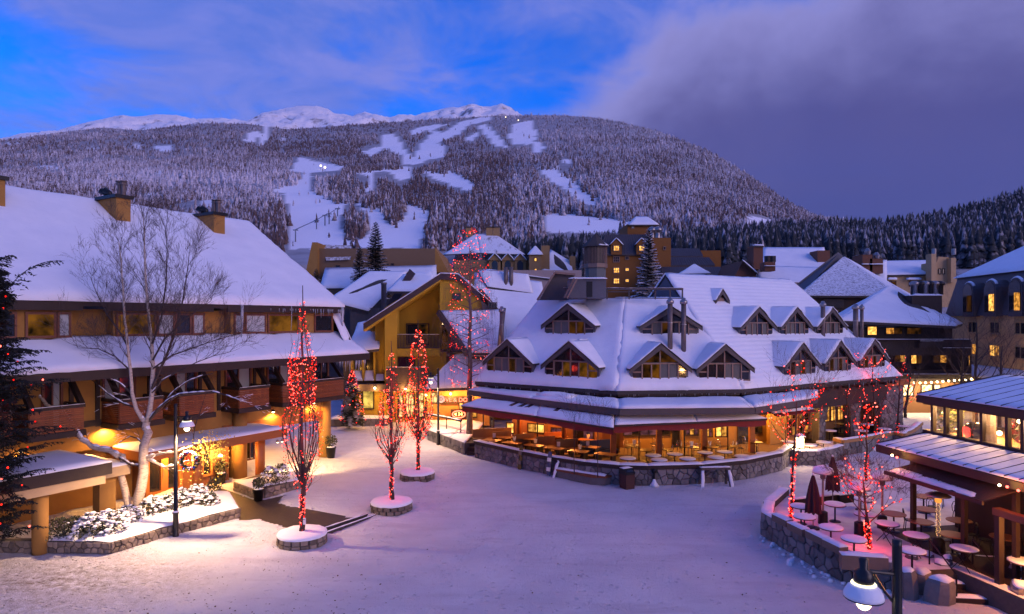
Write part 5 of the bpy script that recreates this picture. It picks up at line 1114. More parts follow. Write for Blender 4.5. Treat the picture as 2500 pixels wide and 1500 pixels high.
# white-roofed brick lodge
b = building('brick_chimney_lodge', 'brick lodge with tall chimney and broad flat snow roofs', 110); brk = mat('brick_red', (.16, .065, .035), .9, (.12, .05, .03), 4, .6)
sroof(b, [pt(1852, 672, 108), pt(2030, 672, 108), pt(2012, 605, 118), pt(1864, 605, 118)], 16, 10, 'roof', seed=1); sroof(b, [pt(1848, 690, 100), pt(2050, 700, 100), pt(2050, 655, 107), pt(1848, 650, 107)], 16, 8, 'roof', seed=2)
fbox(b, 'wall', 1850, 2040, 690, 740, 100, 18, brk, 0); c = fbox(b, 'chimney', 1840, 1863, 600, 657, 103, 3, brk); sroof(b, [pt(1838, 600, 102.8), pt(1865, 600, 102.8), pt(1865, 600, 106.2), pt(1838, 600, 106.2)], 4, 4, 'chimney_snow')
c = fbox(b, 'chimney', 1867, 1893, 640, 662, 99, 2, brk); [part(c, 'pot', MB().lathe([(.5, 0), (.5, .9)], 10, pt(px_, 640, 100)), blackm) for px_ in (1874, 1886)]; part(c, 'chimney_snow', MB().slab([pt(1866, 650, 98.6), pt(1894, 650, 98.6), pt(1894, 650, 99), pt(1866, 650, 99)], 5, 1, .2, .04), snow)
m = MB(); m.prism([pt(1786, 690, 101), pt(1814, 637, 101), pt(1846, 668, 101), pt(1846, 690, 101)], (0, 10, 0)); part(b, 'gable', m, brk); sroof(b, [pt(1850, 668, 100), pt(1850, 668, 110), pt(1812, 635, 110), pt(1812, 635, 100)], 6, 8, 'gable_roof'); fbox(b, 'wall', 1786, 1850, 690, 720, 101, 9, brk, 0); fwin(b, 1810, 1824, 675, 690, 100.9, 2, 1, dkwood, [lit_dim, glass], .1)
fbox(b, 'brick_stack', 1996, 2026, 612, 650, 112, 3, brk)
# pyramid roof house
b = building('pyramid_roof_house', 'dark house with a broad pyramid roof of snow-dusted shingles', 84)
dusted = mat('dusted_shingle', (.72, .74, .80), .8, (.08, .08, .11), 9, .3, stretch=(.35, .35, 3.2), thr=(.50, .60))
AP = pt(2062, 628, 90); L0, R0_, = pt(1948, 707, 84), pt(2182, 700, 84)
sroof(b, [pt(1946, 722, 82), pt(2196, 724, 82), AP, AP - V((.1, 0, 0))], 30, 26, 'pyramid_roof', snowm=dusted, th_=.12, amp=.02); sroof(b, [pt(2196, 724, 82), pt(2260, 740, 92), AP + V((0, .1, 0)), AP], 12, 16, 'pyramid_roof', th_=.12)
m = MB(); m.prism([pt(1918, 715, 86), pt(2046, 616, 90), pt(2058, 625, 92), pt(1948, 722, 83)], (0, 0, -.3)); part(b, 'dark_roof_side', m, bluew); fbox(b, 'wall', 1960, 2200, 722, 830, 82.5, 8, dkwood, 0)
for i in range(7): fbox(b, 'vent_slat', 2012, 2060, 731 + i * 3, 733 + i * 3, 82.4, .1, grayw)
# beige gabled hotel behind
b = building('beige_gabled_hotel', 'beige hotel with a curved gable and twin chimneys behind the dark house', 115); bge = mat('beige_render', (.50, .34, .17), .9, (.42, .28, .14), 2, .6); 
sroof(b, [pt(2160, 672, 112), pt(2270, 670, 112), pt(2276, 636, 120), pt(2150, 638, 120)], 14, 8, 'roof', seed=3); fbox(b, 'wall', 2160, 2276, 671, 760, 112.5, 14, bge, 0)
m = MB(); m.prism([pt(2276, 750, 111), pt(2276, 642, 111), pt(2287, 640, 111), pt(2292, 627, 111), pt(2316, 629, 111), pt(2322, 645, 111), pt(2336, 680, 111), pt(2336, 750, 111)], (0, 3, 0)); part(b, 'gable_front', m, bge)
for px_ in (2280, 2328): c = fbox(b, 'chimney', px_ - 6, px_ + 6, 620 if px_ < 2300 else 630, 690, 110, 1.5, bge); part(c, 'flue', MB().lathe([(.35, 0), (.35, 1.0)], 8, pt(px_, 622, 110.7)), steel)
for px_ in (2294, 2303): fwin(b, px_ - 3, px_ + 3, 656, 670, 110.96, 1, 1, dkwood, [glass], .1)
fwin(b, 2220, 2248, 686, 700, 112.4, 2, 1, dkwood, [lit_room, lit_dim], .12); fwin(b, 2175, 2188, 686, 700, 112.4, 1, 1, dkwood, [lit_dim], .12)
for a, c_ in ((2168, 2190), (2213, 2250)): part(b, 'window_hood_snow', MB().slab([pt(a, 683, 111.6), pt(c_, 683, 111.6), pt(c_, 680, 112.4), pt(a, 680, 112.4)], 5, 2, .3, .06), snow)
for px_, w in ((2118, 12), (2140, 16)):
    c = fbox(b, 'brick_chimney', px_ - w, px_ + w, 622 if w < 14 else 632, 668, 100, 3, brk); part(c, 'chimney_snow', MB().slab([pt(px_ - w - 2, 646, 99.6), pt(px_ + w + 2, 646, 99.6), pt(px_ + w + 2, 646, 100), pt(px_ - w - 2, 646, 100)], 5, 1, .3, .05), snow); part(c, 'pot', MB().lathe([(.4, 0), (.5, .5), (.2, 1)], 8, pt(px_, 632 if w > 14 else 622, 101)), steel)
sroof(b, [pt(2100, 700, 98), pt(2165, 700, 98), pt(2165, 636, 105), pt(2100, 636, 105)], 8, 8, 'side_roof')
# dark timber hotel with hipped roof, shops below
b = building('dark_timber_inn', 'dark timber inn with hipped snow roof, deep balconies and glowing shop windows', 66); dk2 = mat('near_black_timber', (.028, .016, .012), .7, (.018, .011, .009), 5, .6, .2, 30)
AP = pt(2178, 697, 74); AP2 = pt(2228, 728, 74)
sroof(b, [pt(2046, 783, 65), pt(2332, 797, 65), AP2, AP], 26, 18, 'roof', seed=1); sroof(b, [pt(1990, 800, 76), pt(2046, 783, 65), AP, AP - V((0, 0, .01))], 14, 14, 'roof', seed=2); sroof(b, [pt(2332, 797, 65), pt(2350, 790, 74), AP2 + V((.05, 0, 0)), AP2], 6, 10, 'roof')
fbox(b, 'wall', 2060, 2325, 800, 932, 66.2, 10, dk2); fbox(b, 'balcony_band', 2110, 2370, 830, 868, 64.6, 1.6, dk2); fbox(b, 'balcony_band', 2160, 2372, 905, 925, 64.6, 1.6, dk2); fbox(b, 'corner_wall', 2322, 2372, 835, 935, 65.4, 8, dk2); fbox(b, 'balcony_box', 2245, 2302, 834, 850, 64.2, .5, dk2)
for a, c_, y_ in ((2110, 2370, 829), (2246, 2302, 833), (2302, 2370, 850), (2190, 2370, 914)): part(b, 'rail_snow', MB().slab([pt(a, y_, 64.1), pt(c_, y_, 64.1), pt(c_, y_, 64.6), pt(a, y_, 64.6)], 16, 1, .08, .04, 2), snow)
for a, c_, t_, bt, m_ in ((2116, 2142, 796, 820, [lit_bright]), (2161, 2204, 799, 818, [lit_room, lit_dim]), (2212, 2250, 799, 818, [lit_dim]), (2182, 2212, 862, 886, [lit_dim, lit_room]), (2222, 2252, 864, 890, [lit_bright, lit_dim]), (2275, 2314, 864, 888, [lit_dim, lit_room]), (2235, 2240, 895, 912, [lit_bright]), (2315, 2330, 898, 912, [lit_room]), (2185, 2200, 895, 908, [lit_dim]), (2362, 2369, 862, 895, [lit_room])):
    fwin(b, a, c_, t_, bt, 66.16 if a < 2320 else 65.36, len(m_), 1, dk2, m_, .08)
c = fbox(b, 'chimney_stack', 2226, 2300, 722, 780, 70, 3, dk2, 8)
for i, px_ in enumerate((2232, 2246, 2258, 2270, 2282, 2294)): m = MB(); m.smooth = True; m.lathe([(.35, 0), (.35, 1.0), (.5, 1.05), (.5, 1.3), (.2, 1.5)], 10, pt(px_, 720, 71.2)); part(c, 'chimney_pot', m, blackm if i % 2 else steel)
part(c, 'chimney_snow', MB().slab([pt(2226, 722, 70), pt(2300, 722, 70), pt(2300, 722, 73), pt(2226, 722, 73)], 8, 3, .2, .06), snow)
shopw = lit_mat('bright_shop_window', (.75, .34, .06), (1, .85, .50), 3.2, 3.5)
fbox(b, 'shop_wall', 2180, 2350, 930, 990, 66.6, 6, mat('shop_timber', (.18, .09, .04), .8), 0)
for a, c_ in ((2183, 2196), (2203, 2230), (2248, 2276), (2279, 2297)): fwin(b, a, c_, 938, 968, 66.55, 1, 1, dk2, [shopw], .08)
for i in range(14): a = lerp(2190, 2372, i / 13); p = pt(a, lerp(935, 926, max(0, i - 5) / 8), 64.4); part(b, 'eave_bulb', MB().ball(p, .10, 8, 5), bulb_w)
for a in (2200, 2262, 2330): lamp(b, pt(a, 950, 65.2), 420, WARMW, .3)
set_frame()
# hotel with mansard and arched dormers on the right
HF = Fr((53.3, 78.4), math.atan2(-12.4, -1.7)); b = thing('mansard_hotel', 'pale hotel with slate mansard roof and round-headed dormer windows', 'building', (55, 72, 0)); set_frame(HF, b)
crm = mat('pale_hotel_render', (.60, .40, .18), .9, (.50, .33, .15), 2, .6)
zt0 = 14.5; zm = 9.9; x1 = 26
part(b, 'wall', MB().box(-2, x1, 0, 16, 0, zm), crm); part(b, 'mansard', MB().prism([(-2.2, -.35, zm), (-2.2, 1.1, zt0), (-2.2, 6, zt0), (-2.2, 6, zm)], (x1 + 2, 0, 0)), metalroof)
part(b, 'roof', MB().prism([(-2.4, .9, zt0), (-2.4, 9, zt0 + 4), (-2.4, 16, zt0)], (x1 + 2, 0, 0)), asphalt_roof); part(b, 'roof_snow', MB().slab([(-2.4, .8, zt0 + .02), (x1, .8, zt0 + .02), (x1, 9, zt0 + 4), (-2.4, 9, zt0 + 4)], 24, 8, .25, .06, .5), snow)
for a, c_ in ((2352, 2378), (2404, 2434), (2464, 2498), (2540, 2580)):
    xa, xb = HF.x(a, -.6), HF.x(c_, -.6); xc = (xa + xb) / 2; r = (xb - xa) / 2; zc = 12.6
    arc = [(xc + r * math.cos(t), zc + r * math.sin(t)) for t in [math.pi * k / 10 for k in range(11)]]; m = MB()
    m.prism([(xa, -.7, zm - .1)] + [(x_, -.7, z_) for x_, z_ in reversed(arc)] + [(xb, -.7, zm - .1)], (0, 2.2, 0)); d = part(b, 'dormer', m, metalroof)
    m = MB(); ri = r * .82; m.prism([(xc - ri, -.74, zm + .4)] + [(xc + ri * math.cos(t), -.74, zc + ri * math.sin(t)) for t in [math.pi * k / 10 for k in range(10, -1, -1)]] + [(xc + ri, -.74, zm + .4)], (0, .03, 0)); part(d, 'pane', m, glass)
    part(d, 'casement', MB().box(xc + .0, xc + ri * .9, -.80, -.745, zm + .5, zm + 2.3), lit_bright if a == 2404 else lit_room if a == 2464 else lit_dim)
    m = MB(); m.smooth = True; m.tube([(xc + (r + .05) * math.cos(t), -.5, zc + (r + .05) * math.sin(t)) for t in [math.pi * k / 10 for k in range(2, 9)]], .14, 6); part(d, 'dormer_snow', m, snow)
for a, c_ in ((2364, 2386), (2417, 2443), (2478, 2508), (2550, 2585)):
    for row, (z0, z1) in enumerate(((7.9, 9.3), (5.4, 6.8))): xa, xb = HF.x(a, 0), HF.x(c_, 0); window(b, xa, xb, z0, z1, -.004, 2, 1, crm, [lit_bright if row and a == 2417 else lit_room if row and a == 2364 else glass, lit_room if row and a < 2450 else glass], .12, .1, sill=True)
part(b, 'shop_awning', MB().prism([(-2, -2.6, 3.3), (-2, 0, 4.3), (-2, 0, 4.1), (-2, -2.6, 3.1)], (x1, 0, 0)), asphalt_roof); part(b, 'awning_snow', MB().slab([(-2, -2.6, 3.31), (x1 - 2, -2.6, 3.31), (x1 - 2, 0, 4.3), (-2, 0, 4.3)], 24, 6, .15, .04, 1), snow)
for i in range(7): xa = .2 + i * 2.0; window(b, xa, xa + 1.5, .5, 2.9, -.004, 2, 1, framew, [lit_shop, lit_bright], .12, .1)
for i in range(4): lamp(b, (1 + i * 3.4, -1.4, 2.8), 700, WARM, .2)
set_frame()
# ------------------------------------------------------------------ furniture prototypes
dktop = mat('dark_table_top', (.10, .045, .022), .35, (.06, .025, .012), 3, .6); wdtop = mat('orange_table_top', (.30, .13, .04), .4, (.22, .09, .03), 3, .6)
benchw = mat('bench_plywood', (.26, .15, .07), .6, (.20, .11, .05), 3, .6); card = mat('menu_card', (.75, .72, .66), .7); bluec = mat('blue_vinyl', (.05, .07, .13), .5)
def round_table(loc, label, r=.42, h=.75, snowy=True, legs='pedestal', group=None, top=dktop, rz=0, d=None):
    t = thing('round_table', label, 'table', loc, rz, group); m = MB(); m.lathe([(r * .96, h - .04), (r, h - .03), (r, h - .008), (r * .98, h)], 24); part(t, 'table_top', m, top)
    if legs == 'pedestal':
        m = MB(); m.tube([(0, 0, .03), (0, 0, h - .04)], .035, 8); part(t, 'pedestal', m, blackm); m = MB(); m.lathe([(.24, 0), (.22, .03), (.05, .05)], 14); part(t, 'base', m, blackm)
    else:
        for s in (-1, 1):
            for k in (-1, 1): part(t, 'leg', MB().tube([(s * .22, k * .3, 0), (s * .18, -k * .25, h - .04)], .014, 5), blackm)
    if snowy:
        m = MB(); m.smooth = True; k = [(r * .99, h + .001)]; s_ = .05 if snowy is True else snowy; m.lathe([(r * .995, h + .002), (r * .985, h + s_ * .6), (r * .9, h + s_), (r * .4, h + s_ * 1.15), (.001, h + s_ * 1.15)], 24); part(t, 'table_snow', m, snow)
    return t
def chair(loc, rz, label, group=None, fm=blackm, sm=None):
    t = thing('chair', label, 'chair', loc, rz, group); sm = sm or blackm
    m = MB(); m.lathe([(.19, .43), (.21, .44), (.21, .46), (.19, .47)], 14); part(t, 'seat', m, sm)
    for x, y in ((-.15, -.15), (.15, -.15), (-.15, .15), (.15, .15)): part(t, 'leg', MB().tube([(x * 1.25, y * 1.25, 0), (x, y, .44)], .016, 5), fm)
    m = MB(); m.tube([(-.18, .17, .45), (-.18, .21, .70), (-.11, .23, .87), (0, .235, .91), (.11, .23, .87), (.18, .21, .70), (.18, .17, .45)], .016, 5); part(t, 'back_frame', m, fm)
    m = MB(); m.tube([(-.09, .18, .46), (-.08, .215, .70), (0, .225, .80), (.08, .215, .70), (.09, .18, .46)], .011, 5); part(t, 'back_loop', m, fm); return t
def heater(p, htop, label, glowing=False, wrapped=False):
    t = thing('patio_heater', label, 'patio heater', p); m = MB(); m.lathe([(.2, 0), (.19, .5), (.1, .55)], 14); part(t, 'base', m, blackm)
    m = MB(); m.tube([(0, 0, .5), (0, 0, htop - .35)], .045, 10); part(t, 'pole', m, steel); m = MB(); m.lathe([(.07, htop - .4), (.11, htop - .36), (.11, htop - .12), (.05, htop - .1)], 14); part(t, 'burner', m, glow('heater_glow', (1, .3, .05), 1.2) if glowing else rustst)
    m = MB(); m.smooth = True; m.lathe([(.42, htop - .14), (.43, htop - .12), (.25, htop - .02), (.03, htop + .03)], 22); part(t, 'hood', m, steel)
    if not glowing: m = MB(); m.smooth = True; m.lathe([(.43, htop - .1), (.43, htop - .02), (.36, htop + .09), (.2, htop + .16), (.001, htop + .18)], 20); part(t, 'hood_snow', m, snow)
    if wrapped:
        m = MB(); [m.ball((.07 * math.cos(i * 1.9), .07 * math.sin(i * 1.9), .6 + i * .018), .012, 4, 3) for i in range(90)]; part(t, 'light_wrap', m, glow('amber_pin', (1, .6, .2), 2.5), kind='stuff')
    return t
def umbrella(p, h, label):
    t = thing('closed_umbrella', label, 'umbrella', p); m = MB(); m.tube([(0, 0, 0), (0, 0, h)], .025, 8); part(t, 'pole', m, steel); m = MB(); m.lathe([(.26, 0), (.24, .07), (.05, .1)], 14); part(t, 'base', m, blackm)
    m = MB(); m.smooth = False; n = 16; prof = [(.30, h - 1.55), (.27, h - 1.0), (.17, h - .5), (.06, h - .05), (.01, h + .02)]; vs = []
    for r, z in prof: vs += [(r * (1.1 if j % 2 else .62) * math.cos(2 * math.pi * j / n), r * (1.1 if j % 2 else .62) * math.sin(2 * math.pi * j / n), z - (.08 if j % 2 and r > .2 else 0)) for j in range(n)]
    m.add(vs, [(i * n + j, i * n + (j + 1) % n, (i + 1) * n + (j + 1) % n, (i + 1) * n + j) for i in range(4) for j in range(n)]); part(t, 'canopy', m, mat('maroon_canvas', (.075, .018, .022), .8, (.05, .012, .016), 5, .6))
    m = MB(); m.smooth = True; m.lathe([(.05, h + .0), (.06, h + .04), (.001, h + .09)], 10); part(t, 'tip_snow', m, snow); return t
# ------------------------------------------------------------------ glass pavilion restaurant on the right
GF = Fr((15.3, 27.5), math.atan2(-6.44, 1.15)); pav = thing('pavilion_restaurant', 'glass-walled pavilion restaurant with seamed metal roofs and a dark awning', 'building', (18, 24, 0)); set_frame(GF, pav)
XE = 17.0; plum = mat('plum_timber', (.020, .010, .010), .6, (.014, .008, .008), 5, .6)
sk0, sk1 = 4.25, 4.62
def seam_roof(q, n, name, sn=.05):
    q = [V(p) for p in q]; r = part(pav, name, MB().prism(q, (0, 0, -.12)), plum)
    m = MB(); m.slab([p + V((0, 0, .01)) for p in q], 60, 8, sn + .01, .014, 1.5, over=.02); part(r, 'roof_snow', m, snow)
    for i in range(n + 1): u = i / n; part(r, 'seam', MB().beam(lerp(q[0], q[1], u) + V((0, 0, .035)), lerp(q[3], q[2], u) + V((0, 0, .045)), .016, .085), plum)
    return r
seam_roof([(0, 0, sk0), (XE, 0, sk0), (XE, 2.15, sk1 + .1), (.35, 2.15, sk1 + .1)], 32, 'skirt_roof'); part(pav, 'skirt_fascia', MB().box(0, XE, -.04, .06, sk0 - .3, sk0 - .02), plum); part(pav, 'skirt_soffit', MB().box(.1, XE, .08, 2.2, sk0 - .28, sk0 - .2), plum)
seam_roof([(.1, 1.85, 6.3), (XE, 1.85, 6.3), (XE, 5.2, 7.15), (1.0, 5.2, 7.15)], 26, 'upper_roof'); part(pav, 'upper_fascia', MB().box(.1, XE, 1.8, 1.9, 6.0, 6.27), plum)
seam_roof([(XE, 8.6, 6.3), (.1, 8.6, 6.3), (1.0, 5.2, 7.15), (XE, 5.2, 7.15)], 20, 'upper_roof')
part(pav, 'sill_beam', MB().box(.2, XE, 2.02, 2.3, sk1 + .0, sk1 + .24), plum); part(pav, 'head_beam', MB().box(.2, XE, 2.05, 2.25, 5.92, 6.2), plum)
clear = bpy.data.materials.new('clear_glass'); clear.use_nodes = True; N, L = clear.node_tree.nodes, clear.node_tree.links; N.clear(); o_ = N.new('ShaderNodeOutputMaterial'); tr = N.new('ShaderNodeBsdfTransparent'); gl_ = N.new('ShaderNodeBsdfGlossy'); gl_.inputs['Roughness'].default_value = .03; mx_ = N.new('ShaderNodeMixShader'); mx_.inputs[0].default_value = .10; tr.inputs[0].default_value = (.9, .88, .84, 1); L.new(tr.outputs[0], mx_.inputs[1]); L.new(gl_.outputs[0], mx_.inputs[2]); L.new(mx_.outputs[0], o_.inputs[0])
posts_ = [GF.x(p, 2.1) for p in (2277, 2308, 2341, 2397, 2459, 2497)]; posts_ += [posts_[-1] + 1.6 * i for i in range(1, 5)]
for i, x in enumerate(posts_): part(pav, 'window_post', MB().box(x - .06, x + .06, 2.06, 2.24, sk1 + .24, 5.92), plum)
for a, c_ in zip(posts_, posts_[1:]): part(pav, 'pane', MB().box(a + .06, c_ - .06, 2.13, 2.15, sk1 + .24, 5.92), clear)
for yy in (4.4, 6.6): part(pav, 'end_post', MB().box(.26, .4, yy, yy + .14, sk1 + .2, 6.2), plum)
part(pav, 'end_pane', MB().box(.31, .33, 2.3, 8.3, sk1 + .24, 5.92), clear); part(pav, 'end_beam', MB().box(.22, .42, 2.26, 8.4, 5.94, 6.22).box(.22, .42, 2.31, 8.4, sk1 + .0, sk1 + .22), plum)
intw = mat('warm_wood_interior', (.34, .17, .06), .6, (.24, .11, .04), 2.5, .6)
part(pav, 'upper_floor', MB().box(.25, XE, 2.3, 8.4, sk1 - .2, sk1 + .1), intw); part(pav, 'rear_wall', MB().box(.45, XE, 8.3, 8.45, sk1, 6.2), intw)
for x in (3.0, 5.4, 8.2, 11): part(pav, 'timber_column', MB().box(x - .14, x + .14, 4.6, 4.88, sk1 + .1, 6.2), beamw)
part(pav, 'ground_wall', MB().box(.4, XE, 3.4, 8.4, .7, 4.2), mat('dark_interior_wall', (.032, .017, .011), .8, (.02, .011, .008), 2, .6)); part(pav, 'ground_floor', MB().box(.2, XE, 0, 8.4, .02, .74), dkwood)
# awning under the skirt
ax0, ax1 = GF.x(2160, -.55), GF.x(2400, -.55)
part(pav, 'awning', MB().prism([(ax0, -.55, 3.42), (ax1, -.55, 3.42), (ax1 + .6, .75, 4.05), (ax0 + .9, .75, 4.05)], (0, 0, -.04)), mat('maroon_awning', (.028, .008, .010), .9, (.02, .006, .008), 4, .6)); part(pav, 'awning_bar', MB().beam((ax0, -.55, 3.36), (ax1, -.55, 3.36), .08, .14), plum)
m = MB(); m.slab([(ax0 + .05, -.52, 3.43), (ax1 - .3, -.52, 3.43), (ax1 - .5, -.30, 3.54), (ax0 + .3, -.15, 3.60)], 40, 3, .035, .035, 2.2, over=.02); part(pav, 'awning_snow', m, snow)
for x in (ax0 + .2, ax0 + 2.6, ax1 + .15, ax1 + 3): part(pav, 'awning_post', MB().box(x - .08, x + .08, .5, .66, .74, 4.0), plum)
c_ = part(pav, 'entry_beam', MB().box(ax1 + .1, ax1 + 4, -.3, .0, 3.0, 3.22), framew); part(pav, 'entry_post', MB().box(ax1 + .14, ax1 + .32, -.26, -.06, .74, 3.0), plum)
for x in (GF.x(2436, -.2), GF.x(2460, -.2), GF.x(2483, -.2)): pass
for i, (px_, py_, m_, w, col) in enumerate(((2440, 1185, bulb_w, 25, WARM), (2459, 1189, bulb_r2, 14, RED), (2486, 1198, bulb_r2, 14, RED), (2178, 1112, bulb_w, 15, WARM), (2190, 1117, bulb_r2, 6, RED))):
    x, z = GF.xz(px_, py_, -.35); l = part(pav, 'festoon_bulb', MB().ball((x, -.35, z), .045, 8, 5), m_); lamp(l, (x, -.45, z), w, col, .04)
# interior lights, plants and vases seen through the glass
for px_, py_, w in ((2355, 1052, 330), (2412, 1007, 260), (2440, 1058, 240), (2300, 1010, 260), (2490, 1030, 260)):
    x, z = GF.xz(px_, py_, 4.0); l = part(pav, 'table_lamp', MB().ball((x, 4.0, z), .10, 8, 5), bulb_w); lamp(l, (x, 3.7, z + .15), w, (1, .5, .14), .1)
for xx in (1.2, 3.2, 5.2, 7.2): l = part(pav, 'ceiling_lamp', MB().ball((xx, 2.75, 5.86), (.08, .08, .05), 8, 4), bulb_w); lamp(l, (xx, 2.75, 5.74), 190, (1, .55, .26), .08)
m = MB(); m.smooth = True; x, z = GF.xz(2378, 1060, 2.9); m.lathe([(.2, 0), (.36, .15), (.4, .38), (.28, .6), (.16, .66)], 18, (x, 2.9, sk1 + .1)); part(pav, 'vase', m, mat('black_ceramic', (.02, .02, .022), .15)); m = MB(); m.lathe([(.25, 0), (.2, 1.25)], 10, (GF.x(2415, 2.9), 2.9, sk1 + .1)); part(pav, 'draped_chair', m, mat('grey_cloth', (.14, .12, .11), .9))
def leafball(th, c, r, n, mats, name='foliage', size=.1, squash=1.0):
    m = MB(); c = V(c)
    for i in range(n):
        d = V((random.gauss(0, 1), random.gauss(0, 1), random.gauss(0, 1))).normalized() * r * random.random() ** .4; d.z *= squash; p = c + d; a = V((random.gauss(0, 1), random.gauss(0, 1), random.gauss(0, 1))).normalized(); b = a.orthogonal().normalized(); s = size * rnd(.6, 1.3)
        m.m = random.randrange(len(mats)) if isinstance(mats, list) else 0; m.add([p - a * s, p + b * s * .45, p + a * s, p - b * s * .45], [(0, 1, 2, 3)])
    return part(th, name, m, mats)
gleaf = mat('green_leaf', (.07, .10, .025), .7); gleaf2 = mat('light_green_leaf', (.16, .17, .04), .7)
leafball(pav, (GF.x(2318, 2.9), 2.9, sk1 + .85), .55, 260, [gleaf, gleaf2], squash=1.3); leafball(pav, (GF.x(2492, 2.7), 2.7, sk1 + .75), .35, 140, [gleaf, gleaf2, mat('red_leaf', (.3, .03, .02), .6)], squash=1.2)
set_frame()
# ------------------------------------------------------------------ terrace in front of the pavilion
ZT = .70
TW = [gp(*p) for p in ((1905, 1240), (1868, 1275), (1861, 1308), (1925, 1348), (1990, 1385), (2059, 1422), (2125, 1438), (2185, 1446))]
ter = thing('stone_terrace', 'raised snowy terrace edged by a fieldstone wall', 'terrace', (15, 24, 0)); set_frame(None, ter)
TF = [V((p.x, p.y, 0)) for p in TW] + [gp(2330, 1440), V((17.2, 15, 0)), V((24, 15, 0)), V((22, 32, 0)), V((14.5, 30.5, 0))]
m = MB(); m.prism([V((p.x, p.y, .01)) for p in TF], (0, 0, ZT - .01)); part(ter, 'terrace_base', m, mortar)
pool = mat('terrace_snow', (.76, .76, .80), .75, (.52, .50, .52), 1.2, .5, .4, 12)
m = MB(); m.poly([V((p.x, p.y, ZT + .03)) for p in TF]); part(ter, 'terrace_snow', m, pool)
for i in range(len(TW) - 1):
    stone_wall(ter, TW[i], TW[i + 1], 0, 1.02, .42, stone_g, .34, seed=80 + i)
    a, b_ = V((TW[i].x, TW[i].y, 0)), V((TW[i + 1].x, TW[i + 1].y, 0)); d = (b_ - a).normalized(); n = V((d.y, -d.x, 0)); m = MB(); m.slab([V((p.x, p.y, 1.02)) for p in (a + n * .03, b_ + n * .03, b_ - n * .44, a - n * .44)], 9, 4, .07, .04, 2, over=.02, seed=i); part(ter, 'wall_snow', m, snow)
set_frame()
def boulder(loc, sx, sy, sz, label, seed, group='snow-capped boulders by the terrace steps'):
    rs = random.Random(seed); t = thing('boulder', label, 'boulder', loc, rs.uniform(0, 3), group); n = 6; m = MB(); vs = []; rr_ = [rs.uniform(.72, 1.2) for _ in range(n)]; aa_ = [2 * math.pi * (j + rs.uniform(-.28, .28)) / n for j in range(n)]; tx, ty = rs.uniform(-.12, .12), rs.uniform(-.12, .12)
    for k, (f, z) in enumerate(((1.08, -.05), (1.06, .4), (.98, .82), (.80, 1.0))): vs += [(sx * f * rr_[j] * rs.uniform(.94, 1.06) * math.cos(aa_[j]) + tx * z, sy * f * rr_[j] * rs.uniform(.94, 1.06) * math.sin(aa_[j]) + ty * z, sz * z * (1 + rs.uniform(-.07, .07))) for j in range(n)]
    m.add(vs, [(i * n + j, i * n + (j + 1) % n, (i + 1) * n + (j + 1) % n, (i + 1) * n + j) for i in range(3) for j in range(n)] + [tuple(range(3 * n, 4 * n))]); part(t, 'rock', m, stone_g)
    m = MB(); m.smooth = True; vv = []
    for f, dz_ in ((.84, -.05), (.86, .03), (.6, .10), (.25, .13)): vv += [(sx * f * rr_[j] * math.cos(aa_[j]) + tx, sy * f * rr_[j] * math.sin(aa_[j]) + ty, sz + dz_ + rs.uniform(-.02, .02)) for j in range(n)]
    m.add(vv, [(i * n + j, i * n + (j + 1) % n, (i + 1) * n + (j + 1) % n, (i + 1) * n + j) for i in range(3) for j in range(n)] + [tuple(range(3 * n, 4 * n))]); part(t, 'snow_cap', m, snow); return t
bl = [(2222, 1462, .26, .28, .95, 'tall dark boulder just right of the street lamp pole'), (2255, 1450, .34, .3, .8, 'broad boulder in the middle of the row by the steps'), (2296, 1475, .38, .34, .85, 'largest square boulder with thick snow beside the steps'), (2318, 1428, .22, .2, .95, 'narrow upright boulder at the top of the steps'), (2262, 1405, .2, .2, .85, 'small pointed snow-capped boulder at the back of the row'), (2295, 1425, .3, .25, .8, 'snow-heaped boulder behind the square one'), (2228, 1412, .24, .24, .9, 'dark boulder leaning behind the lamp pole'), (2486, 1500, .42, .4, .95, 'big boulder at the right end of the steps'), (2478, 1440, .3, .28, .9, 'upper boulder right of the steps'), (2510, 1470, .3, .3, .7, 'half-hidden boulder at the picture edge')]
for i, (px_, py_, sx, sy, sz, lb) in enumerate(bl): boulder(gp(px_, py_), sx, sy, sz, lb, i)
# steps with handrails
st = thing('terrace_steps', 'four snowy timber-edged steps up to the terrace', 'steps', gp(2400, 1470)); set_frame(None, st)
for i in range(4):
    z = .17 * (i + 1); a, b_ = gp(2335, 1480 - i * 24, 0), gp(2470, 1486 - i * 22, 0); d = V((0, .42, 0)); m = MB(); m.prism([V((a.x, a.y + .15, 0.01)), V((b_.x, b_.y + .15, 0.01)), V((b_.x, b_.y + 1.6, 0.01)), V((a.x, a.y + 1.6, 0.01))], (0, 0, z)); part(st, 'step', m, dkwood)
    m = MB(); m.slab([V((a.x, a.y + .2, z + .012)), V((b_.x, b_.y + .2, z + .012)), V((b_.x, b_.y + .56, z + .012)), V((a.x, a.y + .56, z + .012))], 8, 3, .05, .02, 3, over=.01); part(st, 'step_snow', m, snow)
set_frame()
for px_, lb in ((2335, 'iron handrail on the lamp side of the terrace steps'), (2448, 'iron handrail on the outer side of the terrace steps')):
    p0 = gp(px_, 1472); t = thing('handrail', lb, 'handrail', p0); p1 = V((.05, 1.5, .7))
    part(t, 'post', MB().tube([(0, 0, 0), (0, 0, .95)], .03, 6), blackm); part(t, 'post', MB().tube([p1, p1 + V((0, 0, .95))], .03, 6), blackm); part(t, 'rail', MB().tube([(0, 0, .93), p1 + V((0, 0, .93))], .025, 6), blackm)
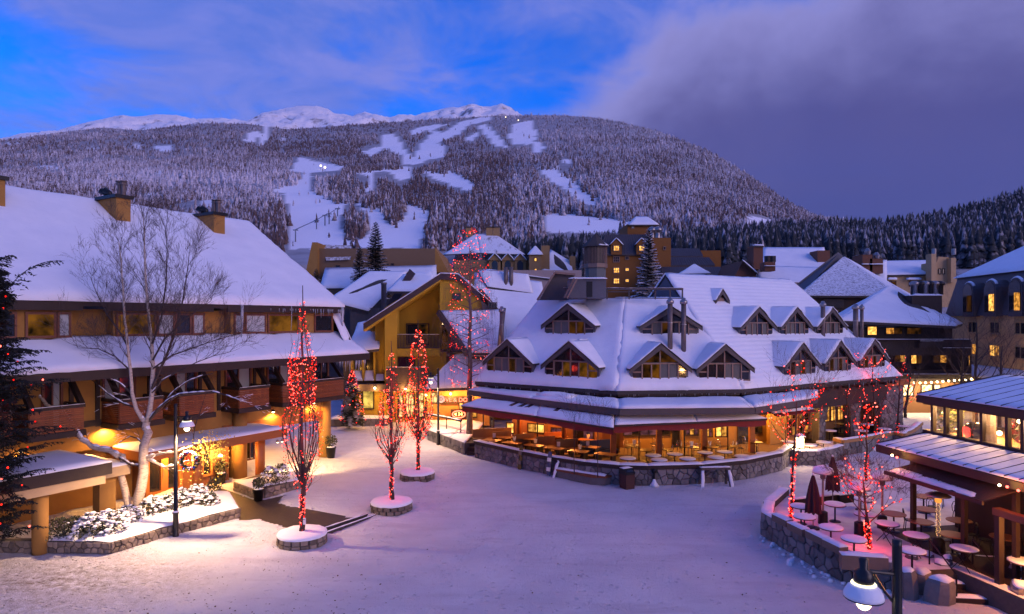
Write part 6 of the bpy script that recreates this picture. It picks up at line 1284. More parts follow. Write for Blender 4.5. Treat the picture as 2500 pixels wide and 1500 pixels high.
# planter boxes on the wall
zg8 = lambda x, y: (1800 + x * .4044, 900 + y * .4044)
bxm = mat('weathered_planter', (.20, .14, .10), .8, (.14, .10, .07), 4, .7, .3, 20)
lbl = ['first planter box from the umbrella end of the terrace wall', 'second planter box along the terrace wall', 'third planter box along the terrace wall', 'fourth planter box along the terrace wall', 'longest planter box at the foot of the red-lit tree']
for i, (x, y, L_) in enumerate(((272, 905, .95), (368, 958, .95), (482, 1008, .95), (588, 1062, .95), (762, 1118, 1.5))):
    p = gp(*zg8(x, y), 1.25); a = math.atan2(TW[5].y - TW[3].y, TW[5].x - TW[3].x) if i < 4 else R(-12); t = thing('planter_box', lbl[i], 'planter', (p.x, p.y, 1.04 if i < 4 else ZT), a, 'wooden planter boxes on the terrace wall'); h = .26 if i < 4 else .5
    part(t, 'box', MB().prism([(-L_ / 2 + .05, -.15, 0), (L_ / 2 - .05, -.15, 0), (L_ / 2 - .05, .15, 0), (-L_ / 2 + .05, .15, 0)], (0, 0, .03)).box(-L_ / 2, L_ / 2, -.18, -.14, 0, h).box(-L_ / 2, L_ / 2, .14, .18, 0, h).box(-L_ / 2, -L_ / 2 + .04, -.14, .14, .001, h).box(L_ / 2 - .04, L_ / 2, -.14, .14, .001, h), bxm)
    m = MB(); m.slab([(-L_ / 2, -.18, h), (L_ / 2, -.18, h), (L_ / 2, .18, h), (-L_ / 2, .18, h)], 8, 4, .08, .03, 3, over=.0, seed=i); part(t, 'box_snow', m, snow)
# tables, chairs, heaters, umbrellas
ped = [(590, 820, 'snow-topped pedestal table under the first mushroom heater'), (405, 895, 'snow-topped table behind the planter boxes near the closed umbrella'), (565, 960, 'snow-topped pedestal table in front of the mushroom heater'), (385, 832, 'snow-topped table half hidden behind the closed umbrella'), (705, 1030, 'snow-topped table just behind the longest planter box'), (1055, 1100, 'snow-topped table behind the street lamp pole'), (1725, 1165, 'snow-topped table cut by the right picture edge'), (775, 880, 'snow-topped table behind the red-lit tree trunk'), (770, 790, 'small snowy table beyond the red-lit tree'), (745, 755, 'farthest small snowy table by the red-lit tree')]
for x, y, lb in ped: p = gp(*zg8(x, y), ZT + .78); round_table((p.x, p.y, ZT + .03), lb, .44, .75, .05)
for x, y, lb in ((905, 935, 'folding table with crossed legs and snow beside the dark chair'), (1080, 1005, 'folding snowy table between the lamp pole and brown tables'), (1370, 1085, 'folding snowy table with crossed legs above the steps')): p = gp(*zg8(x, y), ZT + .78); round_table((p.x, p.y, ZT + .03), lb, .44, .75, .025, 'folding', rz=.5)
for x, y, lb in ((1125, 770, 'brown table under the awning corner'), (945, 875, 'dark bare table next to the wrapped heater'), (1140, 848, 'dark brown table just under the awning edge'), (1110, 922, 'bare brown table behind the dark bentwood chair'), (1340, 915, 'reddish brown table right of the wrapped heater'), (1300, 1000, 'orange lit brown table at the foot of the wrapped heater'), (1610, 1015, 'brown table with a candle holder near the entrance'), (1500, 785, 'high brown table at the entrance frame')): p = gp(*zg8(x, y), ZT + .78); round_table((p.x, p.y, ZT + .03), lb, .46, .75, False, top=wdtop)
chl = ['bentwood chair with its back to the snowy folding table', 'dark chair left of the heater foot', 'dark chair behind the reddish table', 'dark chair left of the candle table', 'dark chair in front of the candle table', 'dark chair right of the candle table', 'dark chair under the awning by the post', 'dark chair right of the orange lit table', 'dark chair deep under the awning', 'dark stool-backed chair at the entrance frame', 'dark chair beside the awning corner table']
for i, (x, y, a) in enumerate(((1040, 985, 1.2), (1245, 1110, .4), (1340, 930, 2.0), (1495, 1110, .9), (1580, 1150, 2.6), (1690, 1100, 4), (1180, 900, 2.2), (1405, 1075, 4.4), (1420, 880, 1), (1500, 900, 3), (1215, 840, 4))): p = gp(*zg8(x, y), ZT); chair((p.x, p.y, ZT + .03), a, chl[i])
def hpos(x, y): p = gp(*zg8(x, y), ZT); return (p.x, p.y, ZT + .03)
heater(hpos(517, 940), 2.3, 'mushroom patio heater with a thick snow cap by the closed umbrella'); heater(hpos(875, 968), 2.2, 'snow-capped patio heater among the red fairy lights'); heater(hpos(1213, 1112), 2.25, 'lit patio heater with a light-wrapped pole before the awning', True, True); heater(hpos(737, 1008), 2.0, 'patio heater standing left of the red-lit tree')
umbrella(hpos(458, 972), 2.25, 'closed maroon umbrella nearest the planter boxes'); umbrella(hpos(576, 830), 2.3, 'closed maroon umbrella farther back by the second heater')
# low timber walls at the back of the terrace
for (x0, y0, x1, y1, lb) in ((335, 800, 600, 770, 'low timber wall behind the closed umbrellas'), (605, 775, 690, 765, 'short wooden trough beyond the heaters')):
    a, b_ = gp(*zg8(x0, y0), ZT + .3), gp(*zg8(x1, y1), ZT + .3); t = thing('low_wall', lb, 'low wall', (a.x, a.y, ZT), math.atan2(b_.y - a.y, b_.x - a.x)); ln = (b_ - a).length; part(t, 'boards', MB().box(0, ln, -.15, .15, 0, .4), dkwood); m = MB(); m.slab([(0, -.15, .4), (ln, -.15, .4), (ln, .15, .4), (0, .15, .4)], 8, 2, .06, .02); part(t, 'cap_snow', m, snow)
# light inside the awning shade
lamp(pav, (0, 0, 0), 0.01, WARM)
l = thing('wall_lantern', 'warm lantern inside the pavilion entrance', 'lantern', GF.W(ax1 + 1.6, .3, 2.55)); part(l, 'lantern_body', MB().box(-.07, .07, -.07, .07, -.1, .12), glow('lantern_glass', (1, .6, .2), 6)); part(l, 'lantern_cap', MB().lathe([(.12, .12), (.02, .2)], 8), blackm); lamp(l, (-.3, -.2, 0), 380, (1, .34, .08), .08)
# snow lumps along the foot of the wall
m = MB(); m.smooth = True; rs2 = random.Random(3)
for i in range(80):
    t = rs2.random(); k = 2 + int(t * 4.99); p = lerp(TW[k], TW[k + 1], rs2.random()); d = (TW[k + 1] - TW[k]).normalized(); p = p + V((d.y, -d.x, 0)) * (.1 + abs(rs2.gauss(0, .35))); r = rs2.uniform(.03, .10) * (1.5 if rs2.random() < .12 else 1); m.ball((p.x, p.y, r * .4), (r * rs2.uniform(.8, 1.3), r * rs2.uniform(.8, 1.3), r * rs2.uniform(.6, 1)), 6, 4)
tag(part(None, 'snow_lumps', m, snow), 'chunks of ploughed snow along the terrace wall', 'snow', kind='stuff')
# ------------------------------------------------------------------ arcade side of the big restaurant and its patio
arc_ = thing('stone_arcade', 'rubble stone arcade with two warm lit arches under the big roof', 'building', (27, 50, 0)); set_frame(FD, arc_)
ya = 1.3; xa0, xa1 = FD.x(1998, ya), FD.x(2204, ya); zt_ = 4.35; archs = [(FD.x(2017, ya), FD.x(2078, ya)), (FD.x(2100, ya), FD.x(2150, ya))]
def arch_top(x):
    for a, c in archs:
        if a < x < c: r = (c - a) / 2; q = 1 - ((x - (a + c) / 2) / r) ** 2; return 1.75 + 1.75 * math.sqrt(max(0, q))
    return 0
m = MB(); n = 90
for i in range(n):
    x0, x1 = lerp(xa0, xa1, i / n), lerp(xa0, xa1, (i + 1) / n); z0 = max(arch_top((x0 + x1) / 2), 0); m.box(x0, x1, ya, ya + .55, z0, zt_)
aw = part(arc_, 'arcade_wall', m, mortar); rs2 = random.Random(11); 
for c in rubble(xa1 - xa0, zt_ - .02, .36, rs2):
    if any(arch_top(xa0 + p[0]) > p[1] + .01 for p in c) or arch_top(xa0 + sum(p[0] for p in c) / len(c)) > sum(p[1] for p in c) / len(c): continue
    mb, (cx, cz) = stone_mesh(c, rs2); o = FD.W(xa0 + cx, ya, cz) - V(arc_.location); part(arc_, 'stone', mb, stone_g, loc=o, rz=FD.a)
part(arc_, 'lit_beam', MB().box(xa0 - 2.5, xa1, ya - .5, ya - .1, zt_ - .28, zt_ + .18), beamw)
part(arc_, 'inner_wall', MB().box(xa0 - .5, xa1, ya + 3.2, ya + 3.4, 0, 4.4), intw); part(arc_, 'inner_floor', MB().box(xa0, xa1, ya, ya + 3.2, 0, .3), dkwood); part(arc_, 'side_wall', MB().box(xa1 - .3, xa1, ya + .56, ya + 9, 0, 4.6), mortar)
for a, c in archs:
    for i in range(3): x = lerp(a, c, (i + .5) / 3); window(arc_, x - .45, x + .45, .9, 2.9, ya + 3.19, 2, 2, framew, [lit_bright, lit_room, lit_room], .08, .08)
    lamp(arc_, ((a + c) / 2, ya + 1.6, 3.1), 260, WARM, .15)
set_frame()
# lit shop front between awning and arcade
set_frame(FD, rest)
xq0, xq1 = FD.x(1880, 2.6), FD.x(2000, 2.6); part(rest, 'side_wall', MB().box(xq0, xq1, 2.6, 2.9, 0, 4.3), wallc)
for a, c in ((1921, 1942), (1948, 1975)): window(rest, FD.x(a, 2.6), FD.x(c, 2.6), .7, 2.7, 2.596, 2, 3, framew, [lit_dim, lit_room, lit_dim], .1, .1)
m = MB(); xa_, xb_ = FD.x(1897, .2), FD.x(1995, .2); m.prism([(xa_, .2, 2.9), (xb_, .2, 2.9), (xb_, 1.7, 3.5), (xa_, 1.7, 3.5)], (0, 0, -.05)); aw2 = part(rest, 'side_awning', m, redcloth); m = MB(); m.slab([(xa_, .5, 3.04), (xb_, .5, 3.04), (xb_, 1.6, 3.47), (xa_, 1.6, 3.47)], 12, 4, .05, .03, 2); part(aw2, 'awning_snow', m, snow)
lamp(rest, (FD.x(1925, 1.2), 1.4, 2.6), 150, WARM, .1); lamp(rest, (FD.x(1975, 1.2), 1.3, 2.6), 130, WARM, .1)
set_frame()
P2 = [gp(px_, py_, 1.05) for px_, py_ in ((1900, 1092), (1945, 1098), (1990, 1099), (2030, 1092), (2056, 1084))]
pa = thing('stone_patio', 'small stone-walled patio with lantern between the two restaurants', 'patio', (19, 44, 0)); set_frame(None, pa)
fl_ = [V((p.x, p.y, 0)) for p in P2] + [FD.W(9.5, 1.0), FD.W(4.5, 1.0)]; m = MB(); m.prism([V((p.x, p.y, .01)) for p in fl_], (0, 0, .32)); part(pa, 'patio_floor', m, pool)
for i in range(len(P2) - 1):
    stone_wall(pa, P2[i], P2[i + 1], 0, .95, .3, stone_g, .36, seed=130 + i); a, b_ = V((P2[i].x, P2[i].y, 0)), V((P2[i + 1].x, P2[i + 1].y, 0)); d = (b_ - a).normalized(); n = V((d.y, -d.x, 0)); m = MB(); m.slab([V((p.x, p.y, .955)) for p in (a + n * .08, b_ + n * .08, b_ - n * .36, a - n * .36)], 8, 3, .1, .03, 2, seed=i); part(pa, 'wall_snow', m, snow)
set_frame()
P3 = [gp(px_, py_, 1.1) for px_, py_ in ((2036, 1070), (2057, 1075), (2120, 1066), (2182, 1055), (2206, 1059), (2232, 1047), (2250, 1031))]
pb = thing('timber_capped_patio', 'walled patio with broad yellow-lit timber caps before the arches', 'patio', (27, 48, 0)); set_frame(None, pb); capw = mat('yellow_timber_cap', (.36, .19, .06), .6, (.28, .14, .05), 3, .6)
fl_ = [V((p.x, p.y, 0)) for p in P3] + [FD.W(17, 1.2), FD.W(9, 1.2)]; m = MB(); m.prism([V((p.x, p.y, .01)) for p in fl_], (0, 0, .32)); part(pb, 'patio_floor', m, pool)
for i in range(len(P3) - 1):
    stone_wall(pb, P3[i], P3[i + 1], 0, .9, .3, stone_g, .4, seed=160 + i); a, b_ = V((P3[i].x, P3[i].y, 0)), V((P3[i + 1].x, P3[i + 1].y, 0)); d = (b_ - a).normalized(); n = V((d.y, -d.x, 0)); m = MB(); m.prism([V((p.x, p.y, .902)) for p in (a + n * .12, b_ + n * .12, b_ - n * .4, a - n * .4)], (0, 0, .2)); part(pb, 'timber_cap', m, capw)
    m = MB(); m.slab([V((p.x, p.y, 1.104)) for p in (a, b_, b_ - n * .38, a - n * .38)], 8, 3, .07, .03, 2, seed=i); part(pb, 'cap_snow', m, snow)
set_frame()
m = MB(); m.slab([gp(2045, 1098), gp(2145, 1102), gp(2140, 1084), gp(2050, 1082)], 16, 8, .35, .15, 1.2); tag(part(None, 'snow_pile', m, snow), 'ploughed snow pile in the gap between patio and pavilion', 'snow pile')
q8 = lambda x, y: (1880 + x * .1887, 880 + y * .1887)
for x, y, lb, sn in ((225, 1052, 'snowy table left of the glowing lantern', .05), (690, 1062, 'snowy table right of the glowing lantern', .06), (510, 1100, 'snowy table just behind the lantern patio wall', .06), (490, 900, 'yellow-lit round table above the lantern', False)): p = gp(*q8(x, y), 1.08); round_table((p.x, p.y, .33), lb, .48, .75, sn, top=wdtop)
for x, y, lb, sn in ((770, 910, 'square-shadowed table left of the first arch', .03), (910, 820, 'yellow-lit table inside the first arch', False), (1180, 912, 'snowy table between the two arches', .04), (1320, 745, 'yellow-lit table inside the second arch', False), (1480, 890, 'snow-covered table by the timber cap', .05), (1740, 855, 'lit table at the far corner of the capped patio', .02), (1250, 830, 'snowy table before the second arch', .04)): p = gp(*q8(x, y), 1.08); round_table((p.x, p.y, .33), lb, .5, .75, sn, top=wdtop)
p = gp(*q8(850, 960), .33); heater((p.x, p.y, .33), 2.4, 'snow-capped patio heater before the first arch'); p = gp(*q8(1325, 860), .33); heater((p.x, p.y, .33), 2.4, 'snow-capped patio heater before the second arch')
p = gp(*q8(388, 1150), .98); ln_ = thing('lantern', 'bright rectangular lantern glowing on the patio wall', 'lantern', (p.x, p.y, 1.0)); part(ln_, 'lantern_glass', MB().lathe([(.24, .1), (.26, .75), (.24, .78)], 8), glow('lantern_white', (1, .8, .42), 7)); m = MB(); m.lathe([(.3, 0), (.3, .1)], 8); part(ln_, 'base', m, blackm); m = MB(); m.lathe([(.36, .78), (.36, .82), (.05, .98)], 8); part(ln_, 'cap', m, blackm); m = MB(); m.smooth = True; m.lathe([(.36, .83), (.3, .9), (.001, 1.05)], 12); part(ln_, 'cap_snow', m, snow); lamp(ln_, (0, -.5, .5), 160, WARMW, .2)
# ------------------------------------------------------------------ furniture on the big terrace
z6 = lambda x, y: (1500 + x * .1819, 980 + y * .1819)
tl = [(520, 722, .05, 'snow-topped table in the middle of the terrace by the first post'), (180, 760, .05, 'snow-topped table at the terrace corner post'), (600, 782, .06, 'snow-heaped table touching the terrace wall'), (810, 702, .03, 'frosted table between the first two posts'), (980, 768, .06, 'snow-heaped table at the wall left of the sawhorse'), (1215, 682, .03, 'frosted table at the third post'), (1360, 748, .06, 'snow-heaped table at the wall above the sawhorse'), (1480, 672, .03, 'frosted table right of the third post'), (1720, 735, .06, 'snow-heaped table left of the fourth post'), (2005, 702, .06, 'snow-heaped table at the right terrace end'), (430, 648, False, 'dark bare table under the bar window'), (235, 580, False, 'dark table with a tilted menu card'), (1040, 605, False, 'dark table with a menu card by the doorway'), (1310, 605, False, 'dark table with a menu card by the lit window'), (1620, 595, False, 'dark table by the dark doorway'), (570, 565, False, 'dark table against the lit wall'), (1910, 540, False, 'yellow-lit table at the far right of the terrace')]
TBL = []
for x, y, sn, lb in tl: p = gp(*z6(x, y), ZP + .78); TBL.append(p); round_table((p.x, p.y, ZP), lb, .5 if sn else .45, .75, sn, top=dktop)
stl = mat('bright_steel', (.5, .48, .45), .25, metal=.9); ii = 0
cl = ['steel chair left of the tilted menu table', 'steel chair right of the tilted menu table', 'steel chair by the wall under the bar window', 'steel chair at the first post', 'steel chair behind the frosted table', 'steel chair right of the first post', 'steel chair at the second pole', 'steel chair left of the third post', 'steel chair by the menu card table', 'steel chair right of the third post', 'steel chair under the lit window', 'steel chair by the dark doorway', 'steel chair left of the fourth post', 'brightly lit steel chair at the fourth post', 'steel chair far right on the terrace', 'steel chair at the dark bare table']
for (x, y, a) in ((180, 690, .5), (300, 690, 3.5), (560, 640, 2), (680, 720, 1), (740, 740, 4), (890, 690, .3), (990, 690, 2.2), (1100, 720, 3), (1180, 640, 4.4), (1330, 700, 1.1), (1400, 660, 2.5), (1560, 690, 3.8), (1690, 700, .8), (1770, 620, 1.9), (1890, 660, 3), (480, 760, 5)): p = gp(*z6(x, y + 20), ZP); chair((p.x, p.y, ZP), a, cl[ii], None, stl); ii += 1
def menu(x, y, z, lb, f=z6, rz=.3): p = gp(*f(x, y), z); t = thing('menu_card', lb, 'menu', (p.x, p.y, z), rz); part(t, 'front_leaf', MB().cbox((0, -.05, .15), (.2, .006, .3), rx=.2), card); part(t, 'back_leaf', MB().cbox((0, .05, .15), (.2, .006, .3), rx=-.2), card)
menu(265, 575, ZP + .76, 'tilted white menu card on the dark table under the bar window'); menu(1035, 600, ZP + .76, 'tilted white menu card by the doorway'); menu(1280, 595, ZP + .76, 'tilted white menu card by the lit window', rz=1)
z5 = lambda x, y: (1130 + x * .1738, 1000 + y * .1738)
bt = [(910, 405, 'orange-lit table at the red column'), (1290, 540, 'orange-lit table by the terrace wall with a menu'), (1330, 375, 'orange table at the red-lit post'), (1620, 582, 'orange-lit table nearest the saplings'), (1735, 425, 'orange table with a tall menu card'), (690, 465, 'dim wooden table with a white menu by the wall'), (560, 388, 'dim wooden table near the left doorway'), (2010, 622, 'dark snowy table beside the blue bench'), (405, 428, 'leftmost booth table of the terrace'), (1780, 520, 'orange table behind the blue bench'), (1000, 500, 'dim table at the thin pole')]
for x, y, lb in bt:
    p = gp(*z5(x, y), ZP + .75); t = thing('booth_table', lb, 'table', (p.x, p.y, ZP), FA.a); part(t, 'table_top', MB().box(-.65, .65, -.4, .4, .71, .75), wdtop); [part(t, 'leg', MB().box(s * .5 - .04, s * .5 + .04, -.3, .3, 0, .71), dkwood) for s in (-1, 1)]
bn = [(410, 395, 1.5, 'long plywood booth bench at the left end', benchw), (550, 440, .7, 'plywood booth back by the dim tables', benchw), (850, 480, .8, 'plywood booth back left of the thin pole', benchw), (1160, 520, .7, 'plywood booth back by the orange table', benchw), (1465, 560, .8, 'plywood booth back before the red-lit post', benchw), (1900, 575, 1.3, 'blue upholstered booth bench', bluec), (1270, 450, .7, 'red-lit bench behind the red-lit post', beamw)]
for x, y, w, lb, m_ in bn: p = gp(*z5(x, y + 70), ZP); t = thing('bench', lb, 'bench', (p.x, p.y, ZP), FA.a + .9); part(t, 'back_panel', MB().box(-w, w, -.03, .03, .1, 1.05), m_); part(t, 'seat', MB().box(-w, w, -.45, -.04, .38, .44), m_); [part(t, 'leg', MB().box(s * w - .06, s * w + .0, -.4, -.05, 0, .38), dkwood) for s in (-.95, 1)]
for i, (x, y, lb) in enumerate(((440, 395, 'white menu card on the leftmost booth table'), (865, 385, 'red-lit menu card at the red column'), (725, 440, 'white menu card on the dim table by the wall'), (1345, 520, 'orange menu card on the table by the wall'), (1645, 560, 'pink-lit menu card nearest the saplings'), (1760, 410, 'tall pale menu card on the back table'), (1755, 510, 'menu card behind the blue bench'), (1020, 475, 'menu card at the thin pole'))): menu(x, y, ZP + .76, lb, z5, rz=i)
# ------------------------------------------------------------------ street lamps
polem = mat('black_pole', (.010, .010, .012), .35, metal=.2)
shade_bulb = glow('lamp_globe', (1, .82, .52), 5)
def street_lamp(base, h, adir, label, power, wreath=False):
    t = thing('street_lamp', label, 'street lamp', base); a = V((math.cos(adir), math.sin(adir), 0))
    m = MB(); m.smooth = True; m.lathe([(.13, 0), (.13, .10), (.115, .12), (.115, 1.0), (.135, 1.02), (.135, 1.08), (.085, 1.1), (.075, h - .1), (.075, h)], 14); part(t, 'pole', m, polem)
    m = MB(); m.smooth = True; m.lathe([(.14, 1.08), (.13, 1.12), (.09, 1.15)], 12); part(t, 'collar_snow', m, snow)
    r = .56; za = h - .58; m = MB(); m.tube([V((0, 0, za)), a * r + V((0, 0, za + .06))], .035, 8); m.tube([V((0, 0, za - .55)), a * .2 + V((0, 0, za - .3)), a * .4 + V((0, 0, za + .02))], .022, 6); part(t, 'arm', m, polem)
    c = a * r + V((0, 0, za)); m = MB(); m.smooth = True; m.lathe([(.05, .28), (.08, .26), (.06, .1), (.15, .05), (.16, -.12), (.13, -.16)], 14, c); part(t, 'lamp_neck', m, polem)
    m = MB(); m.smooth = True; m.lathe([(.13, -.15), (.17, -.18), (.24, -.25), (.295, -.35), (.31, -.40), (.295, -.40), (.16, -.2)], 22, c); sh = part(t, 'shade', m, polem)
    m = MB(); m.smooth = True; m.lathe([(.312, -.38), (.306, -.33), (.26, -.23), (.19, -.165), (.14, -.14)], 22, c); part(sh, 'shade_snow', m, snow)
    m = MB(); m.smooth = True; m.ball(c + V((0, 0, -.48)), (.12, .12, .12), 12, 8); part(t, 'globe', m, shade_bulb); m = MB(); m.smooth = True; m.lathe([(.15, -.13), (.185, -.135), (.20, -.155)], 16, c); part(t, 'light_ring', m, glow('lamp_ring', (1, .86, .55), 1.8))
    lamp(t, c + V((0, 0, -.72)), power, (1, .62, .34), .12, 'SPOT', spot=R(158)); return t, c
l1, c1 = street_lamp(gp(429, 1311), 5.8, R(-12), 'tall black street lamp with wreath at the lodge planter', 2900)
l2, c2 = street_lamp(gp(1070, 1087), 5.8, R(192), 'black street lamp in front of the mustard chalet', 1300)
p3 = pt(2190, 1318, 11.0); l3, c3 = street_lamp(V((p3.x, 11.0, 0)), 5.8, R(180), 'foreground black street lamp beside the terrace steps', 500)
# wreath with baubles hanging from the first lamp
w = thing('wreath', 'snow-dusted christmas wreath with coloured baubles and red bow', 'wreath', gp(429, 1311) + V((.62, -.05, pt(0, 1125, 28.6).z))); m = MB()
for i in range(520):
    t = rnd(0, 6.283); q = rnd(0, 6.283); rr = .10 * random.random() ** .5; p = V(((.36 + rr * math.cos(q)) * math.cos(t), rr * math.sin(q) * .8, (.36 + rr * math.cos(q)) * math.sin(t))); d = V((random.gauss(0, 1), random.gauss(0, 1), random.gauss(0, 1))).normalized(); e = d.orthogonal() * .018; m.add([p - d * .06, p + e, p + d * .06, p - e], [(0, 1, 2, 3)])
part(w, 'greenery', m, mat('wreath_green', (.03, .055, .025), .8)); cols = [((.5, .03, .02), 'red'), ((.03, .05, .5), 'blue'), ((.6, .42, .05), 'gold'), ((.5, .48, .45), 'silver')]; bm_ = [mat(n_ + '_bauble', c_, .2, metal=.3) for c_, n_ in cols]
for i in range(20): t = i * .314; m = MB(); m.smooth = True; m.ball((.37 * math.cos(t + .1), -.10, .37 * math.sin(t + .1)), .042, 8, 6); part(w, 'bauble', m, bm_[i % 4])
m = MB(); [m.ball((.36 * math.cos(t), -.05, .36 * math.sin(t) + .07), (.07, .06, .035), 7, 4) for t in (.3, .6, .9, 1.3, 1.7, 2.1, 2.5, 2.8, 4.6, 5.0)]; m.smooth = True; part(w, 'wreath_snow', m, snow)
m = MB(); [m.add([(0, -.13, .30), (s * .16, -.15, .42), (s * .18, -.13, .26)], [(0, 1, 2)]) for s in (-1, 1)]; [m.add([(0, -.13, .30), (s * .03, -.14, .05), (s * .12, -.14, .06)], [(0, 1, 2)]) for s in (-1, 1)]; part(w, 'bow', m, mat('red_ribbon', (.45, .02, .015), .5))
# ------------------------------------------------------------------ lodge planters
pl = thing('stone_planter', 'low fieldstone planter with snowy shrubs along the lodge front', 'planter', (-15, 28, 0)); set_frame(None, pl)
Q = [gp(-40, 1352), gp(108, 1350), gp(271, 1352), gp(430, 1306), gp(583, 1264), gp(560, 1225), gp(505, 1222)]
for i in (1, 2, 3, 4): stone_wall(pl, Q[i], Q[i + 1], 0, .46, .3, stone_l, .23, seed=200 + i)
stone_wall(pl, gp(-60, 1352), gp(84, 1350), 0, .5, .3, stone_l, .23, seed=210)
top = [V((p.x, p.y, .46)) for p in Q[1:]] + [V((*LF.W(LF.x(420, -1.2), -1.2).xy, .46)), V((*LF.W(LF.x(300, -2.2), -2.2).xy, .46)), V((*LF.W(LF.x(115, -4.2), -4.2).xy, .46))]
m = MB(); m.prism([p - V((0, 0, .44)) for p in top], (0, 0, .42)); part(pl, 'soil', m, mortar)
n = len(top); cen = sum(top, V((0, 0, 0))) / n; m = MB(); m.smooth = True; rings = [1.0, .96, .8, .55, .3]; vs = []
for r_ in rings:
    for i in range(n):
        for k in range(4): p = lerp(top[i], top[(i + 1) % n], k / 4); q = cen + (p - cen) * r_; vs.append(q + V((0, 0, (.02 if r_ == 1 else .10) + .08 * mnoise.noise(q * 1.2))))
N4 = n * 4; m.add(vs + [cen + V((0, 0, .14))], [(j * N4 + i, j * N4 + (i + 1) % N4, (j + 1) * N4 + (i + 1) % N4, (j + 1) * N4 + i) for j in range(4) for i in range(N4)] + [(4 * N4 + i, 4 * N4 + (i + 1) % N4, 5 * N4) for i in range(N4)]); part(pl, 'planter_snow', m, snow)
set_frame()
pl2 = thing('stone_planter', 'fieldstone planter with grasses beside the entrance path', 'planter', (-13, 36, 0)); set_frame(None, pl2)
Q2 = [gp(571, 1198), gp(617, 1216), gp(645, 1217), gp(735, 1193), gp(730, 1170), gp(640, 1176)]
for i in (0, 1, 2, 3): stone_wall(pl2, Q2[i], Q2[i + 1], 0, .5, .3, stone_l, .23, seed=220 + i)
m = MB(); m.prism([V((p.x, p.y, .02)) for p in Q2], (0, 0, .46)); part(pl2, 'soil', m, mortar); m = MB(); m.slab([V((p.x, p.y, .49)) for p in (Q2[1], Q2[3], Q2[4], Q2[0])], 16, 8, .08, .05, 1.5, over=.0); part(pl2, 'planter_snow', m, snow); set_frame()
# shrubs
darkleaf = mat('evergreen_leaf', (.022, .030, .014), .7); darkleaf2 = mat('olive_leaf', (.05, .05, .02), .7)
def shrub(loc, r, h, label, sn=.6, n=500, group=None, seed=0):
    rs = random.Random(seed); t = thing('shrub', label, 'shrub', loc, 0, group); m = MB()
    for i in range(n):
        a = rs.uniform(0, 6.283); u = rs.random() ** .5; z = rs.random(); rr = r * math.sqrt(max(0, 1 - (z * .95) ** 2)) * u; p = V((rr * math.cos(a), rr * math.sin(a), h * z)); d = V((rs.gauss(0, 1), rs.gauss(0, 1), rs.gauss(.4, 1))).normalized(); e = d.orthogonal().normalized() * .03; s = rs.uniform(.05, .11); m.m = rs.randrange(2); m.add([p - d * s * .3, p + e, p + d * s, p - e], [(0, 1, 2, 3)])
    part(t, 'foliage', m, [darkleaf, darkleaf2])
    if sn:
        m = MB(); m.smooth = True
        for i in range(int(120 * sn)):
            a = rs.uniform(0, 6.283); u = rs.random() ** .5; rr = r * u; z = h * math.sqrt(max(0, 1 - u * u)) * rs.uniform(.75, 1.04); s = rs.uniform(.03, .11); c = V((rr * math.cos(a), rr * math.sin(a), z + .02)); o = len(m.v); m.ball(c, (s * rs.uniform(.8, 1.5), s * rs.uniform(.8, 1.5), s * rs.uniform(.35, .6)), 7, 5)
            for k in range(o, len(m.v)): p = m.v[k]; m.v[k] = p + (p - c) * .5 * mnoise.noise(p * 9)
        part(t, 'snow_clumps', m, snow)
    return t
def zz2(x, y): return (x * .3707, 850 + y * .3707)
for i, (x, y, r, h, lb, sn) in enumerate(((390, 1240, .75, .75, 'bare dark shrub behind the round canopy column', 0), (500, 1235, .6, .8, 'dark shrub next to the bare one with little snow', .15), (600, 1240, .75, .95, 'large snow-laden shrub in the lodge planter', 1.0), (720, 1215, .75, .95, 'largest snow-laden shrub left of the birch', 1.1), (840, 1150, .6, .75, 'snow-laden shrub at the foot of the birch', 1.0), (1000, 1095, .6, .8, 'snow-laden shrub right of the birch trunk', 1.0), (1080, 1075, .6, .75, 'snowy shrub left of the lamp post', .9), (1190, 1045, .65, .85, 'snowy shrub right of the lamp post', .9), (1300, 1025, .6, .95, 'tall snowy shrub near the entrance path', .8), (1380, 1035, .5, .6, 'small dark shrub at the planter tip', .3))):
    p = gp(*zz2(x, y), .5); shrub((p.x, p.y, .48), r, h, lb, sn, 520, 'shrubs in the lodge planter', i)
for i, (x, y, lb) in enumerate(((1780, 900, 'snow-dusted grassy shrub nearest the entrance pot'), (1850, 880, 'snow-dusted shrub at the end of the path planter'))): p = gp(*zz2(x, y), .5); shrub((p.x, p.y, .5), .55, 1.0, lb, .35, 420, None, 40 + i)
m = None
def pot(loc, r, h, label, plant_h=.6):
    t = thing('plant_pot', label, 'plant pot', loc); m = MB(); m.smooth = True; m.lathe([(r * .7, 0), (r * .95, h * .9), (r, h * .9), (r, h), (r * .85, h), (r * .85, h - .05)], 18); part(t, 'pot', m, blackm); m = MB()
    leafball(t, (0, 0, h + plant_h * .5), plant_h * .55, 240, [darkleaf, darkleaf2], 'plant', .08); m = MB(); m.smooth = True; m.lathe([(r * .84, h - .04), (r * .7, h + .03), (.001, h + .05)], 14); part(t, 'pot_snow', m, snow); return t
pot(gp(631, 1222), .30, .62, 'black pot with a dark shrub beside the entrance path'); pot(gp(524, 1226), .30, .5, 'black pot with evergreen at the planter tip', .75); pot(gp(808, 1118), .35, .75, 'dark pot with a bushy plant at the end column', .8); pot(gp(540, 1180), .3, .6, 'dark pot in the shade of the entrance doors', .7)
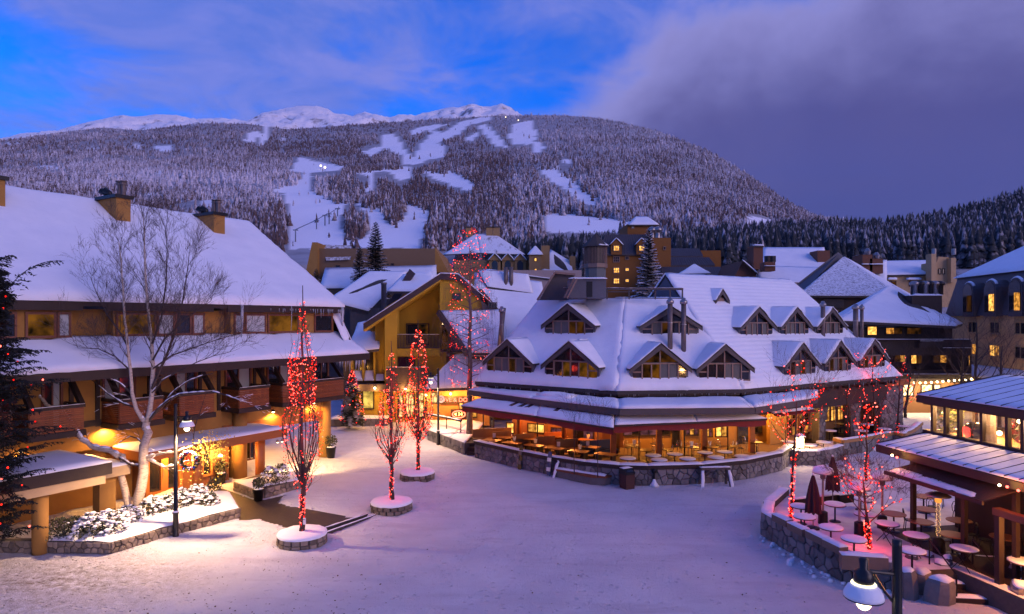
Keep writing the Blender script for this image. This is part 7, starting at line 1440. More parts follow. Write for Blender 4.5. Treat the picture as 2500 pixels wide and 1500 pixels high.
# ------------------------------------------------------------------ path, kerbs
pav_m = bpy.data.materials.new('wet_pavers'); pav_m.use_nodes = True; N, L = pav_m.node_tree.nodes, pav_m.node_tree.links; b_ = N['Principled BSDF']; br = N.new('ShaderNodeTexBrick'); br.inputs['Scale'].default_value = 3.2; br.inputs['Color1'].default_value = (.055, .035, .024, 1); br.inputs['Color2'].default_value = (.038, .025, .018, 1); br.inputs['Mortar'].default_value = (.02, .015, .012, 1); tc = N.new('ShaderNodeTexCoord'); L.new(tc.outputs['Object'], br.inputs['Vector']); L.new(br.outputs[0], b_.inputs['Base Color']); b_.inputs['Roughness'].default_value = .5
bp = N.new('ShaderNodeBump'); bp.inputs['Strength'].default_value = .4; bp.inputs['Distance'].default_value = .01; L.new(br.outputs[1], bp.inputs['Height']); bp.invert = True; L.new(bp.outputs[0], b_.inputs['Normal'])
m = MB(); m.poly([V((p.x, p.y, -.045)) for p in [gp(*q) for q in PATH_BIG]]); struct('path', m, pav_m)
for (a, c, lb) in (((794, 1306), (916, 1262), 'outer'), ((788, 1296), (905, 1257), 'inner')):
    p, q = gp(*a), gp(*c); m = MB(); m.beam(p + V((0, 0, .04)), q + V((0, 0, .04)), .16, .14); o = struct('kerb', m, mat('dark_kerb', (.06, .05, .045), .8, (.04, .03, .03), 5, .6)); m = MB(); m.slab([p + V((.0, -.08, .11)), q + V((0, -.08, .11)), q + V((0, .06, .11)), p + V((0, .06, .11))], 18, 2, .03, .025, 3); struct('kerb_snow', m, snow, o)
# ------------------------------------------------------------------ round tree planters
def ring_planter(loc, label, seed):
    t = thing('round_planter', label, 'planter', loc, 0, 'round stone tree planters'); rs = random.Random(seed); r = 1.0; h = .42; m = MB(); m.lathe([(r - .05, 0), (r - .05, h)], 32); part(t, 'core', m, mortar); z = 0
    for row in range(2):
        n = 17 + row; a0 = rs.uniform(0, 1)
        for i in range(n):
            a, c = a0 + 2 * math.pi * i / n + .012, a0 + 2 * math.pi * (i + rs.uniform(.9, 1.0)) / n - .012; z0, z1 = row * .21 + .01 * rs.random(), row * .21 + .2 + .015 * rs.random(); m = MB(); pr = rs.uniform(.0, .045)
            v = [((r - .06) * math.cos(x), (r - .06) * math.sin(x), z_) for z_ in (z0, z1) for x in (a, c)] + [((r + pr) * math.cos(lerp(a, c, u)), (r + pr) * math.sin(lerp(a, c, u)), lerp(z0, z1, w_)) for w_ in (.1, .9) for u in (.08, .5, .92)]
            m.add(v, [(0, 1, 6, 5, 4), (2, 7, 8, 9, 3), (0, 4, 7, 2), (1, 3, 9, 6), (4, 5, 8, 7), (5, 6, 9, 8)]); part(t, 'stone', m, stone_l)
    m = MB(); m.smooth = True; vs = []
    for (rr, zz) in ((r + .02, h - .01), (r + .03, h + .05), (r - .05, h + .11), (r * .6, h + .13), (r * .25, h + .16)): vs += [(rr * (1 + .03 * mnoise.noise(V((math.cos(q) * 3, math.sin(q) * 3, seed)))) * math.cos(q), rr * math.sin(q), zz + .03 * mnoise.noise(V((math.cos(q) * 4, math.sin(q) * 4, seed + rr)))) for q in [2 * math.pi * k / 36 for k in range(36)]]
    m.add(vs, [(i * 36 + j, i * 36 + (j + 1) % 36, (i + 1) * 36 + (j + 1) % 36, (i + 1) * 36 + j) for i in range(4) for j in range(36)] + [tuple(range(144, 180))]); part(t, 'planter_snow', m, snow); return t
PLC = [gp(738, 1328), gp(956, 1247), gp(1019, 1171)]
for p, lb, s in zip(PLC, ('nearest round stone planter holding the tallest red-lit tree', 'round stone planter at the end of the kerb', 'far round stone planter in the open square'), (1, 2, 3)): ring_planter(p, lb, s)
# ------------------------------------------------------------------ shop terrace walls, steps, Christmas tree deck
tw2 = thing('shop_terrace', 'stone-walled shop terrace in front of the mustard chalet', 'terrace', (-8, 56, 0)); set_frame(None, tw2)
S0 = [gp(800, 1042), gp(945, 1040)]; S1 = [gp(1045, 1075), gp(1100, 1096), gp(1135, 1110)]
for i, (a, c) in enumerate(((S0[0], S0[1]), (S1[0], S1[1]), (S1[1], S1[2]))): stone_wall(tw2, a, c, 0, .62 if i == 0 else .8, .35, stone_g, .42, seed=240 + i)
m = MB(); m.slab([V((S0[0].x, S0[0].y, .62)), V((S0[1].x, S0[1].y, .62)), V((S0[1].x, 60.5, .62)), V((S0[0].x, 60.5, .62))], 14, 6, .08, .05); m.slab([V((S1[0].x, S1[0].y, .8)), V((S1[1].x, S1[1].y, .8)), V((S1[1].x + 1, 56.5, .8)), V((S1[0].x - 1, 56.5, .8))], 10, 6, .07, .03); m.slab([V((S1[1].x, S1[1].y, .8)), V((S1[2].x, S1[2].y, .8)), V((S1[2].x + 1, 55, .8)), V((S1[1].x + 1, 56.5, .8))], 8, 6, .07, .03); part(tw2, 'terrace_snow', m, snow)
m = MB(); m.prism([V((p.x, p.y, .01)) for p in (S1[0], S1[1], S1[2], S1[2] + V((1, 7, 0)), S1[0] + V((-.5, 6.5, 0)))], (0, 0, .78)); part(tw2, 'terrace_base', m, mortar)
m = MB(); m.prism([V((p.x, p.y, .01)) for p in (S0[0], S0[1], S0[1] + V((0, 3, 0)), S0[0] + V((0, 3, 0)))], (0, 0, .6)); part(tw2, 'terrace_base', m, mortar)
for i in range(3): a = gp(1140, 1112); part(tw2, 'step', MB().box(a.x, a.x + 1.0, a.y + .35 * i, a.y + 2.4, .01, .24 * (i + 1)), dkwood)
pr_ = [gp(px_, py_, 1.75) for px_, py_ in ((1045, 1012), (1090, 1020), (1125, 1028))]
for i in range(2): m = MB(); m.beam(pr_[i], pr_[i + 1], .25, .1); rr_ = part(tw2, 'counter_rail', m, dkwood); m = MB(); m.slab([pr_[i] + V((0, -.12, .05)), pr_[i + 1] + V((0, -.12, .05)), pr_[i + 1] + V((0, .12, .05)), pr_[i] + V((0, .12, .05))], 8, 2, .06, .02); part(rr_, 'rail_snow', m, snow)
for p in pr_: part(tw2, 'rail_post', MB().tube([p - V((0, 0, .95)), p], .04, 6), dkwood)
set_frame()
# ------------------------------------------------------------------ things along the big terrace wall
def lean_board(px_, py_, h, w, label, mats):
    p = gp(px_, py_); t = thing('snowboard', label, 'snowboard', p + V((0, -.12, 0)), R(-38)); m = MB(); m.smooth = False
    out = [(-w, .12), (-w * .9, .05), (-w * .5, 0), (w * .5, 0), (w * .9, .05), (w, .12), (w * .86, h * .5), (w, h - .14), (w * .85, h - .05), (w * .4, h), (-w * .4, h), (-w * .85, h - .05), (-w, h - .14), (-w * .86, h * .5)]
    m.prism([(x, .22 * z / h, z) for x, z in out], (0, .015, 0)); part(t, 'deck', m, mats[0])
    for z in (.3, .68): m = MB(); m.cbox((0, .22 * z - .04, h * z), (w * 1.7, .10, .22), rx=-.14); part(t, 'binding', m, mats[1])
lean_board(1268, 1146, 1.5, .15, 'black snowboard leaning on the terrace wall', (blackm, mat('grey_binding', (.08, .08, .09), .5))); lean_board(1338, 1163, 1.48, .14, 'blue snowboard with white graphics leaning on the terrace wall', (mat('blue_deck', (.015, .05, .14), .35, (.45, .5, .55), 3, .2, thr=(.62, .66)), card))
p = gp(1352, 1166); t = thing('timber_prop', 'snow-crusted timber prop leaning between snowboard and bench planter', 'prop', p); part(t, 'post', MB().beam((-.05, -.2, 0), (.3, .25, 1.15), .14, .14), dkwood); m = MB(); m.slab([(-.12, -.3, .02), (.02, -.3, .02), (.36, .1, 1.0), (.24, .1, 1.0)], 3, 10, .04, .03, 4); part(t, 'prop_snow', m, snow)
pbx = thing('bench_planter', 'low red-edged planter bench with snow before the terrace wall', 'planter', gp(1430, 1170)); set_frame(None, pbx); q = [gp(px_, py_) for px_, py_ in ((1353, 1166), (1442, 1184), (1476, 1186), (1512, 1178), (1500, 1164), (1380, 1150))]
m = MB(); m.prism([V((p.x, p.y, 0)) for p in q], (0, 0, .42)); part(pbx, 'box', m, stone_g); m = MB(); cen = sum(q, V((0, 0, 0))) / 6; q2 = [cen + (p - cen) * 1.03 for p in q]; m.prism([V((p.x, p.y, .42)) for p in q2], (0, 0, .10)); part(pbx, 'timber_rim', m, rewood); m = MB(); m.slab([V((p.x, p.y, .52)) for p in (q[0], q[2], q[4], q[5])], 14, 6, .07, .05, 2, over=0); part(pbx, 'planter_snow', m, snow); set_frame()
p = gp(1531, 1192); t = thing('litter_bin', 'tilted-looking dark red litter bin with slanted hood', 'litter bin', p, R(28)); part(t, 'body', MB().box(-.3, .3, -.3, .3, 0, .8), mat('bin_red_wood', (.07, .022, .018), .7, (.05, .016, .014), 5, .6)); part(t, 'hood', MB().prism([(-.32, -.33, .8), (-.32, .33, .8), (-.32, .33, 1.12), (-.32, -.1, 1.1), (-.32, -.33, .92)], (.64, 0, 0)), blackm); part(t, 'opening', MB().cbox((0, -.235, 1.0), (.4, .02, .14), rx=-.6), glass); m = MB(); m.slab([(-.3, -.05, 1.12), (.3, -.05, 1.12), (.3, .3, 1.13), (-.3, .3, 1.13)], 5, 4, .04, .015); part(t, 'hood_snow', m, snow)
p = gp(1745, 1186); t = thing('trestle', 'frosted timber trestle bench leaning at the terrace wall', 'trestle', p, R(4)); 
for x in (-.72, .72):
    for y in (-.28, .28): part(t, 'leg', MB().beam((x * 1.12, y * 1.3, 0), (x, y * .3, .95), .13, .13, up=(0, 1, 0)), grayw)
    part(t, 'brace', MB().beam((x, -.02, .45), (x * .45, -.02, .9), .09, .09), grayw)
part(t, 'top_beam', MB().box(-.86, .86, -.14, .14, .92, 1.06), grayw); m = MB(); m.slab([(-.86, -.14, 1.06), (.86, -.14, 1.06), (.86, .14, 1.06), (-.86, .14, 1.06)], 10, 3, .05, .02, 3); m.slab([(-.95, -.44, .02), (-.78, -.44, .02), (-.7, -.18, .9), (-.84, -.18, .9)], 3, 8, .03, .02, 4); m.slab([(.78, -.44, .02), (.95, -.44, .02), (.84, -.18, .9), (.7, -.18, .9)], 3, 8, .03, .02, 4); part(t, 'trestle_snow', m, snow)
p = gp(1597, 1187); t = thing('hydrant_post', 'short dark standpipe in front of the terrace wall', 'standpipe', p); m = MB(); m.lathe([(.06, 0), (.06, .75), (.14, .76), (.16, .9), (.1, .98), (.02, 1.0)], 10); part(t, 'pipe', m, blackm); m = MB(); m.smooth = True; m.lathe([(.3, 0), (.15, .18), (.06, .4)], 10); part(t, 'drift', m, snow)

# fallen leaves and grit on the snow
m = MB(); rs2 = random.Random(8)
for i in range(520):
    px_, py_ = (rs2.uniform(0, 900), rs2.uniform(1340, 1510)) if i % 3 else (rs2.uniform(500, 2000), rs2.uniform(1200, 1510)); p = gp(px_, py_, .05); a = rs2.uniform(0, 6.28); s = rs2.uniform(.015, .05); d = V((math.cos(a), math.sin(a), rs2.uniform(-.2, .4))) * s; e = V((-d.y, d.x, .01)) * rs2.uniform(.4, .9); m.add([p - d, p - e, p + d, p + e], [(0, 1, 2, 3)])
tag(part(None, 'fallen_leaves', m, mat('brown_leaf', (.09, .045, .02), .9)), 'brown leaves and grit scattered over the trodden snow', 'litter', kind='stuff')
# chairlift masts and floodlights on the pistes
def on_slope(px_, py_):
    k = np.argmin((1250 + F * Xm / Ym - px_) ** 2 + (HZ - F * (Zm - CH) / Ym - py_) ** 2); return V((Xm.ravel()[k], Ym.ravel()[k], Zm.ravel()[k]))
tops = []
for i, (px_, py_, h) in enumerate(((724, 592, 30), (770, 560, 22), (791, 552, 26), (804, 548, 26), (828, 528, 20))):
    q = on_slope(px_, py_); hh = h * q.y / F; t = thing('lift_mast', ('lowest', 'second', 'third', 'fourth', 'highest')[i] + ' chairlift mast on the ski run above the lodge roof', 'lift mast', q, 0, 'chairlift masts on the ski run'); part(t, 'mast', MB().tube([(0, 0, 0), (0, 0, hh)], q.y * .0009, 6), steel); part(t, 'cross_arm', MB().box(-q.y * .004, q.y * .004, -.4, .4, hh - .8, hh), steel); tops.append(q + V((0, 0, hh)))
m = MB(); m.tube(tops, .35, 4, False); single('lift_cable', m, blackm, 'chairlift cable running up the ski run', 'cable')
for i, (px_, py_) in enumerate(((783, 415), (794, 420), (1268, 300), (1232, 292))):
    q = on_slope(px_, py_); t = thing('piste_light', ('left light of the pair on the lower ski run', 'right light of the pair on the lower ski run', 'floodlight at the top of the upper ski run', 'small light on the summit shoulder')[i], 'floodlight', q, 0, 'lights on the pistes'); part(t, 'mast', MB().tube([(0, 0, 0), (0, 0, 9)], .5, 6), steel); m = MB(); m.ball((0, 0, 10), 2.6, 8, 5); part(t, 'lamp_head', m, glow('piste_glow', (1, .8, .5), 3))
# ------------------------------------------------------------------ trees
bark_d = mat('dark_bark', (.050, .032, .026), .9, (.03, .02, .017), 8, .7, .4, 30, stretch=(1, 1, .3)); twig_m = mat('brown_twig', (.065, .038, .032), .9)
birch_m = mat('birch_bark', (.48, .40, .33), .75, (.13, .09, .07), 5, .5, .3, 25, stretch=(1, 1, 4), thr=(.50, .72))
def jitter_path(p0, p1, n, amp, rs): return [lerp(p0, p1, i / n) + (V((rs.gauss(0, amp), rs.gauss(0, amp), rs.gauss(0, amp))) if 0 < i < n else V((0, 0, 0))) for i in range(n + 1)]
def grow(mb, p, d, length, r, depth, rs, up=.25, split=3, droop=0, ends=None, sides=5, min_len=.12, spread=.55, seg=4, taper=.45):
    path = [p]; q = p.copy(); dd = d.normalized()
    for i in range(seg):
        dd = (dd + V((rs.gauss(0, .13), rs.gauss(0, .13), rs.gauss(0, .09) + up * .25 - droop * .3))).normalized(); q = q + dd * (length / seg); path.append(q.copy())
    mb.tube(path, [lerp(r, r * taper, i / seg) for i in range(seg + 1)], max(3, sides), caps=False)
    if ends is not None: ends.append((path, depth, r))
    if depth <= 0 or length < min_len: return
    n = split + rs.randint(0, 1)
    for k in range(n):
        t = rs.uniform(.3, 1.0) if k else 1.0; i = min(seg - 1, int(t * seg)); b = lerp(path[i], path[i + 1], t * seg - i); ax = V((rs.gauss(0, 1), rs.gauss(0, 1), rs.gauss(0, 1))); ax = (ax - dd * ax.dot(dd)).normalized(); nd = (dd + ax * rs.uniform(spread * .5, spread * 1.3)).normalized()
        grow(mb, b, nd, length * rs.uniform(.55, .78), max(.0045, r * (1 - t * (1 - taper)) * rs.uniform(.5, .7)), depth - 1, rs, up, split, droop, ends, sides - 1, min_len, spread, max(2, seg - 1), taper)
def bulbs_at(th, pts, r=.03, name='bulbs', lights=4, power=6, mats=None):
    m = MB(); rs = random.Random(len(pts))
    for p in pts: m.m = (0, 0, 0, 1, 1, 2, 2)[rs.randrange(7)]; m.ball(p, r * rs.uniform(.8, 1.25), 5, 4)
    o = part(th, name, m, mats or [bulb_r, bulb_r2, bulb_r3], kind='stuff'); pts = sorted(pts, key=lambda p: p.z); n = len(pts)
    for i in range(lights): s = pts[int(n * i / lights):int(n * (i + 1) / lights)]; c = sum(s, V((0, 0, 0))) / max(1, len(s)); lamp(th, c, power, RED, .25)
    return o
def wire_of(th, pts, r=.006):
    m = MB(); m.tube(pts, r, 3, False); return part(th, 'wire', m, blackm)
def lit_tree(px_, Y, base_z, prof, nb, label, llabel, seed, forkpy):
    """upright narrow street tree; prof: (row, half width in columns) from the foot up"""
    rs = random.Random(seed); base = V((pt(px_, 0, Y).x, Y, base_z)); k = Y / F; pr = [(CH - (py_ - HZ) * k, hw * k) for py_, hw in prof]; zs = [p[0] for p in pr]; hw = [p[1] for p in pr]
    wd = lambda z: float(np.interp(z, zs, hw)); zf = CH - (forkpy - HZ) * k; zt = zs[-1]
    t = thing('street_tree', label, 'tree', base, 0, 'upright trees wound with red lights'); m = MB(); m.smooth = True
    P = lambda x, y, z: V((x, y, z - base_z))
    m.tube([P(rs.uniform(-.03, .03), 0, lerp(base_z, zf, i / 5)) for i in range(6)], [.13, .11, .10, .09, .085, .085], 9); trunk = part(t, 'trunk', m, bark_d)
    m = MB(); ends = []
    for i in range(17):
        a = 2 * math.pi * i / 17 * 2.4 + rs.uniform(-.2, .2); ztop = lerp(zf + 1.0, zt, (i / 17) ** .55); fr_ = rs.uniform(.55, 1.0); z = zf + rs.uniform(-.2, .9) * (i / 17); path = []
        for j in range(9): zz = lerp(z, ztop, j / 8); rr = wd(zz) * fr_ * min(1, j / 2.5); path.append(P(rr * math.cos(a + .1 * j) + rs.gauss(0, .02), rr * math.sin(a + .1 * j) + rs.gauss(0, .02), zz))
        m.tube(path, [.024 * (1 - j / 9) + .005 for j in range(9)], 4, False); ends.append(path)
    m.tube([P(0, 0, lerp(zf, zt + .6, j / 8)) + V((rs.gauss(0, .03), rs.gauss(0, .03), 0)) for j in range(9)], [.075 * (1 - j / 9) + .008 for j in range(9)], 6, False)
    for path in ends:
        for j in range(1, 9):
            for _ in range(2): p = lerp(path[j - 1], path[j], rs.random()); d = V((p.x, p.y, 0)); d = d.normalized() if d.length > .01 else V((1, 0, 0)); grow(m, p, d * .5 + V((rs.gauss(0, .4), rs.gauss(0, .4), 1.2)), rs.uniform(.25, .6), .006, 1, rs, .3, 1, 0, None, 3, .1, .5, 2)
    part(t, 'branches', m, twig_m, kind='stuff')
    L_ = thing('light_string', llabel, 'fairy lights', base); pts = []
    for (pa, pb, n_, shell) in nb:
        za, zb = CH - (pa - HZ) * k, CH - (pb - HZ) * k
        for i in range(n_):
            z = rs.uniform(za, zb); r = max(.1, wd(z)) * (rs.uniform(.75, 1.0) if shell else rs.uniform(.3, 1)); a = rs.uniform(0, 6.283); pts.append(P(r * math.cos(a), r * math.sin(a), z))
    bulbs_at(L_, pts, .0205 * max(1, Y / 28), lights=5, power=30)
    m = MB()
    for i in range(0, len(pts) - 1, 1):
        if (pts[i] - pts[i + 1]).length < .8: m.tube([pts[i], pts[i + 1]], .004, 3, False)
    m.tube([P(.1 * math.cos(j * .9), .1 * math.sin(j * .9), lerp(base_z, zf, j / 30)) for j in range(31)], .006, 3, False); part(L_, 'wire', m, blackm, kind='stuff'); return t
zb = .5
lit_tree(738, 27.7, zb, [(1312, 6), (1212, 8), (1165, 28), (1110, 48), (1060, 54), (1010, 50), (990, 30), (975, 31), (930, 35), (875, 33), (860, 26), (830, 20), (800, 11), (760, 7), (732, 4)], [(1308, 1205, 120, True), (1200, 1100, 75, True), (1130, 1040, 90, True), (1060, 985, 170, True), (985, 870, 360, True), (870, 800, 60, True), (800, 735, 36, True)], 'tallest red-lit street tree in the nearest round planter', 'dense red light strings on the nearest street tree', 1, 1210)
lit_tree(956, 32.5, zb, [(1232, 5), (1140, 7), (1100, 30), (1065, 42), (1035, 40), (1025, 28), (1000, 33), (955, 32), (950, 17), (905, 13), (862, 5)], [(1228, 1140, 80, True), (1130, 1030, 130, True), (1040, 950, 260, True), (950, 862, 40, True)], 'red-lit street tree in the planter at the kerb end', 'red light strings on the middle street tree', 2, 1140)
lit_tree(1021, 38.9, zb, [(1160, 5), (1085, 6), (1060, 22), (1040, 34), (960, 42), (940, 26), (870, 24), (840, 16), (806, 5)], [(1158, 1080, 60, True), (1075, 1030, 130, True), (1040, 935, 320, True), (935, 806, 160, True)], 'red-lit street tree in the farthest round planter', 'thick red light strings on the farthest street tree', 3, 1085)
# power box tag on the near tree trunk
p = PLC[0]; t = thing('trunk_notice', 'small white notice tied to the nearest street tree trunk', 'notice', (p.x + .13, p.y - .12, .85)); part(t, 'notice_plate', MB().box(-.06, .06, -.01, .01, 0, .28), card); part(t, 'tie', MB().box(-.1, .02, -.012, .1, .2, .22), blackm)
# ---- big birch before the lodge
YB_ = 30.4; bz = .5; base = pt(332, 1250, YB_); birch = thing('birch_tree', 'large bare birch with snow-lined limbs before the lodge', 'tree', (base.x, base.y, bz)); rs = random.Random(21)
def bp_(px_, py_, dy=0): return pt(px_, py_, YB_ + dy) - V((base.x, base.y, bz))
limb = [  # (pixel polyline, start radius, end radius, depth drift)
    ([(336, 1256), (345, 1190), (352, 1120), (356, 1060), (358, 1030)], .25, .16, 0), ([(316, 1256), (303, 1195), (294, 1130), (290, 1112)], .17, .13, .3),
    ([(290, 1114), (268, 1102), (225, 1092), (205, 1072), (185, 1048), (165, 1018), (145, 1003), (112, 985), (85, 960), (48, 922)], .13, .06, .2), ([(292, 1118), (318, 1132), (340, 1138), (352, 1128)], .06, .05, 0),
    ([(357, 1034), (345, 1020), (332, 1000), (322, 960), (318, 905), (312, 850), (306, 780), (300, 700), (296, 640), (290, 590)], .11, .02, -.3), ([(358, 1034), (366, 1000), (371, 960), (374, 900), (370, 840), (362, 760), (356, 680), (352, 600), (350, 530)], .13, .02, .2),
    ([(362, 1030), (385, 1000), (415, 975), (440, 963), (480, 959), (519, 957), (552, 966), (584, 977)], .075, .02, -.6), ([(364, 1020), (395, 990), (425, 955), (460, 930), (495, 917), (520, 912)], .05, .012, .5), ([(371, 950), (392, 900), (410, 860), (430, 800), (445, 740), (455, 680), (462, 620)], .075, .015, -.6), ([(373, 880), (400, 830), (440, 790), (480, 760), (515, 735)], .05, .012, .6),
    ([(320, 960), (292, 935), (258, 920), (232, 912), (214, 905)], .05, .012, -.5), ([(330, 995), (300, 985), (262, 960), (220, 925)], .05, .012, .4), ([(314, 850), (292, 810), (262, 770), (238, 720), (222, 680)], .05, .012, .5), ([(372, 840), (395, 770), (405, 690), (408, 610), (404, 560)], .055, .012, .9), ([(350, 1120), (375, 1112), (405, 1106), (436, 1100), (470, 1088)], .075, .03, -.8), ([(350, 1118), (380, 1128), (400, 1140), (425, 1137), (445, 1122)], .075, .03, -.5),
    ([(352, 1088), (335, 1070), (318, 1066), (298, 1076), (286, 1086)], .035, .01, -.3), ([(371, 960), (395, 930), (440, 905), (480, 885), (520, 870), (560, 860)], .04, .01, .3), ([(318, 905), (280, 870), (240, 852), (190, 850)], .04, .01, -.2), ([(374, 900), (420, 868), (470, 850), (530, 830), (590, 812)], .04, .01, -.4), ([(470, 1088), (476, 1040), (490, 1000), (505, 955)], .03, .01, .1)]
mt_, mb2, sn_ = MB(), MB(), MB(); mt_.smooth = True; sn_.smooth = True; ends = []
for li, (pl_, r0, r1, dy) in enumerate(limb):
    n = len(pl_); path = [bp_(a, b, dy * i / (n - 1)) for i, (a, b) in enumerate(pl_)]; fine = []
    for i in range(n - 1): fine += [lerp(path[i], path[i + 1], u) + V((rs.gauss(0, r1 * .5), rs.gauss(0, r1 * .5), rs.gauss(0, r1 * .4))) * (0 if u == 0 and i == 0 else 1) for u in (0, .5)]
    fine.append(path[-1]); K = len(fine); rad = [lerp(r0, r1, i / (K - 1)) for i in range(K)]; (mt_ if r0 > .1 or li in (14, 15) else mb2).tube(fine, rad, 9 if r0 > .1 else 6)
    for i in range(K - 1):
        d = fine[i + 1] - fine[i]; sl = abs(d.z) / max(d.length, .01)
        if sl < .8 and fine[i].z < 6.3 and rs.random() < .8: a, c = fine[i] + V((0, 0, rad[i] * .75)), fine[i + 1] + V((0, 0, rad[i + 1] * .75)); sn_.tube([a, lerp(a, c, .5) + V((0, 0, .015)), c], [rad[i] * .5 + .008, rad[i] * .62 + .012, rad[i + 1] * .5 + .008], 5)
    lo = 2 if li in (0, 1) else 0
    if li in (0, 1, 3): continue
    for i in range(1, K):
        t_ = i / (K - 1)
        hi_ = fine[i].z > 6.9; nt_ = (3 if hi_ else 1)
        for _ in range(nt_):
            if rs.random() < (.9 if hi_ else .4): d = (fine[i] - fine[i - 1]).normalized(); ax = V((rs.gauss(0, 1), rs.gauss(0, 1), rs.gauss(0, .5))); nd = (d * .8 + ax.normalized() * .65 + V((0, 0, .45 if hi_ else .1))).normalized(); grow(mb2, fine[i], nd, rs.uniform(.65, 1.2) if hi_ else rs.uniform(.4, 1.0), max(.009, rad[i] * .35), 3 if hi_ else 2, rs, .3 if hi_ else 0, 3, 0, ends, 4, .12, .6, 3)
part(birch, 'trunk', mt_, birch_m); part(birch, 'branches', mb2, mat('birch_twig', (.060, .038, .034), .85, (.042, .028, .025), 6, .6), kind='stuff')
for path, dep, r in ends:
    for i in range(len(path) - 1):
        d = path[i + 1] - path[i]
        if path[i].z < 5.6 and abs(d.z) < d.length * .6 and rs.random() < .35: sn_.tube([path[i] + V((0, 0, r * .8)), path[i + 1] + V((0, 0, r * .8))], r * .7 + .004, 4)
part(birch, 'branch_snow', sn_, snow, kind='stuff')
yl = mat('yellow_birch_leaf', (.42, .30, .04), .6); m = MB(); c0_ = bp_(512, 1085, -.5)
for i in range(620):
    a = rs.gauss(0, .42), rs.gauss(0, .35), rs.gauss(-.15, .42); p = c0_ + V(a)
    if i % 5 == 0: p = bp_(rs.uniform(420, 560), rs.uniform(1090, 1190), -.5 + rs.gauss(0, .3))
    d = V((rs.gauss(0, .5), rs.gauss(0, .5), rs.gauss(-1, .4))).normalized(); e = d.orthogonal().normalized(); s = rs.uniform(.04, .085); m.add([p, p + e * s * .45 + d * s * .5, p + d * s, p - e * s * .45 + d * s * .5], [(0, 1, 2, 3)])
part(birch, 'clinging_leaves', m, yl)
# ---- tall garlanded birch by the terrace
rs = random.Random(33); Y4 = 49.5; b4 = pt(1146, 1064, Y4); t4 = thing('garlanded_birch', 'tall bare birch hung with spiralling red light garlands', 'tree', (b4.x, Y4, .8)); m = MB(); m.smooth = True; H4 = pt(0, 600, Y4).z - .8
m.tube([V((0, 0, H4 * i / 8)) + V((.02 * i * (i % 2), 0, 0)) for i in range(9)], [.26, .22, .19, .17, .14, .11, .08, .05, .025], 9); part(t4, 'trunk', m, mat('grey_birch_bark', (.16, .12, .11), .85, (.08, .06, .055), 5, .6)); m = MB()
for i in range(46):
    z = H4 * (.30 + .68 * i / 46); a = i * 2.4; d = V((math.cos(a), math.sin(a), .55)); L4 = 1.9 * (1 - (z / H4 - .3) * .9) * rs.uniform(.7, 1.15); e4 = []; grow(m, V((0, 0, z)), d, L4, .035, 2, rs, .1, 3, .35, e4, 4, .12, .6, 4)
    for path, dep, r in e4[::2]:
        p = path[-1]
        for _ in range(2): q = p + V((rs.gauss(0, .1), rs.gauss(0, .1), 0)); m.tube([q, q + V((rs.gauss(0, .06), rs.gauss(0, .06), -.5)), q + V((rs.gauss(0, .1), rs.gauss(0, .1), -rs.uniform(.7, 1.3)))], [.006, .005, .003], 3, False)
part(t4, 'branches', m, mat('mauve_twig', (.085, .055, .06), .9), kind='stuff')
g4 = thing('light_garland', 'red light garlands spiralling round the tall birch', 'fairy lights', (b4.x, Y4, .8)); pts = []
prof4 = [(560, 14), (600, 40), (650, 46), (720, 48), (800, 46), (900, 50), (960, 44)]
rows = [565, 582, 600, 612, 632, 652, 668, 690, 712, 735, 760, 783, 808, 830, 852, 875, 900, 922, 945]
for j, py_ in enumerate(rows):
    hw = float(np.interp(py_, [q[0] for q in prof4], [q[1] for q in prof4])) * Y4 / F; z0 = pt(0, py_, Y4).z - .8; n = int(11 + 11 * hw); a0 = rs.uniform(0, 6.28); tl = rs.uniform(-.35, .35)
    for i in range(n): a = a0 + i / n * rs.uniform(4.6, 5.2); pts.append(V((hw * math.cos(a) * rs.uniform(.9, 1.05), hw * math.sin(a), z0 + tl * math.cos(a - a0) + .16 * math.sin(i * 1.1))))
for _ in range(14): pts.append(V((rs.gauss(0, .25), rs.gauss(0, .2), rs.uniform(H4 - .2, H4 + 1.2))))
bulbs_at(g4, pts, .028, lights=6, power=16)
m = MB(); [m.tube([pts[i], pts[i + 1]], .007, 3, False) for i in range(len(pts) - 1) if (pts[i] - pts[i + 1]).length < .9]; part(g4, 'wire', m, blackm, kind='stuff')
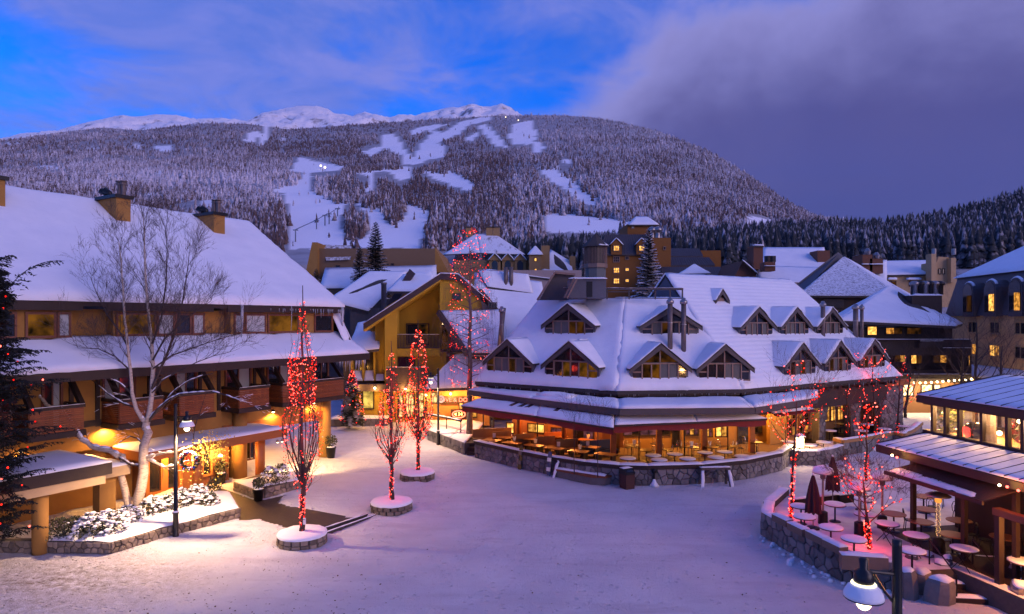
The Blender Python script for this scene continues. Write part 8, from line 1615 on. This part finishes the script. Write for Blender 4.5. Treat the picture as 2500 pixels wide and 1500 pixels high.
# ---- generic bare trees with optional lights
def bare_tree(foot, h, label, seed, r=.08, lean=(0, 0), spread=.6, depth=3, limbs=9, bulbs=0, llabel=None, start=.35, trunk_bulbs=0, power=8, br=.03, mats_=None, snowy=False):
    rs = random.Random(seed); t = thing('bare_tree', label, 'tree', foot); m = MB(); m.smooth = True; top = V((lean[0], lean[1], h * .8)); path = [lerp(V((0, 0, 0)), top, i / 6) + V((rs.gauss(0, r * .4), rs.gauss(0, r * .4), 0)) * (i > 0) for i in range(7)]; m.tube(path, [lerp(r, r * .3, i / 6) for i in range(7)], 8); part(t, 'trunk', m, mats_ or bark_d); m = MB(); ends = []
    for k in range(limbs):
        u = start + (1 - start) * k / max(1, limbs - 1); i = min(5, int(u * 6)); p = lerp(path[i], path[i + 1], u * 6 - i); a = k * 2.4 + rs.uniform(-.4, .4); d = V((math.cos(a) * spread, math.sin(a) * spread, .75)); grow(m, p, d, h * .34 * (1.15 - u * .5) * rs.uniform(.8, 1.2), r * .42 * (1.2 - u), depth, rs, .22, 3, 0, ends, 5, .12, .6, 4)
    part(t, 'branches', m, twig_m, kind='stuff')
    if bulbs:
        pts = []; cand = [e for e in ends if e[1] >= depth - 1]
        for _ in range(bulbs): path_, dp, rr = rs.choice(cand); i = rs.randrange(len(path_) - 1); pts.append(lerp(path_[i], path_[i + 1], rs.random()) + V((rs.gauss(0, .02), rs.gauss(0, .02), rs.gauss(0, .02))))
        for i in range(trunk_bulbs): u = rs.random() * start * 1.1; q = lerp(path[0], path[-1], u); a = rs.uniform(0, 6.28); pts.append(q + V((math.cos(a), math.sin(a), 0)) * (r * 1.1 + .02))
        g = thing('light_string', llabel, 'fairy lights', foot); bulbs_at(g, pts, br, lights=3, power=power); m = MB(); [m.tube([pts[i], pts[i + 1]], .005, 3, False) for i in range(len(pts) - 1) if (pts[i] - pts[i + 1]).length < .7]
        if m.f: part(g, 'wire', m, blackm, kind='stuff')
    return t
f = gp(*zg8(322, 905), ZT); bare_tree((f.x, f.y, ZT), 6.4, 'slim leaning red-lit tree at the tip of the terrace', 1, .07, (.35, .2), .55, 3, 8, 110, 'red fairy lights on the slim leaning tree', .5, 90, 34, .028)
f = gp(*zg8(797, 1095), ZT); bare_tree((f.x, f.y, ZT), 3.3, 'twisted bare tree with red lights behind the longest planter box', 2, .075, (-.15, .1), .8, 4, 10, 120, 'red fairy lights in the twisted terrace tree', .38, 90, 40, .026)
f = gp(2150, 1190, .0); bare_tree((f.x, f.y + 1.5, .0), 4.6, 'bare tree at the corner of the pavilion awning', 3, .08, (.1, .2), .7, 3, 8, 90, 'red fairy lights by the pavilion awning corner', .4, 40, 22, .036)
for i, (px_, py_, z, h, lb, nb, llb) in enumerate(((2140, 1075, .3, 6.8, 'bare red-lit tree before the second arch', 85, 'red fairy lights strung before the second arch'), (2070, 1075, .3, 6.0, 'bare red-lit tree between the arches', 60, 'red fairy lights strung between the arches'), (1960, 1090, .3, 5.6, 'thin red-lit tree above the glowing lantern', 55, 'red fairy lights above the glowing lantern'), (2190, 1060, .3, 5.6, 'bare tree with few red lights at the patio corner', 50, 'scattered red lights at the patio corner'))): f = gp(px_, py_, z); bare_tree((f.x, f.y, z), h, lb, 10 + i, .09, (rnd(-.4, .4), 0), .75, 3, 9, int(nb * 1.5), llb, .35, 10, 14, .027)
f = gp(1918, 1128, 0); bare_tree((f.x, f.y, 0), 3.4, 'small red-lit tree at the end of the big terrace wall', 17, .05, (0, 0), .9, 3, 8, 60, 'red fairy lights over the end of the terrace wall', .3, 10, 8, .032)
for i, (px_, py_, h, lb) in enumerate(((2235, 1005, 7.5, 'dark bare tree before the glowing inn shop'), (2210, 1020, 6.5, 'second dark bare tree left of the pavilion roof'))): f = gp(px_, py_, 0); bare_tree(f, h, lb, 30 + i, .16, (.6, 0), .6, 3, 9)
for i, (px_, Y, h, lb) in enumerate(((2378, 60, 11.5, 'tall bare tree in front of the pale hotel'), (2345, 62, 9.5, 'bare tree at the corner of the dark inn'), (2440, 56, 9.0, 'low spreading bare tree above the pavilion roof'))): f = pt(px_, 780, Y); bare_tree((f.x, f.y, 0), h, lb, 40 + i, .16, (.2, 0), .9, 3, 12, start=.3)
for i, (px_, py_) in enumerate(((1402, 1158), (1459, 1166))): f = gp(px_, py_, .5); bare_tree((f.x, f.y, .5), 4.2, ('left', 'right')[i] + ' thin sapling growing from the bench planter', 50 + i, .03, (0, 0), .35, 2, 10, start=.55)
# ---- conifers
def conifer(foot, h, r, label, seed, n=90, mat_=None, group=None, name='conifer', sub=5):
    rs = random.Random(seed); t = thing(name, label, 'tree', foot, 0, group); part(t, 'trunk', MB().tube([(0, 0, 0), (0, 0, h)], [h * .018, .01], 6), bark_d); m = MB()
    for i in range(n):
        u = (i + rs.random()) / n; z = h * (.06 + .93 * u ** .9); L_ = r * (1 - u) ** .8 * rs.uniform(.75, 1.15) + .03 * h * .5; a = i * 2.399 + rs.uniform(-.3, .3); d = V((math.cos(a), math.sin(a), 0)); s = V((-d.y, d.x, 0)); dr = -.32 + .5 * u
        for k in range(sub):
            f0 = k / sub; p = V((0, 0, z)) + d * L_ * f0 + V((0, 0, dr * L_ * f0 * (1 + f0))); w = L_ * .50 * (1 - f0 * .55); q = V((0, 0, z)) + d * L_ * min(1.05, f0 + 1.6 / sub) + V((0, 0, dr * L_ * (f0 + 1.4 / sub) * (1.6)))
            for sg in (-1, 1): m.add([p, p + s * sg * w + d * w * .5 + V((0, 0, -w * rs.uniform(.15, .45))), q], [(0, 1, 2)])
    part(t, 'crown', m, mat_ or nd2); return t
nd2 = needle_mat('spruce_needles', (.016, .022, .018), False, .42, .62, .12, 1.2); nd3 = needle_mat('snowy_spruce_needles', (.018, .024, .02), False, .30, .55, .22, 1.6); ndk = needle_mat('bare_spruce_needles', (.006, .009, .008), False, .9, 1.2, .0, 2.0)
for i, (px_, pt_, pb_, Y, lb) in enumerate(((917, 540, 672, 95, 'tall dark spruce behind the tan hall roof'), (878, 600, 680, 92, 'shorter dark spruce beside the tall one'), (772, 655, 712, 88, 'small dark spruce at the lodge gable'), (1584, 556, 712, 100, 'tall spruce before the brown hotel'))):
    z0 = 4.0; h = pt(0, pt_, Y).z - z0; conifer((pt(px_, 0, Y).x, Y, z0), h, h * .17, lb, i, 300, nd3 if i == 3 else nd2, sub=5)
c = conifer((pt(860, 0, 56.5).x, 56.5, .62), 4.6, 1.15, 'snowy christmas spruce with red lights by the chalet shop', 9, 260, nd2); g = thing('light_string', 'red lights on the christmas spruce by the chalet', 'fairy lights', c.location); rs = random.Random(4); pts = []
for i in range(120): u = rs.random(); a = rs.uniform(0, 6.28); rr = 1.1 * (1 - u) ** .8 + .05; pts.append(V((rr * math.cos(a), rr * math.sin(a), .3 + 4.2 * u - .2 * rr)))
bulbs_at(g, pts, .04, lights=2, power=8); part(g, 'wire', MB().tube([V((1.05 * (1 - j / 60) * math.cos(j * .7), 1.05 * (1 - j / 60) * math.sin(j * .7), .4 + j * .068)) for j in range(60)], .006, 3, False), blackm)
# nearest trees of the wood behind the roofs
proto = None; rs = random.Random(77); k = 0; protos = [conifer((0, 0, 0), 1.0, .19, 'dark snow-flecked conifer in the tree line behind the village roofs', 100 + j, 60, MT['dark_needles'], 'conifers in the tree line behind the village', 'line_conifer', 4) for j in range(3)]
for o in protos: pass
spots = []
for i in range(90): px_ = rs.uniform(1280, 2560); Y = rs.uniform(215, 330); spots.append((px_, Y, rs.uniform(9, 17)))
for i, (px_, Y, h) in enumerate(spots):
    if i < 3: o = protos[i]
    else: o = dup(protos[i % 3])
    gz = CH + (HZ - 690) / F * 240 * (Y - 205) / 60 if Y < 265 else CH + (HZ - float(interp([(1100, 660), (2000, 640), (2500, 630)], px_))) / F * Y
    o.location = (pt(px_, 0, Y).x, Y, min(gz, 26) - 1.5); o.scale = (h * rs.uniform(.85, 1.25), h * rs.uniform(.85, 1.25), h); o.rotation_euler.z = rs.uniform(0, 6)
# ---- dark cedar at the left edge of the view, with red lights
rs = random.Random(5); YQ = 25.0; cb = pt(-22, 0, YQ); ced = thing('cedar_tree', 'dark drooping cedar with red lights at the left picture edge', 'tree', (cb.x, YQ, 0)); part(ced, 'trunk', MB().tube([(0, 0, 0), (.05, 0, 5), (0, 0, 13)], [.26, .18, .04], 9), bark_d); m = MB(); pts = []
def frond(p0, d, L_, droop, dens, w):
    n = 12; p = V(p0); dd = V(d).normalized(); path = [p.copy()]
    for i in range(n): dd = (dd + V((0, 0, -droop / n * (1 if i > n * .35 else -.4)))).normalized(); p = p + dd * L_ / n; path.append(p.copy())
    m.tube(path, [.018 * (1 - i / (n + 1)) + .004 for i in range(n + 1)], 4, False)
    for i in range(1, n + 1):
        for sg in (-1, 1):
            for _ in range(dens):
                t_ = rs.random(); b = lerp(path[i - 1], path[i], t_); ax = (path[i] - path[i - 1]).normalized(); s = ax.cross(V((0, 0, 1))); s = s.normalized() if s.length > .01 else V((1, 0, 0)); l2 = w * (1 - i / (n + 3)) * rs.uniform(.6, 1.2); sd = (ax * .7 + s * sg * .9 + V((0, 0, rs.gauss(-.35, .2)))).normalized()
                for j in range(5):
                    q = b + sd * l2 * j / 5 + V((0, 0, -.10 * l2 * j * j / 10)); e = (sd + V((rs.gauss(0, .5), rs.gauss(0, .5), rs.gauss(-.2, .5)))).normalized() * l2 * .36; f_ = e.cross(V((rs.gauss(0, 1), rs.gauss(0, 1), 1))).normalized() * .034; m.add([q - f_, q + f_, q + e], [(0, 1, 2)])
    return path
for i in range(110):
    u = i / 110; z = 1.0 + 10.6 * u; a = rs.uniform(-2.1, 1.2) if i % 4 else rs.uniform(0, 6.28); L_ = (1.9 + 1.1 * math.sin(u * 3.6) - 1.3 * u) * rs.uniform(.45, 1.15); path = frond((0, 0, z), (math.cos(a), math.sin(a), .3), max(.5, L_), 1.0, 2, .7)
    if i < 100 and i % 2: pts += [q + V((0, -.04, .02)) for q in rs.sample(path[4:], 1)]
frond(V((0, 0, pt(0, 735, YQ).z)), (1, -.1, .62), 3.5, 1.5, 2, .7); frond(V((0, 0, pt(0, 655, YQ).z)), (1, -.1, .62), 1.1, 1.5, 2, .6)
part(ced, 'foliage', m, ndk)
g = thing('light_string', 'red lights scattered through the dark cedar', 'fairy lights', (cb.x, YQ, 0)); bulbs_at(g, pts, .034, lights=3, power=8)
